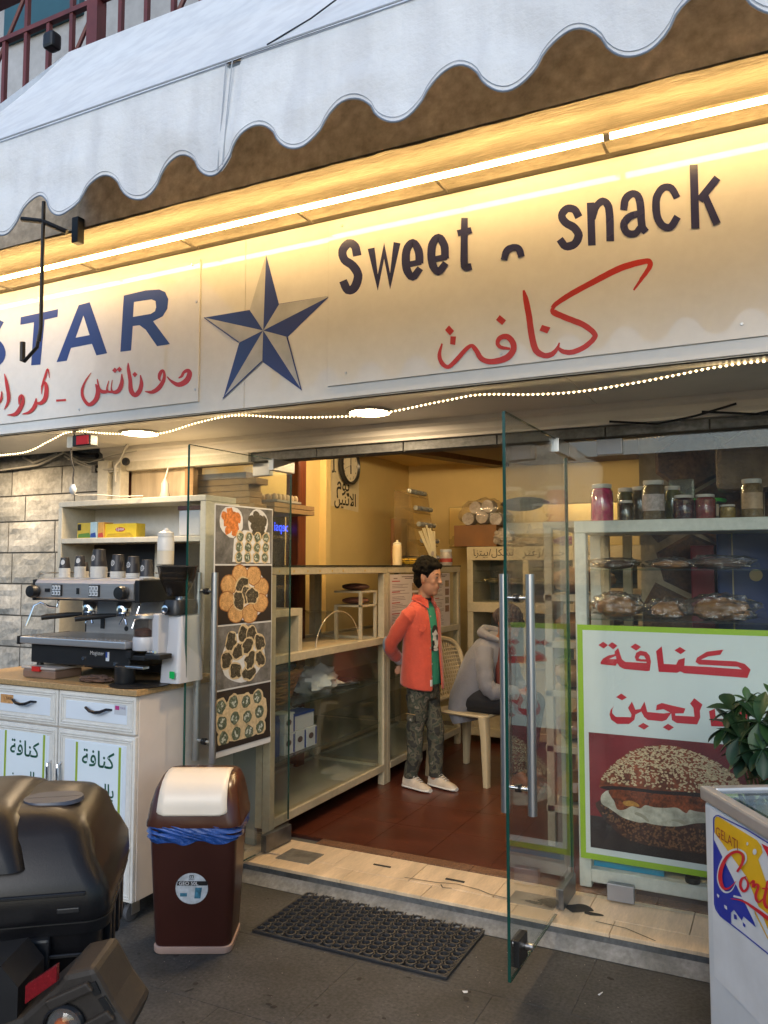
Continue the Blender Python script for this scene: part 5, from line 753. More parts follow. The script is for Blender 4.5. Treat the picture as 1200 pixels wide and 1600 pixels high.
jar('low jar of dark plum preserve',-.395,3.82,.046,.112,(.06,.01,.015)); jar('low jar of red preserve with screw lid',-.305,3.82,.045,.112,(.24,.025,.02))
jar('small low jar of yellow pickles',-.215,3.83,.036,.064,(.30,.18,.03)); jar('jar with kraft paper label at the right end of the row',-.115,3.83,.046,.172,(.25,.15,.06),m_labk)
# poster
FP=lambda u,v,t_:(u,3.656+t_,v)
po=thing('kunafa_poster','large green bordered poster with red Arabic words over a sesame burger photo','poster',(-.3,3.65,.2))
bx(-.846,.60,3.6575,3.660,.21,1.238).build('border',M('lime_border',(.32,.52,.018),.5,nz=(3,.06)),po)
bx(-.822,.576,3.6568,3.6574,.236,1.214).build('ground',M('poster_white',(.68,.74,.72),.5,nz=(2,.04)),po)
bx(-.802,.555,3.6562,3.6567,.262,.762).build('burger_photo_ground',M('burger_ground',(.19,.012,.016),.45,nz=(2.2,.7),nz2=(120,.1)),po)
traced('poster1',m_redp,FP,po,t=.0001); traced('poster2',m_redp,FP,po,t=.0001)
def blob(pts,mat,name,t_):
    m=MB(); q=[]; n=len(pts)
    for i in range(n):
        p0,p1,p2,p3=[Vector(pts[(i+k-1)%n]) for k in range(4)]
        for k in range(4):
            s=k/4; q.append(.5*((2*p1)+(p2-p0)*s+(2*p0-5*p1+4*p2-p3)*s*s+(p3-p0+3*(p1-p2))*s**3))
    q=[(a.x,a.y) for a in q]; tr=tessellate_polygon([[Vector((a[0],a[1],0)) for a in q]]); m.add([FP(a[0],a[1],t_) for a in q],tr); return m.build(name,mat,po,nofix=True)
m_bun=M('bun_crust',(.34,.075,.025),.4,nz=(9,.7),nz2=(60,.6)); m_bun2=M('bun_dark',(.065,.018,.010),.4,nz=(20,.6),nz2=(70,.5))
rect(FP,-.802,.555,.262,.40,-.00001).build('photo_shadow_print',M('burger_black',(.018,.006,.006),.45,nz=(3,.5)),po,nofix=True)
blob([(-.759,.47),(-.755,.409),(-.717,.37),(-.67,.332),(-.60,.311),(-.53,.305),(-.44,.303),(-.357,.304),(-.2,.31),(-.05,.35),(.03,.42),(.05,.48),(-.1,.52),(-.5,.50)],m_bun2,'bun_base_print',-.0001)
blob([(-.757,.524),(-.756,.545),(-.748,.569),(-.713,.616),(-.674,.654),(-.625,.693),(-.568,.72),(-.50,.734),(-.43,.736),(-.347,.715),(-.274,.687),(-.217,.649),(-.185,.611),(-.12,.57),(-.06,.53),(-.1,.51),(-.2,.53),(-.35,.548),(-.50,.541),(-.62,.541),(-.714,.536)],m_bun,'bun_top_print',-.0003)
blob([(-.757,.527),(-.714,.537),(-.62,.542),(-.50,.542),(-.35,.552),(-.2,.535),(-.2,.515),(-.35,.53),(-.5,.52),(-.62,.522),(-.714,.518)],M('burger_black',(.018,.006,.006),.45),'gap_print',-.00035)
blob([(-.715,.518),(-.739,.506),(-.753,.486),(-.75,.457),(-.721,.442),(-.692,.426),(-.655,.407),(-.594,.397),(-.566,.401),(-.529,.397),(-.461,.399),(-.416,.408),(-.353,.428),(-.25,.44),(-.12,.46),(-.06,.50),(-.15,.53),(-.35,.53),(-.5,.522),(-.62,.524)],M('cheese_filling',(.60,.56,.45),.4,nz=(16,.45),nz2=(45,.25)),'cheese_print',-.0005)
blob([(-.60,.44),(-.57,.43),(-.55,.41),(-.558,.405),(-.58,.42),(-.61,.43)],M('cheese_shadow',(.36,.33,.24),.4),'cheese_fold_print',-.00055)
blob([(-.45,.43),(-.42,.432),(-.40,.42),(-.41,.414),(-.43,.42),(-.46,.424)],MT['cheese_shadow'],'cheese_fold_print',-.00055)
blob([(-.715,.520),(-.708,.491),(-.696,.474),(-.683,.442),(-.654,.443),(-.621,.462),(-.588,.457),(-.564,.474),(-.527,.470),(-.482,.473),(-.436,.480),(-.401,.462),(-.385,.478),(-.352,.475),(-.25,.48),(-.1,.50),(-.15,.525),(-.35,.535),(-.5,.528),(-.62,.528)],M('syrup_glaze',(.33,.07,.018),.4,nz=(26,.8),nz2=(90,.7)),'glaze_print',-.0007)
blob([(-.66,.475),(-.63,.485),(-.60,.478),(-.59,.465),(-.62,.462),(-.65,.462)],M('glaze_light',(.55,.26,.05),.4,nz=(60,.5)),'glaze_highlight_print',-.0008)
sd=MB(); sd2=MB(); rg=random.Random(9)
dome=[(-.757,.543),(-.748,.569),(-.713,.616),(-.674,.654),(-.625,.693),(-.568,.72),(-.50,.734),(-.43,.736),(-.347,.715),(-.274,.687),(-.217,.649),(-.185,.611),(-.12,.57),(-.06,.53)]
def topz(u):
    for a_,b_ in zip(dome,dome[1:]):
        if a_[0]<=u<=b_[0]: return a_[1]+(b_[1]-a_[1])*(u-a_[0])/(b_[0]-a_[0])
    return 0
cnt=0
while cnt<1250:
    u=rg.uniform(-.755,-.08); v=rg.uniform(.545,.735); tz=topz(u)
    if v>tz-.001 or v<.552: continue
    h_=(v-.54)/max(.02,tz-.54)
    if rg.random()>.12+.75*h_**1.2+.25*(u>-.35): continue
    e_=1-.45*h_; adddisc(sd,FP,u,v,.0066*(.75+.4*rg.random()),.0040*e_,rot=rg.uniform(-.7,.7)+(PI/2 if rg.random()<.25*(1-h_) else 0),t=-.0009-cnt*1e-7,n=7); cnt+=1
cnt=0
while cnt<520:
    u=rg.uniform(-.75,-.02); v=rg.uniform(.305,.46); lo=.303+max(0,(-.60-u)/.16)**1.5*.12; hi=.46-.06*max(0,min(1,(u+.76)/.12))
    if v<lo+.006 or v>hi: continue
    adddisc(sd2,FP,u,v,.0060,.0036,rot=rg.uniform(0,PI),t=-.0003-cnt*1e-7,n=6); cnt+=1
stuff(sd.build('sesame_print',M('sesame_seed',(.72,.54,.32),.4,nz=(90,.5)),po,nofix=True)); stuff(sd2.build('dark_sesame_print',M('sesame_dark',(.20,.085,.035),.4,nz=(90,.5)),po,nofix=True))
# bags under the case and bits
tag(crumple((-.66,3.80,.215),(.15,.08,.055),3,.3).build('green_carrier_bag',M('green_bag',(.16,.40,.24),.3,nz=(12,.8),bump=(30,.8,.02))),'crumpled green and white plastic bag in the bottom of the case','bag')
tag(bx(-.80,-.50,3.70,3.74,.168,.192).build('blue_folded_sleeve',M('cyan_plastic',(.02,.30,.50),.35),bev=.005),'long folded light blue plastic sleeve in the bottom of the case','plastic sleeve')
tag(crumple((-.42,3.82,.20),(.10,.07,.035),7,.4).build('blue_grey_wrapper',M('bluegrey_wrap',(.10,.14,.18),.3)),'blue grey wrapper beside the light blue sleeve','wrapper')
tag(MB().lathe((-.385,3.70,.167),[(.03,0),(.032,.01),(.03,.022),(.02,.024)],16).build('jar_cap',m_black),'small round black lid on the case floor','lid')
gm_=MB(); 
for k,(x,y,a,b) in enumerate(((-.80,3.44,.06,.045),(-.74,3.41,.04,.018))): v=disc(lambda u,w,t_:(x+u,y+w,.0775),0,0,a,b,n=30,jag=.3,sd=k); gm_.add([(p_[0],p_[1],p_[2]+k*.0003) for p_ in v],[tuple(range(22))])
stuff(gm_.build('grime_patch',m_grime,th,nofix=True))
# rubble wall inside behind the case
rw=struct(bx(-.66,2.2,4.30,4.38,.07,2.46).build('rubble_wall',M('pale_mortar',(.40,.34,.24),.9,nz=(20,.3),bump=(40,.5,.01))))
m_rub=[M('rubble_%d'%i,c,.8,nz=(9,.5),nz2=(60,.5),bump=(40,.7,.008)) for i,c in enumerate(((.16,.085,.035),(.12,.065,.03),(.19,.11,.05)))]
rg=random.Random(21)
for j in range(9):
    for i in range(9):
        cx=-.56+i*.31+(.15 if j%2 else 0); cz=.2+j*.262; yf=4.272+rg.uniform(0,.014); n=6; P_=[]
        for k in range(n):
            a=2*PI*(k+.5)/n+rg.uniform(-.22,.22); P_.append((cx+.186*math.cos(a)*rg.uniform(.85,1.05),cz+.176*math.sin(a)*rg.uniform(.85,1.05)))
        if cz+.12>2.44: continue
        vs=[(max(p[0],-.655),4.302,p[1]) for p in P_]+[(max(-.65,cx+(p[0]-cx)*.88),yf,cz+(p[1]-cz)*.88) for p in P_]; fs=[(k,(k+1)%n,n+(k+1)%n,n+k) for k in range(n)]+[tuple(range(n,2*n))]
        MB().add(vs,fs).build('stone',rg.choice(m_rub),rw)
t=thing('blue_machine','dark blue cabinet with pale round marks at the right end inside','cabinet',(-.0,4.35,.08)); bx(-.28,.35,4.05,4.27,.08,1.66).build('body',M('deep_blue_paint',(.01,.035,.17),.35,nz=(3,.15)),t,bev=.01)
bx(-.215,-.209,4.042,4.0495,.6,1.66).build('seam',m_cr,t)
for x,z,r in ((-.115,1.46,.028),(-.01,1.36,.04),(-.01,1.22,.04)): MB().lathe((x,4.046,z),[(0,0),(r,0)],20,axis='y',cap=False).build('round_mark',M('cream_mark',(.55,.40,.22),.5),t,nofix=True)
tag(bx(-.40,-.295,4.10,4.27,1.2,1.60).build('red_board',M('dark_red_panel',(.20,.01,.012),.4),bev=.006),'dark red panel beside the blue cabinet','panel')
tag(bx(-.27,.20,3.98,4.2,1.85,2.055).build('wrapped_bundle',M('shrink_wrapped_bundle',(.22,.15,.08),.25,nz=(12,.4),bump=(22,1,.02)),bev=.03),'large shrink wrapped brown bundle above the jars','bundle')
tag(bx(-.50,-.27,4.15,4.27,1.74,1.80).build('cream_ledge',m_cr,bev=.006),'cream ledge behind the jars','ledge')
tag(bx(-.50,-.38,4.16,4.20,1.805,1.93).build('glass_tub',glassmat('tub_glass',(.75,.85,.8),1.5,.03,.25),bev=.012),'pale glass tub lid standing upright behind the jars','tub')
tag(MB().lathe((-.33,4.18,1.81),[(.09,0),(.095,.008),(.09,.016)],24).build('green_plastic_cover',M('green_plastic',(.05,.45,.04),.4)),'flat bright green plastic lid behind the jars','lid')
# interior ceiling lamps (real lamps above the counters)
for k,(x,y,l) in enumerate(((-2.0,4.25,'warm tube lamp on the shop ceiling just inside the doors'),(-1.45,4.75,'warm tube lamp on the shop ceiling above the bread rack'),(-2.75,4.75,'warm tube lamp on the shop ceiling over the glass counters'))):
    t=thing('ceiling_lamp',l,'ceiling lamp',(x,y,2.42),'ceiling lamps in the shop'); bx(x-.35,x+.35,y-.03,y+.03,2.43,2.458).build('housing',m_paint,t,bev=.004); MB().tube([(x-.32,y,2.405),(x+.32,y,2.405)],.016,10).build('tube',emitmat('shop_tube',(1,.72,.38),105),t)
# ---------------- coffee counter ----------------
m_cab=M('cabinet_cream',(.74,.72,.67),.4,nz=(3,.12),nz2=(30,.08)); m_pane=M('cabinet_pale_panel',(.70,.76,.82),.35,nz=(2,.08)); m_side=M('cabinet_side',(.70,.63,.57),.45,nz=(2,.15))
m_lam=M('tan_laminate',(.46,.30,.14),.4,nz=(90,.35),nz2=(5,.15)); m_dkg=M('dark_green_ink',(.01,.09,.055),.5); m_lime=M('lime_stripe',(.30,.42,.04),.5)
m_bronze=M('dark_bronze',(.05,.045,.05),.25,.85,nz=(20,.3))
cc=thing('coffee_counter','cream coffee counter on casters with drawers and kunafa posters on its doors','counter',(-2.93,2.85,0))
bx(-3.56,-2.4665,2.62,3.12,.10,.952).build('carcass',m_side,cc,bev=.003)
bx(-3.60,-2.452,2.585,3.16,.953,.978).build('worktop',m_lam,cc,bev=.003)
def frontpanel(x0,x1,z0,z1,name):
    t=bx(x0,x1,2.600,2.619,z0,z1).build(name,m_cab,cc,bev=.004)
    w=.028
    for k,(o,d) in enumerate(((.012,.006),(.022,.0045))):
        for (a,b,c,e) in ((x0+o,x1-o,z1-o-.008,z1-o),(x0+o,x1-o,z0+o,z0+o+.008),(x0+o,x0+o+.008,z0+o+.008,z1-o-.008),(x1-o-.008,x1-o,z0+o+.008,z1-o-.008)): bx(a,b,2.600-d,2.601,c,e).build('moulding',m_cab,t,bev=.002,seg=1)
    bx(x0+.046,x1-.046,2.5975,2.6005,z0+.040,z1-.040).build('inner_panel',m_pane,t,bev=.0015,seg=1)
    return t
def pull(pts,mt,par): MB().tube(pts,[.004,.006,.007,.007,.007,.006,.004][:len(pts)],8).build('handle',mt,par)
fps=[]
for (x0,x1) in ((-3.385,-2.928),(-2.922,-2.468)):
    d=frontpanel(x0,x1,.788,.948,'drawer'); cx=(x0+x1)/2+.02
    pull([(cx-.075,2.598,.885),(cx-.06,2.578,.888),(cx-.03,2.572,.876),(cx,2.572,.872),(cx+.03,2.572,.876),(cx+.06,2.578,.888),(cx+.075,2.598,.885)],m_bronze,d)
    d=frontpanel(x0,x1,.10,.780,'cabinet_door'); fps.append(d)
    hx=x1-.028 if x0<-3 else x0+.028
    pull([(hx,2.598,.635),(hx,2.575,.625),(hx+.006,2.570,.60),(hx+.008,2.570,.575),(hx+.006,2.570,.55),(hx,2.575,.525),(hx,2.598,.51)],m_chrome,d)
frontpanel(-3.56,-3.392,.10,.948,'end_panel')
for k,(x0,x1) in enumerate(((-3.268,-2.988),(-2.812,-2.532))):
    t=thing('door_poster',('strip poster with green Arabic words on the left cabinet door, behind the top box','strip poster with green Arabic words on the cabinet door by the corner')[k],'poster',((x0+x1)/2,2.596,.14),'posters on the coffee counter doors')
    bx(x0,x1,2.5955,2.5972,.14,.745 if k==0 else .735).build('sheet',M('poster_pale',(.74,.82,.86),.35,nz=(3,.05)),t)
    for a in (x0+.006,x1-.022): bx(a,a+.013,2.5948,2.5957,.14,.742 if k==0 else .732).build('stripe',m_lime,t)
    F=lambda u,v,q:((x0+x1)/2+u-.004,2.5945,v)
    text('\uFE94\uFED3\uFE8E\uFEE8\uFEDB','lettering',m_dkg,lambda u,v,q:((x0+x1)/2+u,2.5945,.672+v),w=.19,parent=t,bold=.012)
    text('\uFEE6\uFE92\uFEA0\uFEDF\uFE8E\uFE91','lettering',m_dkg,lambda u,v,q:((x0+x1)/2+u,2.5945,.535+v),w=.19,parent=t,bold=.012)
t=thing('drawer_sticker','small orange taxi sticker on the left drawer front','sticker',(-3.26,2.597,.86)); bx(-3.30,-3.215,2.5960,2.5972,.865,.905).build('card',M('orange_card',(.62,.32,.12),.5,nz=(60,.4)),t)
text('TAXI','lettering',m_mk,lambda u,v,q:(-3.245+u,2.5955,.888+v),w=.04,parent=t,bold=.02)
t=thing('drawer_sticker','small white sticker with a pink mark on the right drawer front','sticker',(-2.55,2.597,.87)); bx(-2.585,-2.518,2.5960,2.5972,.868,.912).build('card',m_bxw,t); bx(-2.58,-2.557,2.5952,2.5961,.888,.905).build('mark',M('pink_mark',(.45,.04,.20),.5),t); text('TAXI','lettering',M('violet_ink',(.10,.03,.2),.5),lambda u,v,q:(-2.537+u,2.5955,.897+v),w=.028,parent=t)
for k,(x,y) in enumerate(((-2.53,2.67),(-2.53,3.06),(-3.48,2.67),(-3.48,3.06))):
    c=bx(x-.025,x+.025,y-.03,y+.03,.085,.0995).build('caster',m_steel,cc)
    for s in (-.018,.018): bx(x+s-.002,x+s+.002,y-.025,y+.022,.03,.085).build('fork',m_steel,c)
    MB().lathe((x-.012,y-.01,.037),[(.02,0),(.036,.002),(.037,.012),(.036,.022),(.02,.024)],20,axis='x').build('wheel',M('grey_rubber',(.09,.09,.095),.5),c)
# ---------------- open shelf unit ----------------
su=thing('shelf_unit','cream painted open shelf unit standing behind the coffee machine','shelf unit',(-3.12,3.34,.03))
X0,X1,Ya,Yb=-3.64,-2.60,3.20,3.45
bx(X0,X1,Ya-.001,Yb,1.832,1.862).build('top_board',m_paint,su,bev=.003); bx(X0+.03,X1-.035,Ya,Yb-.01,1.627,1.655).build('shelf',m_paint,su,bev=.003)
bx(X0,X0+.028,Ya,Yb,.98,1.831).build('side_panel',m_paint,su,bev=.003); bx(X1-.034,X1,Ya,Yb+.03,.03,1.831).build('side_panel',m_paint,su,bev=.003)
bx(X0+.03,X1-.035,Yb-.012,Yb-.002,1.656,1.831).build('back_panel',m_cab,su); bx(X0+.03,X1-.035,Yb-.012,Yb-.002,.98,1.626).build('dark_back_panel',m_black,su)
bx(-3.13,-3.09,Yb-.03,Yb-.013,.98,1.626).build('back_batten',m_paint,su)
bx(-2.36-.24,-2.46,3.452,3.47,.08,1.80).build('grey_side_board',M('greygreen_board',(.25,.27,.24),.5,nz=(3,.15)),su)
def teabox(x0,x1,z1,col,label,col2,txt=None,y=3.24):
    t=thing('tea_box',label,'tea box',((x0+x1)/2,y+.03,1.656)); bx(x0,x1,y,y+.07,1.656,z1).build('carton',M('tea_'+str(int(col[0]*100))+str(int(col[1]*100)),col,.4,nz=(30,.12)),t,bev=.0015,seg=1)
    w=x1-x0; h=z1-1.656
    m=MB(); m.add([(x0+w*.05,y-.0008,1.66),(x0+w*.95,y-.0008,1.66),(x0+w*.8,y-.0008,1.656+h*.35),(x0+w*.1,y-.0008,1.656+h*.28)],[(0,1,2,3)]); m.build('print_band',col2,t,nofix=True)
    if txt: v=disc(lambda u,q,_:((x0+x1)/2+u,y-.0012,1.656+h*.58+q),0,0,w*.16,h*.16,n=14); MB().add(v,[tuple(range(14))]).build('oval_logo',m_inkr,t,nofix=True); text(txt,'lettering',m_bxw,lambda u,q,_:((x0+x1)/2+u,y-.002,1.656+h*.58+q),w=w*.24,parent=t,bold=.02)
    return t
teabox(-3.535,-3.42,1.742,(.55,.40,.05),'yellow green tea carton at the left end of the shelf',M('tea_green',(.10,.22,.04),.5)); bx(-3.53,-3.505,3.2385,3.2395,1.70,1.735).build('portrait_mark',m_mk,bpy.data.objects['tea_box'])
teabox(-3.42,-3.372,1.744,(.35,.50,.58),'narrow pale blue tea carton between two yellow cartons',m_bxb,y=3.225); teabox(-3.37,-3.325,1.742,(.62,.33,.08),'narrow orange fruit tea carton on the shelf',m_inkr,y=3.232)
teabox(-3.325,-3.10,1.732,(.72,.52,.03),'long yellow tea carton with a red oval logo',M('tea_yellow_dark',(.50,.33,.02),.5),'Lipton')
t=thing('food_container','square clear container of white powder with a brown lid on the shelf','container',(-2.73,3.3,1.656)); bx(-2.80,-2.66,3.23,3.36,1.658,1.79).build('tub',M('milky_plastic',(.50,.52,.55),.25,nz=(4,.05)),t,bev=.01); bx(-2.795,-2.665,3.235,3.355,1.66,1.74).build('powder',m_bxw,t); bx(-2.805,-2.655,3.225,3.365,1.79,1.812).build('lid',M('brown_lid',(.09,.035,.03),.4),t,bev=.004)
# ---------------- espresso machine ----------------
em=thing('espresso_machine','two group steel espresso machine on the coffee counter','espresso machine',(-2.93,2.85,.978))
m_ss=M('machine_steel',(.60,.58,.57),.30,.75,nz=(5,.2),stretch=(.2,1,6))
hs=bx(-3.275,-2.625,2.752,3.14,1.338,1.432).build('upper_housing',m_black,em,bev=.008)
MB().prism([(1.340,2.758),(1.352,2.744),(1.42,2.744),(1.436,2.756),(1.44,2.79),(1.436,2.795),(1.34,2.77)],lambda v,y,x:(x,y,v),-3.268,-2.632).build('front_fascia',m_ss,em)
bx(-3.292,-3.269,2.748,3.1,1.335,1.438).build('end_cheek',m_black,em,bev=.005); bx(-2.631,-2.604,2.748,3.14,1.335,1.438).build('end_cheek',m_black,em,bev=.005)
bx(-3.27,-2.63,2.80,3.13,1.438,1.444).build('cup_tray',m_ss,em,bev=.002)
MB().tube([(-3.262,2.76,1.442),(-3.262,2.76,1.462),(-3.262,2.82,1.468),(-3.262,3.12,1.468),(-2.64,3.12,1.468),(-2.64,2.90,1.468)],.003,6).build('cup_rail',m_chrome,em)
for x in (-3.115,-2.872):
    p=bx(x-.034,x+.034,2.738,2.746,1.358,1.414).build('button_panel',m_black,em,bev=.002)
    for i in range(3):
        for j in range(2): bx(x-.029+i*.0195,x-.029+i*.0195+.0165,2.7355,2.7385,1.362+j*.025,1.362+j*.025+.022).build('button',M('button_white',(.60,.64,.68),.4),p,bev=.001,seg=1); bx(x-.024+i*.0195,x-.018+i*.0195,2.735,2.7355,1.367+j*.025,1.379+j*.025).build('symbol',m_mk,p)
for x in (-3.255,-2.685): MB().lathe((x,2.744,1.380),[(.018,0),(.030,-.006),(.032,-.03),(.028,-.042),(.0,-.044)],18,axis='y').build('steam_knob',m_black,em)
bx(-3.195,-3.165,2.739,2.745,1.378,1.394).build('switch',m_black,em); bx(-2.985,-2.97,2.739,2.745,1.37,1.398).build('switch',m_black,em)
bx(-3.17,-2.62,2.98,3.0,1.165,1.338).build('backsplash',m_ss,em); bx(-3.20,-2.62,3.0,3.12,.99,1.337).build('rear_housing',m_black,em)
for k,x in enumerate((-3.02,-2.80)):
    g=MB().lathe((x,2.86,1.30),[(.032,-.02),(.036,-.015),(.036,.03),(.03,.038)],16).build('group_head',m_chrome,em)
    MB().lathe((x,2.86,1.262),[(.02,0),(.034,.004),(.035,.018)],16).build('portafilter',m_chrome,g)
    MB().tube([(x-.02,2.83,1.272),(x-.06,2.775,1.268),(x-.11,2.70,1.262),(x-.125,2.68,1.258)],[.008,.013,.014,.012],10).build('filter_handle',m_black,g)
    for s in (-1,1): MB().tube([(x,2.86,1.262),(x+s*.012,2.86,1.245),(x+s*.022,2.855,1.225)],.0055,7).build('spout',m_chrome,g)
MB().lathe((-2.90,2.979,1.195),[(0,-.001),(.012,-.002),(.013,0)],12,axis='y',cap=False).build('drain_port',m_black,em); bx(-3.07,-3.045,2.976,2.98,1.19,1.24).build('gauge',m_black,em)
MB().tube([(-3.19,2.82,1.338),(-3.19,2.81,1.30),(-3.21,2.78,1.305),(-3.235,2.75,1.325),(-3.255,2.73,1.31),(-3.262,2.71,1.25),(-3.268,2.70,1.215)],.005,8).build('steam_wand',m_chrome,em)
MB().tube([(-2.64,2.80,1.338),(-2.64,2.78,1.29),(-2.65,2.76,1.22)],.005,8).build('steam_wand',m_chrome,em)
bx(-3.27,-2.60,2.665,2.975,1.135,1.168).build('drip_tray',m_ss,em,bev=.006); bx(-3.283,-3.271,2.66,2.97,1.13,1.17).build('tray_end',m_black,em,bev=.003)
gm=MB()
for k in range(22): gm.box(-3.24+k*.0285,-3.24+k*.0285+.010,2.70,2.96,1.168,1.172)
stuff(gm.build('drip_grid',m_ss,em))
bx(-3.23,-2.605,2.70,3.12,1.045,1.134).build('base',m_black,em,bev=.006)
for x in (-3.20,-2.64):
    for y in (2.73,3.07): MB().lathe((x,y,.979),[(.018,0),(.02,.004),(.016,.066)],12).build('foot',m_black,em)
text('Magister','lettering',M('silver_ink',(.5,.5,.5),.4),lambda u,v,q:(-2.80+u,2.6985,1.105+v),w=.085,parent=em); bx(-2.745,-2.725,2.6975,2.6995,1.075,1.115).build('badge',m_bxw,em); bx(-2.745,-2.735,2.6965,2.6976,1.09,1.115).build('badge_mark',m_bxb,em)
for x,z in ((-2.885,1.08),(-2.69,1.065)): MB().lathe((x,2.699,z),[(0,-.003),(.008,-.004),(.009,0)],12,axis='y',cap=False).build('knob',m_chrome,em)
t=thing('plastic_box','low clear brown lunch box with red clip under the espresso machine','box',(-3.13,2.72,.979)); bx(-3.235,-3.02,2.66,2.82,.979,1.02).build('tub',M('brownish_plastic',(.22,.14,.10),.3),t,bev=.008); bx(-3.24,-3.015,2.655,2.825,1.021,1.031).build('lid',M('lid_milky',(.45,.40,.36),.35),t,bev=.003); bx(-3.16,-3.11,2.647,2.66,1.012,1.034).build('clip',m_red,t)
tag(crumple((-2.80,2.70,.992),(.085,.05,.016),4,.45).build('brown_cloth',M('brown_cloth',(.13,.07,.045),.9,nz=(30,.3),bump=(60,.5,.004))),'crumpled brown cloth on the counter under the machine','cloth')
# cups
m_cupw=M('cup_rim_white',(.62,.60,.56),.5); m_cupd=M('cup_charcoal',(.020,.018,.021),.45,nz=(9,.2)); m_emb=M('emblem_white',(.6,.6,.6),.5)
def cups(label,x,y,n,r,h,emb=True,flat=False):
    t=thing('cup_stack',label,'cup stack',(x,y,1.445),'stacks of paper cups on the espresso machine'); z=1.445; c0=None
    for k in range(n):
        if c0 is None: c0=MB().lathe((x,y,z),[(r,0),(r*1.03,.002),(r,.0045),(r*.985,.0075)],18).build('cup',m_cupw,t); c=c0
        else: c=c0.copy(); COL.objects.link(c)
        c.location=Vector((0,0,k*.0078))+c0.location*0+Vector((0,0,0)) if k else c0.location
    z=1.445+n*.0078
    top=MB().lathe((x,y,z),[(r,0),(r*1.02,.002),(r*.97,.006),(r*.74,h),(r*.70,h+.001),(r*.69,h-.004),(0,h-.004)],20,cap=False).build('top_cup',m_cupd,t)
    if emb:
        cx,cy=-.70,-.71
        for k in range(9):
            a=2*PI*k/9; u=.011*math.cos(a); v=.011*math.sin(a); fn=lambda p,q,_:(x+.08*r+p*.9-r*.18,y-r*math.sqrt(max(0,1-((p*.9-.1*r)/r)**2))*(1-.26*(.5*h+q)/h)-.0012,z+.5*h+q)
            dd=disc(fn,u,v,.0045,.003,rot=a,n=7); MB().add(dd,[tuple(range(7))]).build('emblem_petal',m_emb,top,nofix=True)
        dd=disc(fn,0,0,.0035,.0035,n=8); MB().add(dd,[tuple(range(8))]).build('emblem_petal',m_emb,top,nofix=True)
    else:
        fn=lambda p,q,_:(x+p+r*.35,y-r*math.sqrt(max(0,1-((p+r*.35)/r)**2))*(1-.26*(.55*h+q)/h)-.0015,z+.55*h+q)
        dd=disc(fn,0,0,.010,.013,n=12); MB().add(dd,[tuple(range(12))]).build('round_label',m_emb,top,nofix=True)
    return t
cups('small cup stack with a round white label, leftmost on the machine',-3.20,2.86,6,.027,.052,False)
cups('low cup stack half hidden behind the leftmost ones',-3.145,2.93,4,.025,.045,False)
cups('second labelled cup stack from the left, seven rims below',-3.095,2.86,7,.027,.052,False)
cups('small cup stack partly hidden behind the tallest one',-3.03,2.94,6,.025,.045,False)
cups('tallest and widest cup stack, in the middle of the machine top',-2.96,2.85,7,.0385,.082)
cups('charcoal cup stack just right of the tallest one',-2.845,2.86,4,.036,.080)
cups('charcoal cup stack with a large round emblem in front',-2.748,2.86,3,.034,.078)
cups('charcoal cup stack at the right end of the machine top',-2.672,2.87,1,.034,.078)
# grinder
gr_=thing('coffee_grinder','white and chrome coffee grinder with smoked bean hopper beside the espresso machine','coffee grinder',(-2.47,2.83,.979))
m_wp=M('white_plastic',(.46,.47,.50),.3,nz=(3,.05)); m_smk=glassmat('smoked_hopper',(.28,.24,.20),1.2,.04,.1,(.2,.17,.14))
tag(MB().lathe((-2.56,2.72,.979),[(.13,0),(.132,.004),(.12,.006)],24).build('black_tray_mat',m_black),'flat black mat under the coffee grinder','mat')
m=MB(); 
def rrect(cx,cy,hx,hy,z,r=.02,n=4):
    P_=[]
    for (sx,sy,a0) in ((1,1,0),(-1,1,PI/2),(-1,-1,PI),(1,-1,1.5*PI)):
        for k in range(n+1): a=a0+k*PI/2/n; P_.append((cx+sx*(hx-r)+r*math.cos(a),cy+sy*(hy-r)+r*math.sin(a),z))
    return P_
m.rings([rrect(-2.445,2.86,.056,.09,.986),rrect(-2.445,2.86,.054,.086,1.06),rrect(-2.447,2.87,.045,.075,1.18),rrect(-2.449,2.87,.043,.073,1.275),rrect(-2.449,2.87,.038,.065,1.285)]).build('body',m_wp,gr_)
MB().rings([rrect(-2.452,2.85,.050,.08,1.286,.03),rrect(-2.452,2.85,.052,.08,1.32,.03),rrect(-2.452,2.85,.045,.07,1.35,.03)]).build('collar',m_black,gr_)
MB().lathe((-2.455,2.85,1.335),[(.022,0),(.024,.03),(.022,.032)],16).build('ring',m_chrome,gr_)
MB().lathe((-2.47,2.85,1.365),[(.042,0),(.05,.01),(.082,.085),(.09,.13),(.092,.134)],24,cap=False).build('hopper',m_smk,gr_); MB().lathe((-2.47,2.85,1.497),[(.0,0),(.094,0),(.095,.006),(.0,.008)],24,cap=False).build('hopper_lid',M('smoked_lid',(.05,.045,.04),.2),gr_)
MB().lathe((-2.47,2.85,1.368),[(.038,0),(.045,.01),(.066,.055),(.06,.062),(0,.066)],20).build('coffee_beans',M('beans',(.06,.028,.014),.5,nz=(120,.7),bump=(120,.8,.01)),gr_)
MB().lathe((-2.552,2.735,1.19),[(.045,0),(.048,.003),(.048,.078)],24,cap=False).build('doser_glass',glassmat('doser_smoke',(.55,.50,.45),1.1,.03,.15,(.3,.28,.26)),gr_)
MB().lathe((-2.552,2.735,1.192),[(.043,0),(.044,.025),(.03,.034),(0,.036)],20).build('ground_coffee',M('ground_coffee',(.16,.05,.02),.8,nz=(60,.4)),gr_)
MB().lathe((-2.552,2.735,1.268),[(.05,0),(.054,.004),(.054,.016),(.048,.022),(0,.023)],24).build('doser_lid',m_steel,gr_)
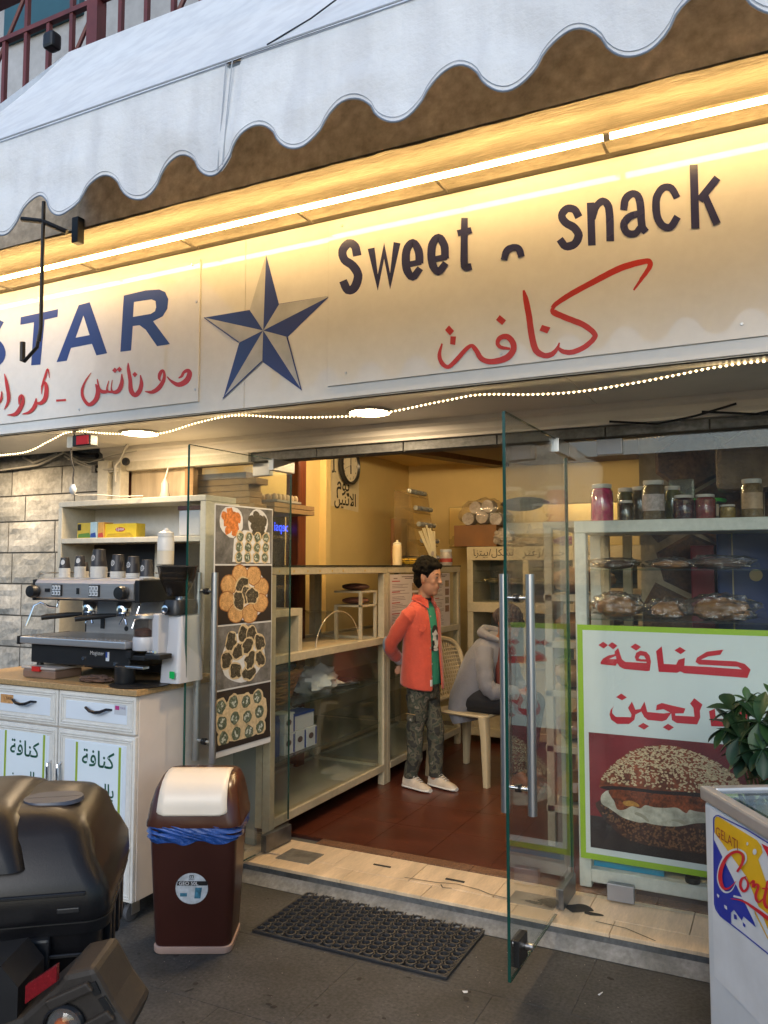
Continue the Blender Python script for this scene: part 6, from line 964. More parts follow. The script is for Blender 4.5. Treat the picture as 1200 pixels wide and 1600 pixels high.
MB().lathe((-2.552,2.735,1.13),[(.05,0),(.052,.004),(.052,.05),(.048,.059)],24).build('doser_base',m_wp,gr_)
bx(-2.53,-2.47,2.73,2.80,1.10,1.29).build('neck',m_wp,gr_,bev=.008); bx(-2.60,-2.50,2.68,2.73,1.09,1.11).build('fork',m_black,gr_,bev=.004); bx(-2.50,-2.415,2.68,2.76,1.098,1.12).build('lever',m_black,gr_,bev=.005)
MB().tube([(-2.50,2.70,1.125),(-2.44,2.68,1.13)],.006,8).build('lever_arm',m_chrome,gr_)
bx(-2.60,-2.57,2.67,2.69,1.10,1.13).build('switch_block',m_black,gr_); bx(-2.425,-2.40,2.755,2.759,1.01,1.04).build('power_switch',emitmat('green_switch',(.02,.6,.15),.35,False),gr_)
MB().lathe((-2.46,2.762,1.31),[(.016,0),(.018,-.006),(.012,-.008)],16,axis='y').build('dial',m_chrome,gr_)
t=thing('tamper_and_knock_cup','black knock cup with a steel tamping arm at the grinder foot','knock cup',(-2.6,2.68,.985)); MB().lathe((-2.62,2.69,.985),[(.04,0),(.045,.01),(.045,.075),(.04,.08)],18).build('cup',m_black,t); bx(-2.60,-2.49,2.66,2.70,1.055,1.066).build('tamping_arm',m_steel,t,bev=.003)
bottle('squeeze_bottle_tall','tall milky squeeze bottle standing on the grinder hopper','',.0,.0,(0,0,0)) if False else None
t=thing('squeeze_bottle','milky squeeze bottle half full of cream standing on the grinder hopper','bottle',(-2.535,2.84,1.506)); C_=(-2.535,2.84,1.506)
MB().lathe(C_,[(.034,0),(.038,.004),(.038,.065)],20).build('cream_filling',M('cream_liquid',(.66,.58,.45),.3,nz=(3,.05)),t); MB().lathe(C_,[(.038,.0655),(.038,.115),(.035,.125),(.036,.13)],20).build('body',M('milky_bottle',(.66,.64,.60),.3,nz=(3,.04)),t)
MB().lathe(C_,[(.036,.1305),(.036,.148),(.018,.156),(.012,.158),(.009,.17),(.006,.17)],20).build('cap',M('milky_cap',(.68,.66,.62),.35),t)
# lamps, plugs, cables at the wall top
t=thing('red_floodlight','small floodlight with red lens hanging under the soffit','floodlight',(-3.2,2.95,2.12))
hd=bx(-3.25,-3.125,2.93,2.985,2.112,2.172).build('housing',m_black,t,bev=.006); bx(-3.215,-3.132,2.925,2.931,2.12,2.164).build('lens',M('red_lens',(.35,.006,.01),.5,emis=((1,.02,.02),.12)),hd); MB().tube([(-3.26,2.96,2.14),(-3.262,2.95,2.195),(-3.19,2.95,2.20),(-3.188,2.96,2.17)],.004,6).build('bracket',m_dark,t)
bx(-3.30,-3.255,2.94,2.98,2.11,2.17).build('back_box',m_paint,t,bev=.004)
t=thing('hanging_plug','white two pin plug dangling on a dark wire beside the red floodlight','plug',(-3.28,3.0,1.9))
MB().tube([(-3.29,2.96,2.11),(-3.295,2.97,2.05),(-3.285,2.98,2.0),(-3.292,2.98,1.96),(-3.29,2.98,1.925)],.004,6).build('wire',m_black,t); MB().lathe((-3.29,2.98,1.885),[(.006,-.012),(.017,0),(.019,.02),(.014,.028),(.008,.04)],10).build('plug_body',m_bxw,t)
MB().tube([(-3.29,2.98,1.875),(-3.27,3.0,1.868),(-3.2,3.08,1.874),(-3.12,3.15,1.868),(-3.02,3.2,1.872)],.003,6).build('cord',m_cable,t)
cb=thing('wall_cables','loose pale cables clipped along the top of the limestone wall','cables',(-3.9,3.46,2.1))
for pts,r in (([(-4.9,3.48,2.14),(-4.5,3.48,2.117),(-4.15,3.48,2.13),(-4.0,3.47,2.17),(-3.9,3.45,2.19)],.006),([(-3.9,3.46,2.19),(-3.80,3.47,2.14),(-3.70,3.47,2.10),(-3.6,3.46,2.07),(-3.52,3.43,2.065),(-3.43,3.43,2.065)],.005),([(-3.9,3.46,2.17),(-3.78,3.47,2.115),(-3.68,3.47,2.085),(-3.58,3.46,2.055),(-3.43,3.43,2.05)],.005),([(-3.88,3.47,2.15),(-3.7,3.47,2.12),(-3.5,3.46,2.15),(-3.3,3.44,2.16)],.003),([(-3.44,3.425,1.99),(-3.44,3.42,2.08),(-3.40,3.42,2.12),(-3.36,3.41,2.17),(-3.33,3.40,2.196)],.008),([(-4.3,3.49,2.19),(-4.2,3.49,2.15),(-4.1,3.49,2.17),(-4.0,3.49,2.195)],.007)):
    MB().tube(pts,r,7).build('cable',m_cable,cb)
bx(-3.66,-3.63,3.45,3.48,2.055,2.10).build('black_clip',m_black,cb)
MB().tube([(-3.86,3.49,2.195),(-3.78,3.49,2.17),(-3.65,3.48,2.16)],.016,8).build('dark_hose',m_dark,cb)
t=thing('bulb_socket','white lamp socket hanging by a cord inside the timber frame','lamp socket',(-3.07,3.42,1.93)); MB().tube([(-3.07,3.45,2.06),(-3.075,3.43,1.99)],.004,6).build('cord',m_cable,t); MB().lathe((-3.075,3.43,1.885),[(.026,0),(.028,.01),(.022,.03),(.022,.075),(.012,.09),(.008,.105)],16).build('socket',M('old_white',(.36,.33,.28),.5),t)
tag(MB().lathe((-3.36,3.42,2.10),[(.022,-.01),(.024,0),(.02,.012)],12,axis='y').build('valve_wheel',m_dark),'small dark tap wheel on the pipe above the timber frame','tap')
for k,(x,z) in enumerate(((-.35,2.09),(.02,2.10))): tag(MB().tube([(x-.3,3.47,z+.03),(x-.1,3.45,z),(x+.05,3.44,z+.02),(x+.2,3.46,z+.06)],.005,7).build('dark_cable',m_dark),'dark cable drooping under the right end of the soffit'+(', nearer the doors' if k==0 else ', at the picture edge'),'cable')
# rope light
rp0=[(-4.4,2.13),(-4.15,2.115),(-3.83,2.11),(-3.604,2.116),(-3.436,2.163),(-3.275,2.200),(-3.005,2.168),(-2.691,2.145),(-2.456,2.179),(-2.233,2.195),(-1.953,2.162),(-1.628,2.14),(-1.476,2.14),(-1.188,2.168),(-1.045,2.177),(-.846,2.158),(-.675,2.151),(-.489,2.161),(-.334,2.175),(-.187,2.190),(-.026,2.193),(.2,2.17),(.5,2.15)]
rp=[]
for i in range(len(rp0)-1):
    p0_,p1_,p2_,p3_=[Vector(rp0[max(0,min(len(rp0)-1,i+q_))]) for q_ in (-1,0,1,2)]
    for k in range(6): t_=k/6; v_=.5*(2*p1_+(p2_-p0_)*t_+(2*p0_-5*p1_+4*p2_-p3_)*t_*t_+(3*p1_-p0_-3*p2_+p3_)*t_**3); rp.append((v_.x,v_.y))
rp.append(rp0[-1])
rl_=thing('rope_light','string of warm light beads drooping along the bottom edge of the sign','rope light',(-1.9,2.96,2.15))
MB().tube([(x,2.958,z) for x,z in rp],.003,6).build('cable',M('clear_rope',(.5,.42,.28),.3),rl_)
bm_=MB()
for (a,b) in zip(rp,rp[1:]):
    L=math.hypot(b[0]-a[0],b[1]-a[1]); acc=(acc if 'acc' in globals() else 0)
    while acc<L:
        x=a[0]+(b[0]-a[0])*acc/L; z=a[1]+(b[1]-a[1])*acc/L; acc+=.0195; bm_.ell((x,2.952,z-.003),(.0050,.004,.0045),6,4)
    acc-=L
stuff(bm_.build('beads',m_bead,rl_))
# ---------------- waste bin ----------------
def rr(hx,hy,z,r=.04,n=5,dy=0): return rrect(0,dy,hx,hy,z,r,n)
bn=thing('waste_bin','brown plastic swing top bin with cream flap and blue liner','bin',(0,0,0))
m_bb=M('bin_brown',(.045,.012,.008),.3,nz=(4,.15),bump=(60,.04,.003)); m_bb2=M('bin_lid_brown',(.075,.024,.013),.25,nz=(4,.12)); m_flap=M('bin_cream',(.84,.73,.58),.32,nz=(5,.06)); m_lin=M('blue_liner',(.02,.09,.36),.22,nz=(12,.3),bump=(35,.9,.012),coat=.4)
MB().rings([rr(.147,.112,.028,.035),rr(.150,.115,.04,.035),rr(.170,.135,.44,.04),rr(.172,.137,.50,.04)]).build('body',m_bb,bn)
MB().rings([rr(.150,.115,0,.035),rr(.153,.118,.006,.035),rr(.153,.118,.026,.035),rr(.150,.115,.0285,.035)]).build('base_rim',M('bin_base_cream',(.40,.27,.22),.45),bn)
m=MB(); rs=[]
for j,(z,hx,hy) in enumerate(((.455,.176,.141),(.47,.182,.148),(.49,.184,.149),(.515,.184,.149),(.53,.180,.145))):
    ring=rr(hx,hy,z,.042,8); dn=[]
    for a_,b_ in zip(ring,ring[1:]+ring[:1]):
        nn_=max(1,int(math.dist(a_,b_)/.006))
        for q_ in range(nn_): dn.append(tuple(a_[i_]+(b_[i_]-a_[i_])*q_/nn_ for i_ in range(3)))
    rs.append([(p[0]*(1+.035*mnoise.noise(Vector((p[0]*38,p[1]*38,j*.8)))),p[1]*(1+.05*mnoise.noise(Vector((p[0]*38,p[1]*38,j*.8+9)))),p[2]+(.022*mnoise.noise(Vector((p[0]*14,p[1]*14,2)))-.006 if j in(0,) else 0)) for p in dn])
m.rings(rs,cap=False).build('liner',m_lin,bn)
MB().rings([rr(.187,.150,.512,.05),rr(.187,.150,.528,.05),rr(.182,.146,.545,.05),rr(.176,.143,.59,.05,dy=.003),rr(.163,.125,.65,.05,dy=.015),rr(.150,.090,.688,.05,dy=.035),rr(.142,.062,.698,.045,dy=.045)]).build('lid',m_bb2,bn)
# flap: curved sheet over the sloping front
def flapp(u,v):  # v 0..1 bottom->top
    prof=[(-.1485,.560),(-.1455,.575),(-.141,.60),(-.134,.625),(-.118,.655),(-.088,.683),(-.05,.701),(-.005,.709),(.04,.707)]
    k=v*(len(prof)-1); i=min(int(k),len(prof)-2); f_=k-i; y=prof[i][0]*(1-f_)+prof[i+1][0]*f_; z=prof[i][1]*(1-f_)+prof[i+1][1]*f_
    w=.138-.012*v; 
    if v<.12: w-=.03*(1-v/.12)**2
    return (u*w,y-.004,z+.002)
vs=[];fs=[]
for j in range(17):
    for i in range(11): vs.append(flapp(-1+i/5,j/16))
for j in range(16):
    for i in range(10): a=j*11+i; fs.append((a,a+1,a+12,a+11))
fl_=MB().add(vs,fs,True).build('flap',m_flap,bn)
so_=fl_.modifiers.new('t','SOLIDIFY'); so_.thickness=.006; so_.offset=-1
lab=disc(lambda u,v,t_:(u,-.1265-.0145*((v+.262-.2))*2*.35-.0012-.006,.265+v),0,0,.062,.062,n=32)
def FBn(u,v,t_): z=.265+v; return (u,-(.115+(z-.04)*.05)-.0015+t_,z)
MB().add(disc(FBn,0,0,.063,.063,n=32),[tuple(range(32))]).build('label',M('bin_label',(.50,.53,.55),.45,nz=(35,.3)),bn,nofix=True)
MB().add([FBn(-.058,.012,-.0006),FBn(.060,.012,-.0006),FBn(.062,.030,-.0006),FBn(-.054,.030,-.0006)],[(0,1,2,3)]).build('label_band',m_black,bn,nofix=True)
text('GEO 50L',"lettering",m_emb,lambda u,v,q:FBn(-.012+u,.021+v,-.001),w=.075,parent=bn,bold=.01); text('m','lettering',m_mk,lambda u,v,q:FBn(.0+u,.049+v,-.001),h=.012,parent=bn,bold=.01); text('plast','lettering',m_mk,lambda u,v,q:FBn(0+u,.038+v,-.001),w=.022,parent=bn)
MB().add([FBn(.010,-.04,-.0006),FBn(.034,-.04,-.0006),FBn(.040,.004,-.0006),FBn(.014,.004,-.0006)],[(0,1,2,3)]).build('bin_picture',M('label_blue',(.05,.20,.30),.5,nz=(60,.6)),bn,nofix=True)
MB().add([FBn(-.045,-.032,-.0006),FBn(-.018,-.032,-.0006),FBn(-.018,-.018,-.0006),FBn(-.045,-.018,-.0006)],[(0,1,2,3)]).build('label_patch',MT['label_blue'],bn,nofix=True)
bn.scale=(1,1,.95); bn.location=(-2.150,2.640,0.002); bn.rotation_euler=(0,0,R(26.7))
# scuffs on the bin body
sc=MB(); rgs=random.Random(8)
for k in range(26):
    u=rgs.uniform(-.13,.13); v=rgs.uniform(-.20,.15); a=rgs.uniform(-.5,.5); L=rgs.uniform(.006,.03); w=.0004
    sc.add([FBn(u,v,-.0003),FBn(u+L*math.cos(a),v+L*math.sin(a),-.0003),FBn(u+L*math.cos(a),v+L*math.sin(a)+w*2,-.0003),FBn(u,v+w,-.0003)],[(0,1,2,3)])
o_=sc.build('scratches',M('scratch_pale',(.12,.06,.05),.7),bn,nofix=True); stuff(o_)
# ---------------- door mat ----------------
m_rub_=M('mat_rubber',(.030,.030,.032),.55,nz=(20,.4),bump=(70,.4,.003))
dm=thing('door_mat','black rubber ring mat with round holes on the pavement before the step','door mat',(-1.57,3.03,0))
bx(-1.995,-1.145,2.802,3.252,.001,.004).build('base',M('mat_base_dark',(.010,.009,.008),.95,nz=(60,.6)),dm)  # flat sheet, darker than the rings, showing through the holes
m=MB(); nx,ny=19,12; px=.85/nx; py=.45/ny
for i in range(nx):
    for j in range(ny):
        cx=-1.995+px*(i+.5); cy=2.802+py*(j+.5)+(py*.5 if i%2 else 0)
        if cy>3.245: continue
        ro,ri=.0245,.0160; n=12; q=.0015*mnoise.noise(Vector((cx*20,cy*20,0)))
        V=[(cx+r_*math.cos(2*PI*k/n),cy+r_*math.sin(2*PI*k/n),z+q) for (r_,z) in ((ro,.004),(ro-.002,.015),(ri+.001,.016),(ri,.004)) for k in range(n)]
        m.add(V,[(a*n+k,a*n+(k+1)%n,(a+1)*n+(k+1)%n,(a+1)*n+k) for a in range(3) for k in range(n)],True)
stuff(m.build('ring_grid',m_rub_,dm,nofix=True))
for (a,b,c,d) in ((-2.0,-1.14,2.796,2.806),(-2.0,-1.14,3.246,3.256),(-2.0,-1.99,2.806,3.246),(-1.15,-1.14,2.806,3.246)): bx(a,b,c,d,.001,.013).build('edge',m_rub_,dm,bev=.003)
# ---------------- ice cream freezer ----------------
fz=thing('ice_cream_freezer','white chest freezer with glass top and ice cream brand logo panel','freezer',(-.225,2.388,0))
d1=Vector((.5125,-.8587,0)); d2=Vector((.8587,.5125,0)); A_=Vector((-.225,2.388,0))
def FZ(u,w,z): p=A_+d1*u+d2*w; return (p.x,p.y,z)
def fbox(u0,u1,w0,w1,z0,z1): 
    m=MB(); m.box(u0,u1,w0,w1,z0,z1); m.v=[FZ(*v) for v in m.v]; return m
m_fw=M('freezer_white',(.62,.67,.72),.3,nz=(2,.06),nz2=(18,.04),coat=.3)
fbox(.006,.634,.008,1.06,.07,.862).build('body',m_fw,fz,bev=.012); fbox(.03,.61,.03,1.03,.02,.069).build('plinth',m_black,fz)
m_rim=M('freezer_rim_steel',(.55,.52,.50),.35,.6,nz=(6,.2))
for (a,b,c,d) in ((0,.64,0,.030),(0,.64,1.035,1.065),(0,.030,.0305,1.0345),(.61,.64,.0305,1.0345)): fbox(a,b,c,d,.866,.902).build('rim',m_rim,fz,bev=.007)
fbox(.031,.609,.031,1.034,.885,.893).build('glass_lid',glassmat('lid_glass',(.85,.9,.92),1.4,.01,.04),fz); fbox(.046,.594,.046,1.019,.60,.62).build('stock_level',M('freezer_stock',(.40,.42,.42),.5,nz=(8,.7)),fz)
for (a,b,c,d) in ((.046,.05,.046,1.019),(.59,.594,.046,1.019),(.05,.59,.046,.05),(.05,.59,1.015,1.019)): fbox(a,b,c,d,.62,.884).build('inner_wall',m_fw,fz)
fbox(.052,.588,.052,.07,.86,.884).build('lid_track',m_chrome,fz)
FL=lambda u,v,t_:FZ(u,.0065+t_,v)
fbox(.045,.60,.0058,.0079,.42,.855).build('logo_panel',M('logo_white',(.66,.70,.74),.3),fz)
m_ly=M('logo_yellow',(.75,.45,.01),.4); m_lb=M('logo_blue',(.01,.03,.36),.4); m_lr=M('logo_red',(.60,.01,.03),.4)
for key,mt,tt in (('logo_yellow',m_ly,-.0015),('logo_blue',m_lb,-.0020),('logo_white',m_fw,-.0028),('logo_holes',m_fw,-.0030),('logo_border',m_lb,-.0024),('logo_red',m_lr,-.0045)): traced(key,mt,FL,fz,'logo_shape',t=tt,dt=.0001)
text('GELATI','lettering',M('logo_brown',(.30,.04,.02),.5),lambda u,v,q:FL(.140+u,.807+v,-.0052),w=.112,parent=fz,bold=.0)
# ---------------- plant ----------------
pl=thing('umbrella_plant','dark green umbrella plant with whorled leaves standing behind the freezer','plant',(-.06,3.02,0))
MB().lathe((-.06,3.02,0),[(.10,0),(.13,.02),(.155,.26),(.165,.265),(.16,.29),(.14,.285),(.13,.25),(0,.25)],24).build('pot',M('clay_pot',(.22,.08,.04),.7,nz=(8,.3)),pl)
MB().lathe((-.06,3.02,.25),[(0,0),(.135,.001)],20,cap=False).build('soil',m_grime,pl)
m_lf=[M('leaf_green_%d'%i,c,.42,nz=(25,.35),spec=.3) for i,c in enumerate(((.014,.042,.018),(.022,.062,.02),(.010,.030,.014),(.04,.10,.028)))]
lvs={}
def leafmesh(L,Wd,mi):
    m=MB(); vs=[];fs=[]
    for i in range(8):
        t_=i/7; w=Wd*max(.06,math.sin(PI*min(1,t_**1.35*.97+.02))**.7)
        for s in (-1,-.5,0,.5,1): vs.append((L*t_,s*w,-.22*L*t_*t_+abs(s)*w*.28-.0))
    for i in range(7):
        for j in range(4): a=i*5+j; fs.append((a,a+1,a+6,a+5))
    me=m.add(vs,fs,True)
    return me
rg=random.Random(5)
stems=[]
protos=[]
for mi in range(4):
    o=leafmesh(.098,.0255,mi).build('leaf',m_lf[mi],pl,org=(-.06,3.02,0)); o.data.transform(Matrix.Translation((.06,-3.02,0)) if False else Matrix.Identity(4)); protos.append(o)
for o in protos:
    pass
def place_leaf(o,pos,direction,scale,roll):
    X=direction.normalized(); Zv=Vector((0,0,1)); Yv=Zv.cross(X).normalized(); Z2=X.cross(Yv)
    Mx=Matrix((X,Yv,Z2)).transposed().to_4x4(); o.matrix_basis=Matrix.Translation(pos)@Mx@Matrix.Rotation(roll,4,'X')@Matrix.Scale(scale,4)
base=Vector((-.06,3.02,0)); used=0
for me in [p.data for p in protos]: me.transform(Matrix.Translation((-.06,3.02,0)))
heads=[(-.215,2.98,1.03),(-.165,2.90,1.075),(-.09,2.88,1.09),(-.13,2.84,1.02),(-.19,2.88,.96),(-.12,2.80,.945),(-.05,2.80,1.0),(-.03,2.86,1.10),(-.10,2.80,.86),(-.02,2.78,.90),(-.14,3.02,1.0),(.03,2.85,1.02),(-.06,2.95,1.06),(.0,2.9,.84),(-.16,2.95,.90),(.07,2.9,.95),(-.22,2.97,.98)]
for hi,h in enumerate(heads):
    H_=Vector(h)+Vector((.045,0,-.015)); B_=Vector((-.06+rg.uniform(-.03,.03),3.02+rg.uniform(-.03,.03),.26)); mid=(H_+B_)/2+Vector((rg.uniform(-.02,.05),.03,.02))
    MB().tube([B_,mid,H_],[.007,.005,.003],6).build('stem',M('stem_green',(.07,.085,.03),.6),pl)
    nrm=Vector((-.35+rg.uniform(-.3,.3),-.75+rg.uniform(-.3,.2),.55+rg.uniform(-.3,.3))).normalized(); u=nrm.cross(Vector((0,0,1))).normalized(); v=nrm.cross(u); n=rg.choice((7,8,9)); a0=rg.uniform(0,6)
    mi=3 if hi in (1,2) else None
    for k in range(n):
        a=a0+2*PI*k/n+rg.uniform(-.12,.12); d=(u*math.cos(a)+v*math.sin(a))*1+nrm*rg.uniform(.0,.35)-Vector((0,0,.12))
        src=protos[mi if mi is not None else rg.choice((0,0,1,2))]
        if used<4 and protos[used] is src and False: o=src
        else: o=src.copy(); COL.objects.link(o)
        place_leaf(o,H_-base,d,rg.uniform(.75,1.05)*(.62 if mi==3 else 1),rg.uniform(-.3,.3))
for p in protos: bpy.data.objects.remove(p)
# ---------------- motorcycle rear with top box ----------------
mc=thing('motorcycle','rear of a parked motorcycle with a dusty black top box','motorcycle',(0,0,0))
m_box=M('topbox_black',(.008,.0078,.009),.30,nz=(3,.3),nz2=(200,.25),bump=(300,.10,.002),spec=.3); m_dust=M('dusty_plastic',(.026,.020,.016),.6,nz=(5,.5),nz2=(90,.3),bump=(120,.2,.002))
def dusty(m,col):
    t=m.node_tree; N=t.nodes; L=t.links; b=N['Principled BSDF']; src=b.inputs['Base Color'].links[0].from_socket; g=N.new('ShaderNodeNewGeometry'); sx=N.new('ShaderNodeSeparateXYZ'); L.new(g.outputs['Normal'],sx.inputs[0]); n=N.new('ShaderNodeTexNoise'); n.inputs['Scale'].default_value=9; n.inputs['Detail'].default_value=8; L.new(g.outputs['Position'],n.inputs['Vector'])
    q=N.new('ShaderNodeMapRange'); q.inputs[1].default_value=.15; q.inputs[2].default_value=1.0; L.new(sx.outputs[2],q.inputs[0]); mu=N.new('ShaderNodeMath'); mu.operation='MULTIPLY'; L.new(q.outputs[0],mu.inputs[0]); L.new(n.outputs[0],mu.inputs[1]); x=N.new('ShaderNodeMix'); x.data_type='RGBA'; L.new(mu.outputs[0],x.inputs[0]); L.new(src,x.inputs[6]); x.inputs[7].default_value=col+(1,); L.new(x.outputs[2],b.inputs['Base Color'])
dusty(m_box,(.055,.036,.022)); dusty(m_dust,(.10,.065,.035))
def ring2(hx,hy,z,r,dx=0,dy=0): return rrect(dx,dy,hx,hy,z,r*.55,5)
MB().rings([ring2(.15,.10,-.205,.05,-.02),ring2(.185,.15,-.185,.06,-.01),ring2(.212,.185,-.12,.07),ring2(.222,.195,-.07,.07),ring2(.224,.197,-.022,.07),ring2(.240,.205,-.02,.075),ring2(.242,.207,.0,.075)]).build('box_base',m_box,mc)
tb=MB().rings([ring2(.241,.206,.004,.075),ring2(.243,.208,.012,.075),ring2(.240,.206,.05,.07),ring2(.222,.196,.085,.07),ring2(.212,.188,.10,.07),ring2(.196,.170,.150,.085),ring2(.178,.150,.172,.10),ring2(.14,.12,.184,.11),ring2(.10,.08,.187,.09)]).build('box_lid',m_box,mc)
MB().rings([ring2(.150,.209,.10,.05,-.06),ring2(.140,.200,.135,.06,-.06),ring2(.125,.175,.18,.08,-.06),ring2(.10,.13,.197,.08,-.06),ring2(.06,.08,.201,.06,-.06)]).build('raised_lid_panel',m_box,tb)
for z_ in (-.055,.055): bx(-.20,.20,-.2125,-.2065,z_-.003,z_+.003).build('groove_line',m_black,mc,bev=.001,seg=1)
MB().rings([ring2(.06,.045,.183,.08,.11,-.04),ring2(.058,.043,.190,.08,.11,-.04)]).build('lid_inset',M('blue_grey_inset',(.06,.065,.085),.35),tb)
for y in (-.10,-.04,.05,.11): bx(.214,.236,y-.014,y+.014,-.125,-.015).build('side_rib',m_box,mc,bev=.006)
bx(.05,.14,-.218,-.198,-.10,-.02).build('latch',m_black,mc,bev=.005); MB().lathe((.095,-.219,-.06),[(0,-.003),(.009,-.003),(.011,0)],14,axis='y').build('key_lock',m_chrome,mc)
MB().rings([ring2(.2435,.2085,.001,.075),ring2(.2435,.2085,.003,.075)]).build('seam_seal',m_mk,mc)
for s_ in (-1,1): bx(s_*.17-.02,s_*.17+.02,-.2095,-.200,.02,.03).build('reflector_strip',m_black,mc,bev=.002)

cw=bpy.data.objects.new('tail_cowl',None); COL.objects.link(cw)
PT=[(-.30,-.16),(-.011,-.15),(.14,-.052),(.160,-.030),(.172,-.002),(.157,.016),(.14,.038),(.119,.075),(.108,.094),(.059,.083),(.045,.065),(-.011,.015),(-.30,-.10)]
FCw=lambda u,v,t_:(u,t_,v)
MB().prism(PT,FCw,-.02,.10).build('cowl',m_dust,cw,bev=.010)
cw_rib=[[( .03,.045),(.10,.075),(.112,.062),(.04,.03)],[(.06,-.01),(.135,.030),(.148,.016),(.07,-.022)]]
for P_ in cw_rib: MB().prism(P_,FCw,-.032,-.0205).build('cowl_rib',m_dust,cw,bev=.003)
for P_ in ([(.118,.045),(.128,.05),(.145,.025),(.135,.02)],[(.10,.068),(.112,.074),(.122,.055),(.112,.05)]): MB().prism(P_,FCw,-.024,-.0205).build('vent_slot',m_black,cw)
MB().lathe((.063,-.021,.004),[(.0,0),(.034,0),(.036,-.008),(.033,-.014),(.031,-.006)],24,axis='y',cap=False).build('lamp_bezel',m_black,cw); MB().lathe((.063,-.026,.004),[(.030,0),(.026,-.008),(.014,-.013),(0,-.014)],20,axis='y').build('indicator_lens',glassmat('indicator_glass',(.95,.93,.9),1.6,.02,.06),cw); MB().lathe((.058,-.023,.002),[(.014,0),(.012,-.006),(0,-.008)],12,axis='y').build('amber_bulb',M('amber_bulb',(.62,.13,.02),.2,coat=1),cw); MB().lathe((.063,-.0225,.004),[(0,0),(.029,0)],20,axis='y',cap=False).build('lamp_reflector',m_chrome,cw)
MB().prism([(.000,.042),(.052,.078),(.052,.106),(.000,.072)],FCw,-.034,-.022).build('red_reflector',M('red_reflector',(.20,.006,.010),.25,nz=(200,.3),coat=.6),cw,bev=.002)
MB().prism([(-.30,-.2),(-.02,-.16),(-.02,.06),(-.05,.095),(-.30,.05)],FCw,-.015,.09).build('rear_frame',m_black,cw)
cw.location=(-1.160,.995,.735); cw.rotation_euler=(0,0,R(26.5))
MB().tube([(-1.22,1.0,.70),(-1.23,1.02,.40)],.02,8)
rs_=[]
w_=MB()
for k in range(24):
    a=2*PI*k/24; c_=Vector((0,math.cos(a),math.sin(a))); rs_.append([tuple(Vector((0,.1,-.565))+c_*(.25+.055*math.cos(b))+Vector((.06*math.sin(b),0,0))) for b in [2*PI*j/8 for j in range(8)]])
rs_.append(rs_[0]); whl=w_.rings(rs_,cap=False).build('wheel',m_black,mc); MB().lathe((0,.1,-.565),[(.03,-.08),(.04,-.03),(.04,.03),(.03,.08)],12,axis='x').build('hub',m_steel,whl)
MB().tube([(0,.05,-.2),(0,.1,-.565)],.03,8).build('frame_strut',m_dark,mc)
mc.location=(-1.475,1.17,.835); mc.rotation_euler=(0,R(0),R(26.5+12))
cw.parent=mc; cw.matrix_parent_inverse=mc.matrix_basis.inverted()
# ---------------- people ----------------
def applymods(o):
    dg=bpy.context.evaluated_depsgraph_get(); me=bpy.data.meshes.new_from_object(o.evaluated_get(dg)); o.modifiers.clear(); o.data=me
def capsule(m,p0,p1,r0,r1,seg=14):
    p0=Vector(p0);p1=Vector(p1);d=(p1-p0); L=d.length; d.normalize(); P_=[];Rr=[]
    for k in range(4): a=PI/2*(k+.15)/4; P_.append(p0-d*r0*math.cos(a)); Rr.append(r0*math.sin(a))
    for k in range(5): P_.append(p0+d*L*k/4); Rr.append(r0+(r1-r0)*k/4)
    for k in range(4): a=PI/2*(k+1-.15)/4; P_.append(p1+d*r1*math.sin(a)); Rr.append(r1*math.cos(a))
    return m.tube(P_,Rr,seg)
def chain(m,pts,seg=14):
    for a,b in zip(pts,pts[1:]): capsule(m,a[0],b[0],a[1],b[1],seg)
    return m
def ov(cx,cy,z,a,b,n=28,g=0,wr=0,sd=0,tilt=0):
    out=[]
    for k in range(n+ (1 if g else 0)):
        th=(g+(2*PI-2*g)*k/n) if g else 2*PI*k/n
        q=1+wr*mnoise.noise(Vector((math.cos(th)*2.2+sd,math.sin(th)*2.2,z*7)))+wr*.7*mnoise.noise(Vector((math.cos(th)*5,math.sin(th)*5+sd,z*13)))
        x=a*math.cos(th)*q; out.append((cx+x,cy+b*math.sin(th)*q,z+tilt*x))
    return out
def remesh(o,v,sm=4,f=.5):
    r_=o.modifiers.new('r','REMESH'); r_.mode='VOXEL'; r_.voxel_size=v; r_.use_smooth_shade=True
    s=o.modifiers.new('s','SMOOTH'); s.factor=f; s.iterations=sm; applymods(o); return o
m_skin=M('skin',(.42,.21,.125),.55,nz=(14,.12),bump=(90,.08,.002)); m_skin2=M('skin_deep',(.24,.11,.065),.5,nz=(14,.12))
m_hair=M('black_hair',(.007,.006,.005),.8,spec=.12,nz=(60,.5),bump=(120,1,.01)); m_eyew=M('eye_white',(.30,.27,.24),.35); m_iris=M('iris_dark',(.012,.007,.005),.15); m_lip=M('lip',(.33,.12,.085),.45)
def hand(m,w,dirv,up,curl=.6,s=1):
    """palm and five fingers from wrist w"""
    d=Vector(dirv).normalized(); u=Vector(up).normalized(); n=d.cross(u).normalized(); w=Vector(w)
    pc=w+d*.045*s
    for k in range(4):
        o=(k-1.5)*.017*s; capsule(m,w+u*o*.5,w+d*.075*s+u*o,.014*s,.011*s,8)
        L=(.062,.072,.068,.052)[k]*s; a=w+d*.078*s+u*o; b=a+(d*math.cos(curl*.6)+n*math.sin(curl*.6))*L*.5; c=b+(d*math.cos(curl*1.5)+n*math.sin(curl*1.5))*L*.45
        capsule(m,a,b,.0088*s,.008*s,8); capsule(m,b,c,.008*s,.0068*s,8)
    a=w+d*.02*s-u*.022*s; b=a+(d*.6-u*.6+n*.3).normalized()*.035*s; c=b+(d*.9-u*.1+n*.4).normalized()*.03*s
    capsule(m,a,b,.012*s,.010*s,8); capsule(m,b,c,.010*s,.008*s,8)
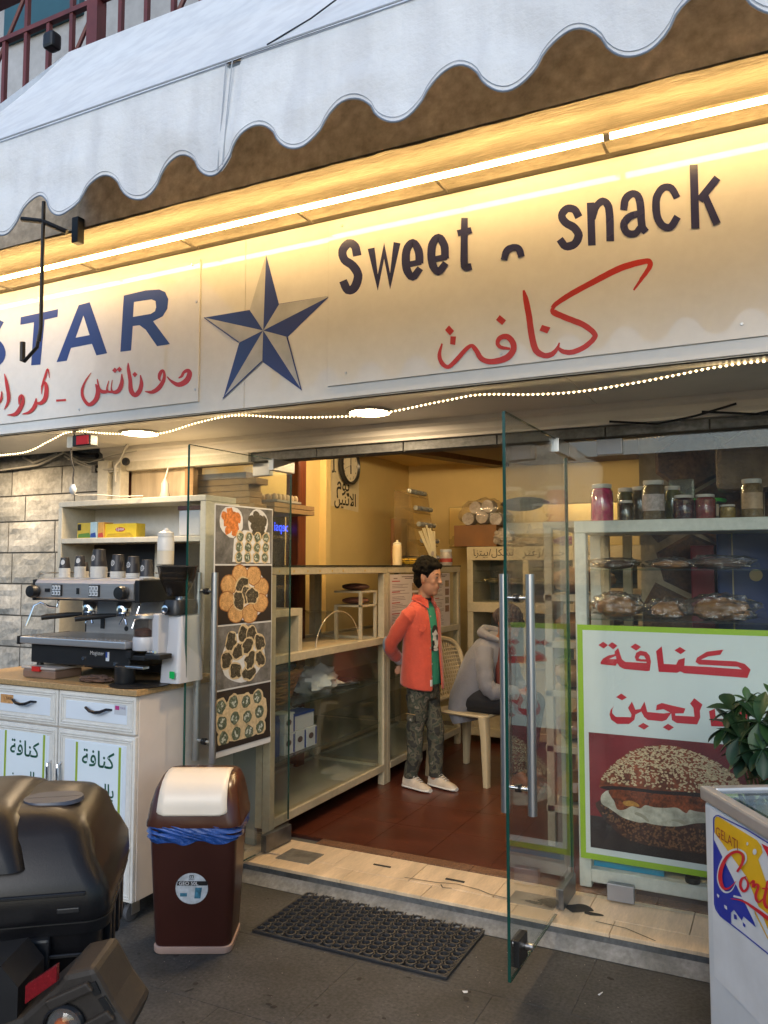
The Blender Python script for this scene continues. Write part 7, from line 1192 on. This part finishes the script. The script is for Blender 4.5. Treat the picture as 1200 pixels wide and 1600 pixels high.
def headmesh(m,c,M3,s=1):
    """head centred at c; local x forward, y left, z up"""
    def P(x,y,z): return tuple(Vector(c)+M3@(Vector((x,y,z))*s))
    q=MB(); q.ell((0,0,.02),(.094,.074,.092),28,20,lambda d:1+.03*max(0,-d.x)-.05*max(0,abs(d.y)-.75))
    q.ell((.018,0,-.045),(.070,.058,.072),24,16); q.ell((.060,0,-.088),(.024,.030,.020),14,10)
    capsule(q,(.035,.034,-.066),(.060,.0,-.094),.018,.017,10); capsule(q,(.035,-.034,-.066),(.060,.0,-.094),.018,.017,10)
    capsule(q,(.084,0,.022),(.103,0,-.016),.009,.0125,10); q.ell((.098,.011,-.019),(.011,.008,.007),10,8); q.ell((.098,-.011,-.019),(.011,.008,.007),10,8)
    capsule(q,(.073,.028,.034),(.082,.010,.034),.011,.012,8); capsule(q,(.073,-.028,.034),(.082,-.010,.034),.011,.012,8)
    q.ell((.052,.032,-.016),(.026,.026,.030),16,10); q.ell((.052,-.032,-.016),(.026,.026,.030),16,10)
    capsule(q,(.082,.014,-.046),(.082,-.014,-.046),.0085,.0085,8); capsule(q,(.079,.011,-.057),(.079,-.011,-.057),.0088,.0088,8)
    for s_ in (-1,1): q.ell((-.004,s_*.077,-.005),(.017,.008,.030),14,10); q.ell((-.012,s_*.084,.006),(.012,.006,.022),12,8)
    m.add([P(*v) for v in q.v],q.f,True); return P
def facebits(P,root,lids=True):
    def mk(fn_,name,mt): q=MB(); fn_(q); r_=MB(); r_.add([P(*v) for v in q.v],q.f,True); return r_.build(name,mt,root)
    for s_ in (-1,1):
        mk(lambda q:q.ell((.0765,s_*.030,.012),(.0095,.013,.0065),12,8),'eye',m_eyew); mk(lambda q:q.ell((.0842,s_*.029,.012),(.003,.006,.006),10,8),'iris',m_iris)
        mk(lambda q:q.tube([(.0865,s_*.014,.031),(.0890,s_*.028,.037),(.078,s_*.045,.034)],[.0020,.0030,.0016],6),'eyebrow',m_hair)
        mk(lambda q:q.tube([(.086,s_*.016,.0155),(.0875,s_*.029,.020),(.078,s_*.044,.014)],[.0016,.0022,.0014],6),'eyelid',m_skin2)
    mk(lambda q:(capsule(q,(.0905,.0,-.0485),(.083,.019,-.050),.0042,.002,8),capsule(q,(.0905,.0,-.0485),(.083,-.019,-.050),.0042,.002,8),capsule(q,(.0885,0,-.0565),(.081,.016,-.054),.0048,.002,8),capsule(q,(.0885,0,-.0565),(.081,-.016,-.054),.0048,.002,8)),'lips',m_lip)
I3=Matrix.Identity(3)
# ---- standing boy ----
boy=thing('person','child with short curly black hair in open orange-red shirt, camouflage trousers and cream sneakers, hands behind back','person',(0,0,0))
boy['label']='person with curly black hair in orange-red shirt and camouflage trousers standing, hands behind back'
Hm=(Matrix.Rotation(R(12),3,'Z')@Matrix.Rotation(R(7),3,'Y'))
m=MB(); P=headmesh(m,(.055,0,1.345),Hm)
chain(m,[((-.0,0,1.17),.052),((.02,0,1.25),.047),((.028,0,1.31),.05)])
m.rings([ov(0,0,z,a,b) for z,a,b in ((.60,.09,.13),(.75,.095,.125),(.95,.09,.125),(1.08,.08,.13),(1.14,.06,.10),(1.19,.04,.06))])
for s_ in (-1,1):
    chain(m,[((-.01,s_*.110,1.10),.040),((-.145,s_*.195,.91),.034),((-.175,s_*.05,.80),.024)])
    chain(m,[((0,s_*.065,.63),.07),((.015+.03*s_,s_*.068,.36),.048),((.0+.05*s_,s_*.070,.07),.034)])
hand(m,(-.178,-.045,.80),(-.12,.95,-.35),(0,.3,1),.5,.9); hand(m,(-.182,.045,.78),(-.1,-.9,-.45),(0,-.3,1),.5,.9)
remesh(m.build('body',m_skin,boy,org=(0,0,0)),.004,9,.6); facebits(P,boy)
# hair
def hairfn(d): return 1+.10*mnoise.noise(d*5)+.05*mnoise.noise(d*13)
m=MB(); q=MB(); q.ell((-.018,0,.046),(.099,.085,.088),40,28,hairfn); q.ell((-.055,0,-.005),(.058,.074,.075),30,20,hairfn)
rgh=random.Random(3)
for k in range(170):
    a=rgh.uniform(0,2*PI); z=rgh.uniform(-.1,1); rr_=math.sqrt(max(0,1-z*z)); x=-.018+.099*rr_*math.cos(a); y=.085*rr_*math.sin(a); zz=.046+.088*z
    if x>.02 and zz<.075: continue
    q.ell((x,y,zz),(.016,.016,.014),8,6)
for k in range(26): y=-.055+.11*k/25; q.ell((.066-.25*y*y*3,y,.083+.006*math.sin(k*2.1)),(.015,.011,.014),8,6)
m.add([P(*v) for v in q.v],q.f,True); hr=m.build('hair',m_hair,boy,org=(0,0,0)); remesh(hr,.004,0)
# t-shirt
m=MB(); m.rings([ov(0,0,z,a,b,wr=.02) for z,a,b in ((.665,.118,.150),(.75,.117,.150),(.95,.108,.148),(1.08,.098,.150),(1.15,.078,.13),(1.185,.055,.075),(1.20,.05,.06))],cap=False); ts=m.build('t_shirt',M('green_tshirt',(.02,.20,.13),.8,nz=(6,.2)),boy,org=(0,0,0))
FT=lambda u,v,t_:(.113*math.sqrt(max(0,1-(u/.15)**2))+.002-t_,u,.93+v)
for (u,v,rx,ry,mt) in ((0,.075,.036,.035,0),(.006,.02,.036,.055,1),(-.022,.055,.012,.010,1),(.024,.03,.010,.022,0),(-.02,-.005,.014,.02,0),(.0,-.035,.045,.018,0),(.01,-.045,.03,.008,1)):
    k_=MB(); dd=disc(FT,u,v,rx,ry,t=-.0006*(1+mt*1)-.0004*(abs(u)>0)-.001*(rx<.02),n=12,jag=.4,sd=rx*90); k_.add(dd,[tuple(range(12))]); k_.build('print',(M('print_black',(.015,.015,.015),.7),M('print_white',(.55,.55,.52),.7))[mt],ts,nofix=True)
MB().rings([ov(.006,0,1.198,.054,.062),ov(.012,0,1.212,.052,.058),ov(.012,0,1.216,.048,.054)],cap=False).build('neck_band',M('print_black',(.015,.015,.015),.7),ts)
# shirt
m_sh=M('orange_red_shirt',(.50,.060,.030),.75,nz=(5,.18),nz2=(30,.1),bump=(14,.6,.012),sheen=.3); m_den=M('denim_patch',(.16,.21,.27),.8,nz=(40,.3))
prof=[(.645,.150,.178,.30,-.14),(.70,.148,.178,.29,-.10),(.78,.140,.172,.28,-.05),(.88,.132,.168,.26,0),(.98,.125,.168,.25,0),(1.06,.118,.170,.25,0),(1.12,.105,.165,.27,0),(1.155,.090,.142,.32,0),(1.18,.074,.105,.42,0),(1.20,.064,.076,.55,0)]
m=MB(); m.rings([ov(-.008,0,z,a,b,44,g,.045,3,tl) for z,a,b,g,tl in prof],cap=False,closed=False)
sh=m.build('shirt',m_sh,boy,org=(0,0,0)); so_=sh.modifiers.new('t','SOLIDIFY'); so_.thickness=.006; ss=sh.modifiers.new('s','SUBSURF'); ss.levels=1; ss.render_levels=1; applymods(sh)
for s_ in (-1,1):
    m=MB(); pts=[((-.0,s_*.075,1.12),.040),((-.005,s_*.115,1.115),.056),((-.02,s_*.150,1.09),.059),((-.07,s_*.178,1.02),.056),((-.135,s_*.203,.925),.050),((-.160,s_*.185,.885),.049),((-.175,s_*.12,.845),.044),((-.183,s_*.06,.812),.038)]
    P_=[];R_=[]
    for (a,ra),(b,rb) in zip(pts,pts[1:]):
        for k in range(4): t_=k/4; P_.append(Vector(a).lerp(Vector(b),t_)); R_.append((ra+(rb-ra)*t_)*(1+.05*math.sin(len(P_)*2.3)+.04*math.sin(len(P_)*1.1+s_)))
    P_.append(Vector(pts[-1][0])); R_.append(pts[-1][1]); m.tube(P_,R_,20); sv=m.build('sleeve',m_sh,boy,org=(0,0,0))
    MB().ell((-.165,s_*.222,.915),(.032,.022,.052),16,10).build('elbow_patch',m_den,sv,org=(0,0,0))
    MB().tube([(-.180,s_*.085,.826),(-.188,s_*.045,.803)],[.041,.040],16).build('cuff',M('pale_cuff',(.42,.40,.42),.8),sv,org=(0,0,0))
for s_ in (-1,1):
    MB().add([(.070,s_*.022,1.20),(.045,s_*.062,1.225),(-.03,s_*.072,1.235),(-.035,s_*.092,1.205),(.05,s_*.090,1.185),(.098,s_*.050,1.150)],[(0,1,2,3,4,5)]).build('collar',m_sh,sh,org=(0,0,0))
    if s_<0: MB().add([(.094,-.044,1.149),(.048,-.088,1.183),(.052,-.082,1.180),(.097,-.050,1.145)],[(0,1,2,3)]).build('collar_edge',m_den,sh,org=(0,0,0))
MB().rings([ov(-.008,0,z,a,b,12,0) for z,a,b in ((1.197,.062,.074),(1.23,.056,.064),(1.235,.052,.06))],cap=False).build('collar_band',m_sh,sh,org=(0,0,0))
for z in (.72,.80,.90,1.02,1.10): 
    a=.135 if z<.9 else .122; MB().lathe((a*math.cos(.30)+.002,-.172*math.sin(.34),z),[(0,.003),(.006,.003),(.006,0)],10,axis='x').build('button',m_eyew,sh,org=(0,0,0))
bx(.075,.082,-.140,-.085,1.0,1.065)
pk=MB(); pk.add([(.104,-.098,1.035),(.076,-.138,1.035),(.078,-.141,1.012),(.093,-.124,1.0),(.107,-.100,1.012)],[(0,1,2,3,4)]); pk.build('pocket_flap',m_sh,sh,org=(0,0,0))
bx(.128,.133,-.075,-.055,.66,.70).build('hem_tag',m_emb,sh,org=(0,0,0))
# trousers
mc_=bpy.data.materials.new('camouflage'); mc_.use_nodes=True; N_=mc_.node_tree.nodes; L_=mc_.node_tree.links; b_=N_['Principled BSDF']; b_.inputs['Roughness'].default_value=.85
tc=N_.new('ShaderNodeTexCoord'); n1=N_.new('ShaderNodeTexNoise'); n1.inputs['Scale'].default_value=17; n1.inputs['Detail'].default_value=3; L_.new(tc.outputs['Object'],n1.inputs['Vector'])
cr_=N_.new('ShaderNodeValToRGB'); cr_.color_ramp.interpolation='CONSTANT'; e_=cr_.color_ramp.elements; e_[0].color=(.022,.022,.018,1); e_[1].position=.44; e_[1].color=(.075,.068,.045,1)
for p_,c_ in ((.52,(.035,.042,.028,1)),(.60,(.13,.11,.08,1)),(.68,(.05,.045,.035,1))): x_=e_.new(p_); x_.color=c_
L_.new(n1.outputs[0],cr_.inputs[0]); L_.new(cr_.outputs[0],b_.inputs[0]); n2=N_.new('ShaderNodeTexNoise'); n2.inputs['Scale'].default_value=22; bp_=N_.new('ShaderNodeBump'); bp_.inputs['Strength'].default_value=.7; bp_.inputs['Distance'].default_value=.015; L_.new(tc.outputs['Object'],n2.inputs['Vector']); L_.new(n2.outputs[0],bp_.inputs['Height']); L_.new(bp_.outputs[0],b_.inputs['Normal'])
m=MB(); m.rings([ov(0,0,z,a,b,wr=.02) for z,a,b in ((.57,.095,.13),(.62,.105,.14),(.70,.105,.14),(.74,.10,.135))])
for s_ in (-1,1):
    kx=.02+.035*s_; pts=[((.0,s_*.07,.60),.082),((.01,s_*.072,.50),.075),((kx,s_*.074,.38),.064),((kx,s_*.076,.33),.062),((kx-.0,s_*.078,.20),.056),((.0+.055*s_,s_*.078,.10),.050),((.0+.055*s_,s_*.078,.065),.052)]
    P_=[];R_=[]
    for (a,ra),(b,rb) in zip(pts,pts[1:]):
        for k in range(5): t_=k/5; P_.append(Vector(a).lerp(Vector(b),t_)); R_.append((ra+(rb-ra)*t_)*(1+(.05 if P_[-1].z<.42 else .02)*math.sin(len(P_)*1.9+s_)))
    P_.append(Vector(pts[-1][0])); R_.append(pts[-1][1]); m.tube(P_,R_,20)
tr_=remesh(m.build('trousers',mc_,boy,org=(0,0,0)),.007,2)
fp=MB(); fp.prism([(-.035,.0),(.045,.0),(.047,-.028),(.005,-.05),(-.037,-.028)],lambda u,v,t_:(.005+u,-.153+t_,.475+v),0,.012); fl2=fp.build('pocket_flap',mc_,tr_,org=(0,0,0),bev=.003)
MB().lathe((.01,-.154,.448),[(0,-.004),(.007,-.004),(.008,0)],12,axis='y').build('button',m_eyew,fl2,org=(0,0,0))
MB().tube([(-.04,-.150,.482),(.05,-.150,.482)],.0022,6).build('piping',m_lam,tr_,org=(0,0,0))
# shoes
m_shoe=M('cream_canvas_shoe',(.50,.42,.33),.75,nz=(30,.2)); m_sole=M('white_sole',(.62,.60,.56),.5)
for s_ in (-1,1):
    x0=-.0+.055*s_; y0=s_*.080; rs=[]; rs2=[]
    for (x,w,h,zb) in ((-.062,.020,.045,.02),(-.05,.034,.085,.02),(-.02,.038,.095,.02),(.02,.038,.092,.02),(.06,.040,.070,.02),(.10,.043,.052,.02),(.14,.042,.042,.02),(.165,.034,.034,.02),(.182,.018,.028,.02)):
        rs.append([(x0+x,y0+w*math.cos(a),.020+max(0,math.sin(a))*(h-.02)+min(0,math.sin(a))*.004) for a in [2*PI*k/18 for k in range(18)]])
        rs2.append([(x0+x*1.03,y0+(w+.004)*math.cos(a),.012+.012*math.sin(a)) for a in [2*PI*k/14 for k in range(14)]])
    so1=MB().rings(rs).build('shoe',m_shoe,boy,org=(0,0,0)); MB().rings(rs2).build('sole',m_sole,so1,org=(0,0,0))
    for k in range(4): MB().tube([(x0+.045+k*.018,y0-.022,.078-k*.008),(x0+.048+k*.018,y0,.088-k*.0095),(x0+.045+k*.018,y0+.022,.078-k*.008)],.0028,6).build('lace',m_sole,so1,org=(0,0,0))
boy.scale=(.90,.86,1); boy.location=(-2.12,4.82,.081); boy.rotation_euler=(0,0,R(-17))
# ---- plastic chair ----
m_pc=M('cream_plastic_chair',(.46,.37,.23),.4,nz=(4,.1))
ch=thing('plastic_chair','cream plastic garden chair with latticed back under the seated person','chair',(0,0,0))
def bezel(pts,r): return MB().tube(pts,r,8)
MB().rings([rrect(.0,0,.205,.205,.425,.06),rrect(0,0,.215,.215,.435,.06),rrect(0,0,.21,.21,.447,.06)]).build('seat',m_pc,ch,org=(0,0,0))
for (sx,sy) in ((1,1),(1,-1),(-1,1),(-1,-1)):
    MB().rings([rrect(sx*.235,sy*.225,.018,.022,0.0,.008,2),rrect(sx*.215,sy*.205,.024,.030,.30,.01,2),rrect(sx*.19,sy*.185,.028,.034,.436,.01,2)]).build('leg',m_pc,ch,org=(0,0,0))
arc=[(-.19,-.19,.44),(-.225,-.205,.60),(-.265,-.200,.78),(-.295,-.15,.87),(-.31,0,.905),(-.295,.15,.87),(-.265,.200,.78),(-.225,.205,.60),(-.19,.19,.44)]
cv=[]
for i in range(len(arc)-1):
    for k in range(5): 
        p0=Vector(arc[max(0,i-1)]);p1=Vector(arc[i]);p2=Vector(arc[i+1]);p3=Vector(arc[min(len(arc)-1,i+2)]);t_=k/5; cv.append(.5*(2*p1+(p2-p0)*t_+(2*p0-5*p1+4*p2-p3)*t_*t_+(3*p1-p0-3*p2+p3)*t_**3))
cv.append(Vector(arc[-1])); bezel(cv,.019).build('back_frame',m_pc,ch,org=(0,0,0))
lat=MB()
for k in range(12):
    y=-.15+k*.0273; zt=.885-1.9*y*y; lat.tube([(-.205,y,.50),(-.255,y,.70),(-.300,y,zt)],.0055,5)
for k in range(13):
    z=.52+k*.026; x=-.21-(z-.52)*.235; lat.tube([(x,-.185,z),(x-.01,0,z),(x,.185,z)],.0045,5)
lat.build('back_lattice',m_pc,ch,org=(0,0,0)); bezel([(-.20,-.19,.50),(-.215,0,.505),(-.20,.19,.50)],.016).build('back_rail',m_pc,ch,org=(0,0,0))
ch.location=(-1.925,5.27,.081); ch.rotation_euler=(0,0,R(-14))
# ---- seated person ----
sp_=thing('person','person in grey hoodie and patterned headwrap sitting bent forward on the plastic chair','person',(0,0,0))
m=MB(); Hs=Matrix.Rotation(R(34),3,'Y')@Matrix.Rotation(R(-10),3,'Z'); P=headmesh(m,(.275,-.02,1.035),Hs,1.0)
chain(m,[((.19,0,.89),.055),((.23,-.01,.95),.05),((.26,-.015,.99),.052)])
chain(m,[((-.03,0,.54),.13),((.06,0,.68),.12),((.15,0,.83),.11),((.19,0,.89),.07)])
for s_ in (-1,1):
    chain(m,[((.16,s_*.165,.84),.048),((.20,s_*.21,.62),.038),((.37,s_*.07,.60),.026)])
    chain(m,[((0,s_*.09,.53),.085),((.40,s_*.10,.52),.058),((.37,s_*.10,.10),.038),((.44,s_*.11,.05),.032)])
hand(m,(.375,-.065,.60),(.9,.3,-.1),(0,.4,1),.7); hand(m,(.375,.065,.60),(.9,-.3,-.1),(0,-.4,1),.7)
remesh(m.build('body',m_skin2,sp_,org=(0,0,0)),.0055,3); facebits(P,sp_)
q=MB(); q.ell((-.02,0,.045),(.105,.088,.090),36,24,lambda d:1+.05*mnoise.noise(d*4)); q.ell((-.085,0,.0),(.06,.06,.06),20,14,lambda d:1+.15*mnoise.noise(d*5)); capsule(q,(.06,.05,.05),(.06,-.05,.05),.03,.03,12)
m=MB(); m.add([P(*v) for v in q.v],q.f,True)
mh=bpy.data.materials.new('patterned_cloth'); mh.use_nodes=True; N_=mh.node_tree.nodes; L_=mh.node_tree.links; wv=N_.new('ShaderNodeTexWave'); wv.inputs['Scale'].default_value=14; wv.inputs['Distortion'].default_value=6; wv.inputs['Detail'].default_value=2; tc=N_.new('ShaderNodeTexCoord'); L_.new(tc.outputs['Object'],wv.inputs['Vector']); cr_=N_.new('ShaderNodeValToRGB'); e_=cr_.color_ramp.elements; e_[0].color=(.02,.015,.02,1); e_[1].color=(.07,.055,.06,1); x_=e_.new(.55); x_.color=(.03,.02,.022,1); L_.new(wv.outputs[0],cr_.inputs[0]); L_.new(cr_.outputs[0],N_['Principled BSDF'].inputs[0]); N_['Principled BSDF'].inputs['Roughness'].default_value=.85
m.build('headwrap',mh,sp_,org=(0,0,0))
m_hood=M('grey_hoodie',(.17,.17,.19),.85,nz=(6,.2),bump=(12,.7,.014),sheen=.2)
m=MB(); rs=[]
for (x,z,a,b,tl) in ((-.085,.36,.085,.19,.2),(-.09,.44,.13,.205,.2),(-.05,.53,.155,.205,-.25),(.02,.65,.150,.20,-.45),(.08,.76,.140,.205,-.55),(.13,.85,.115,.195,-.6),(.165,.91,.085,.14,-.6),(.19,.945,.065,.08,-.6)): rs.append(ov(x,0,z,a,b,36,0,.05,5,tl))
m.rings(rs); hd_=m.build('hoodie',m_hood,sp_,org=(0,0,0))
m=MB()
for k in range(17):
    pass
m.tube([(.235,-.10,.93),(.17,-.135,.955),(.09,-.10,.975),(.06,0,.985),(.09,.10,.975),(.17,.135,.955),(.235,.10,.93)],[.014,.026,.034,.038,.034,.026,.014],12).build('hood',m_hood,hd_,org=(0,0,0))
for s_ in (-1,1):
    pts=[((.14,s_*.15,.865),.068),((.17,s_*.20,.75),.064),((.20,s_*.225,.64),.058),((.24,s_*.20,.605),.055),((.31,s_*.13,.605),.048),((.365,s_*.075,.60),.040)]; P_=[];R_=[]
    for (a,ra),(b,rb) in zip(pts,pts[1:]):
        for k in range(5): t_=k/5; P_.append(Vector(a).lerp(Vector(b),t_)); R_.append((ra+(rb-ra)*t_)*(1+.055*math.sin(len(P_)*1.7+s_)))
    P_.append(Vector(pts[-1][0]));R_.append(pts[-1][1]); MB().tube(P_,R_,20).build('sleeve',m_hood,hd_,org=(0,0,0))
m_dj=M('black_trousers',(.012,.012,.015),.8,nz=(8,.3),bump=(16,.5,.01)); m=MB()
for s_ in (-1,1): chain(m,[((-.01,s_*.09,.535),.105),((.22,s_*.10,.535),.092),((.42,s_*.105,.525),.072),((.385,s_*.105,.32),.062),((.37,s_*.10,.12),.050)])
remesh(m.build('trousers',m_dj,sp_,org=(0,0,0)),.009,3)
(0) if True else MB().add([(.02,-.215,.56),(.06,-.212,.60),(.10,-.20,.56),(.06,-.20,.46),(.02,-.205,.46)],[(0,1,2,3,4)]).build('vest_edge',m_sole,hd_,org=(0,0,0))
rd=MB(); rd.rings([ov(.235,0,z,a,b) for z,a,b in ((.60,.05,.12),(.75,.06,.12),(.88,.045,.09))]).build('red_scarf',M('dark_red_scarf',(.11,.022,.018),.8,nz=(14,.4)),sp_,org=(0,0,0))
for s_ in (-1,1):
    rs=[]
    for (x,w,h) in ((-.05,.025,.05),(-.02,.038,.085),(.05,.042,.075),(.12,.045,.05),(.18,.035,.035),(.205,.015,.025)): rs.append([(.375+x,s_*.105+w*math.cos(a),.004+max(0,math.sin(a))*h) for a in [2*PI*k/16 for k in range(16)]])
    MB().rings(rs).build('shoe',M('brown_sandal',(.16,.08,.05),.6),sp_,org=(0,0,0))
sp_.scale=(.94,.80,1); sp_.location=(-1.895,5.24,.082); sp_.rotation_euler=(0,0,R(-14))
# ---------------- street side behind the camera (seen only in reflections) ----------------
ob=thing('street_building','pale concrete apartment building across the street','building',(0,-9,0))
bx(-24,.8,-13,-9,0,3.7).build('wall',M('far_building',(.22,.23,.25),.85,nz=(1,.2)),ob)
for i in range(5):
    for z in (1.0,2.4): bx(-20+i*4,-18.4+i*4,-9.01,-8.99,z,z+1.2).build('window',M('far_window',(.05,.06,.08),.15),ob)
gs=MB(); rgg=random.Random(12)
for k in range(46):
    x,y=rgg.uniform(-2.6,.2),rgg.uniform(1.9,3.2)
    if -2.02<x<-1.12 and y>2.78: continue
    v=disc(lambda u,w,t_:(x+u,y+w,.0012),0,0,rgg.uniform(.004,.016),rgg.uniform(.004,.011),rot=rgg.uniform(0,3),n=9,jag=.5,sd=k); gs.add(v,[tuple(range(9))])
stuff(tag(gs.build('pavement_stains',M('gum_stain',(.022,.019,.017),.9),nofix=True),'dark gum spots and oil stains scattered over the pavement','stains'))
gp_=MB()
for k in range(420):
    x,y=rgg.uniform(-2.9,.3),rgg.uniform(1.7,3.25); r_=rgg.uniform(.0008,.0028); gp_.ell((x,y,.001+r_*.4),(r_,r_*.8,r_*.6),6,4)
stuff(tag(gp_.build('grit',M('pale_grit',(.24,.22,.19),.9)),'fine pale grit lying on the pavement by the step','grit'))
lt_=MB()
for k,(x,y) in enumerate(((-1.05,2.75),(-.62,2.95),(-2.35,3.1),(-.45,2.55),(-1.0,3.1))):
    v=disc(lambda u,w,t_:(x+u,y+w,.004+.003*math.sin(u*300)),0,0,.012,.006,rot=k,n=7,jag=.6,sd=k); lt_.add(v,[tuple(range(7))])
stuff(tag(lt_.build('litter_scraps',m_bxw,nofix=True),'tiny pale paper scraps littering the pavement','litter'))
struct(bx(-60,60,-5.9,-5.7,-.012,.12).build('far_kerb',m_conc))
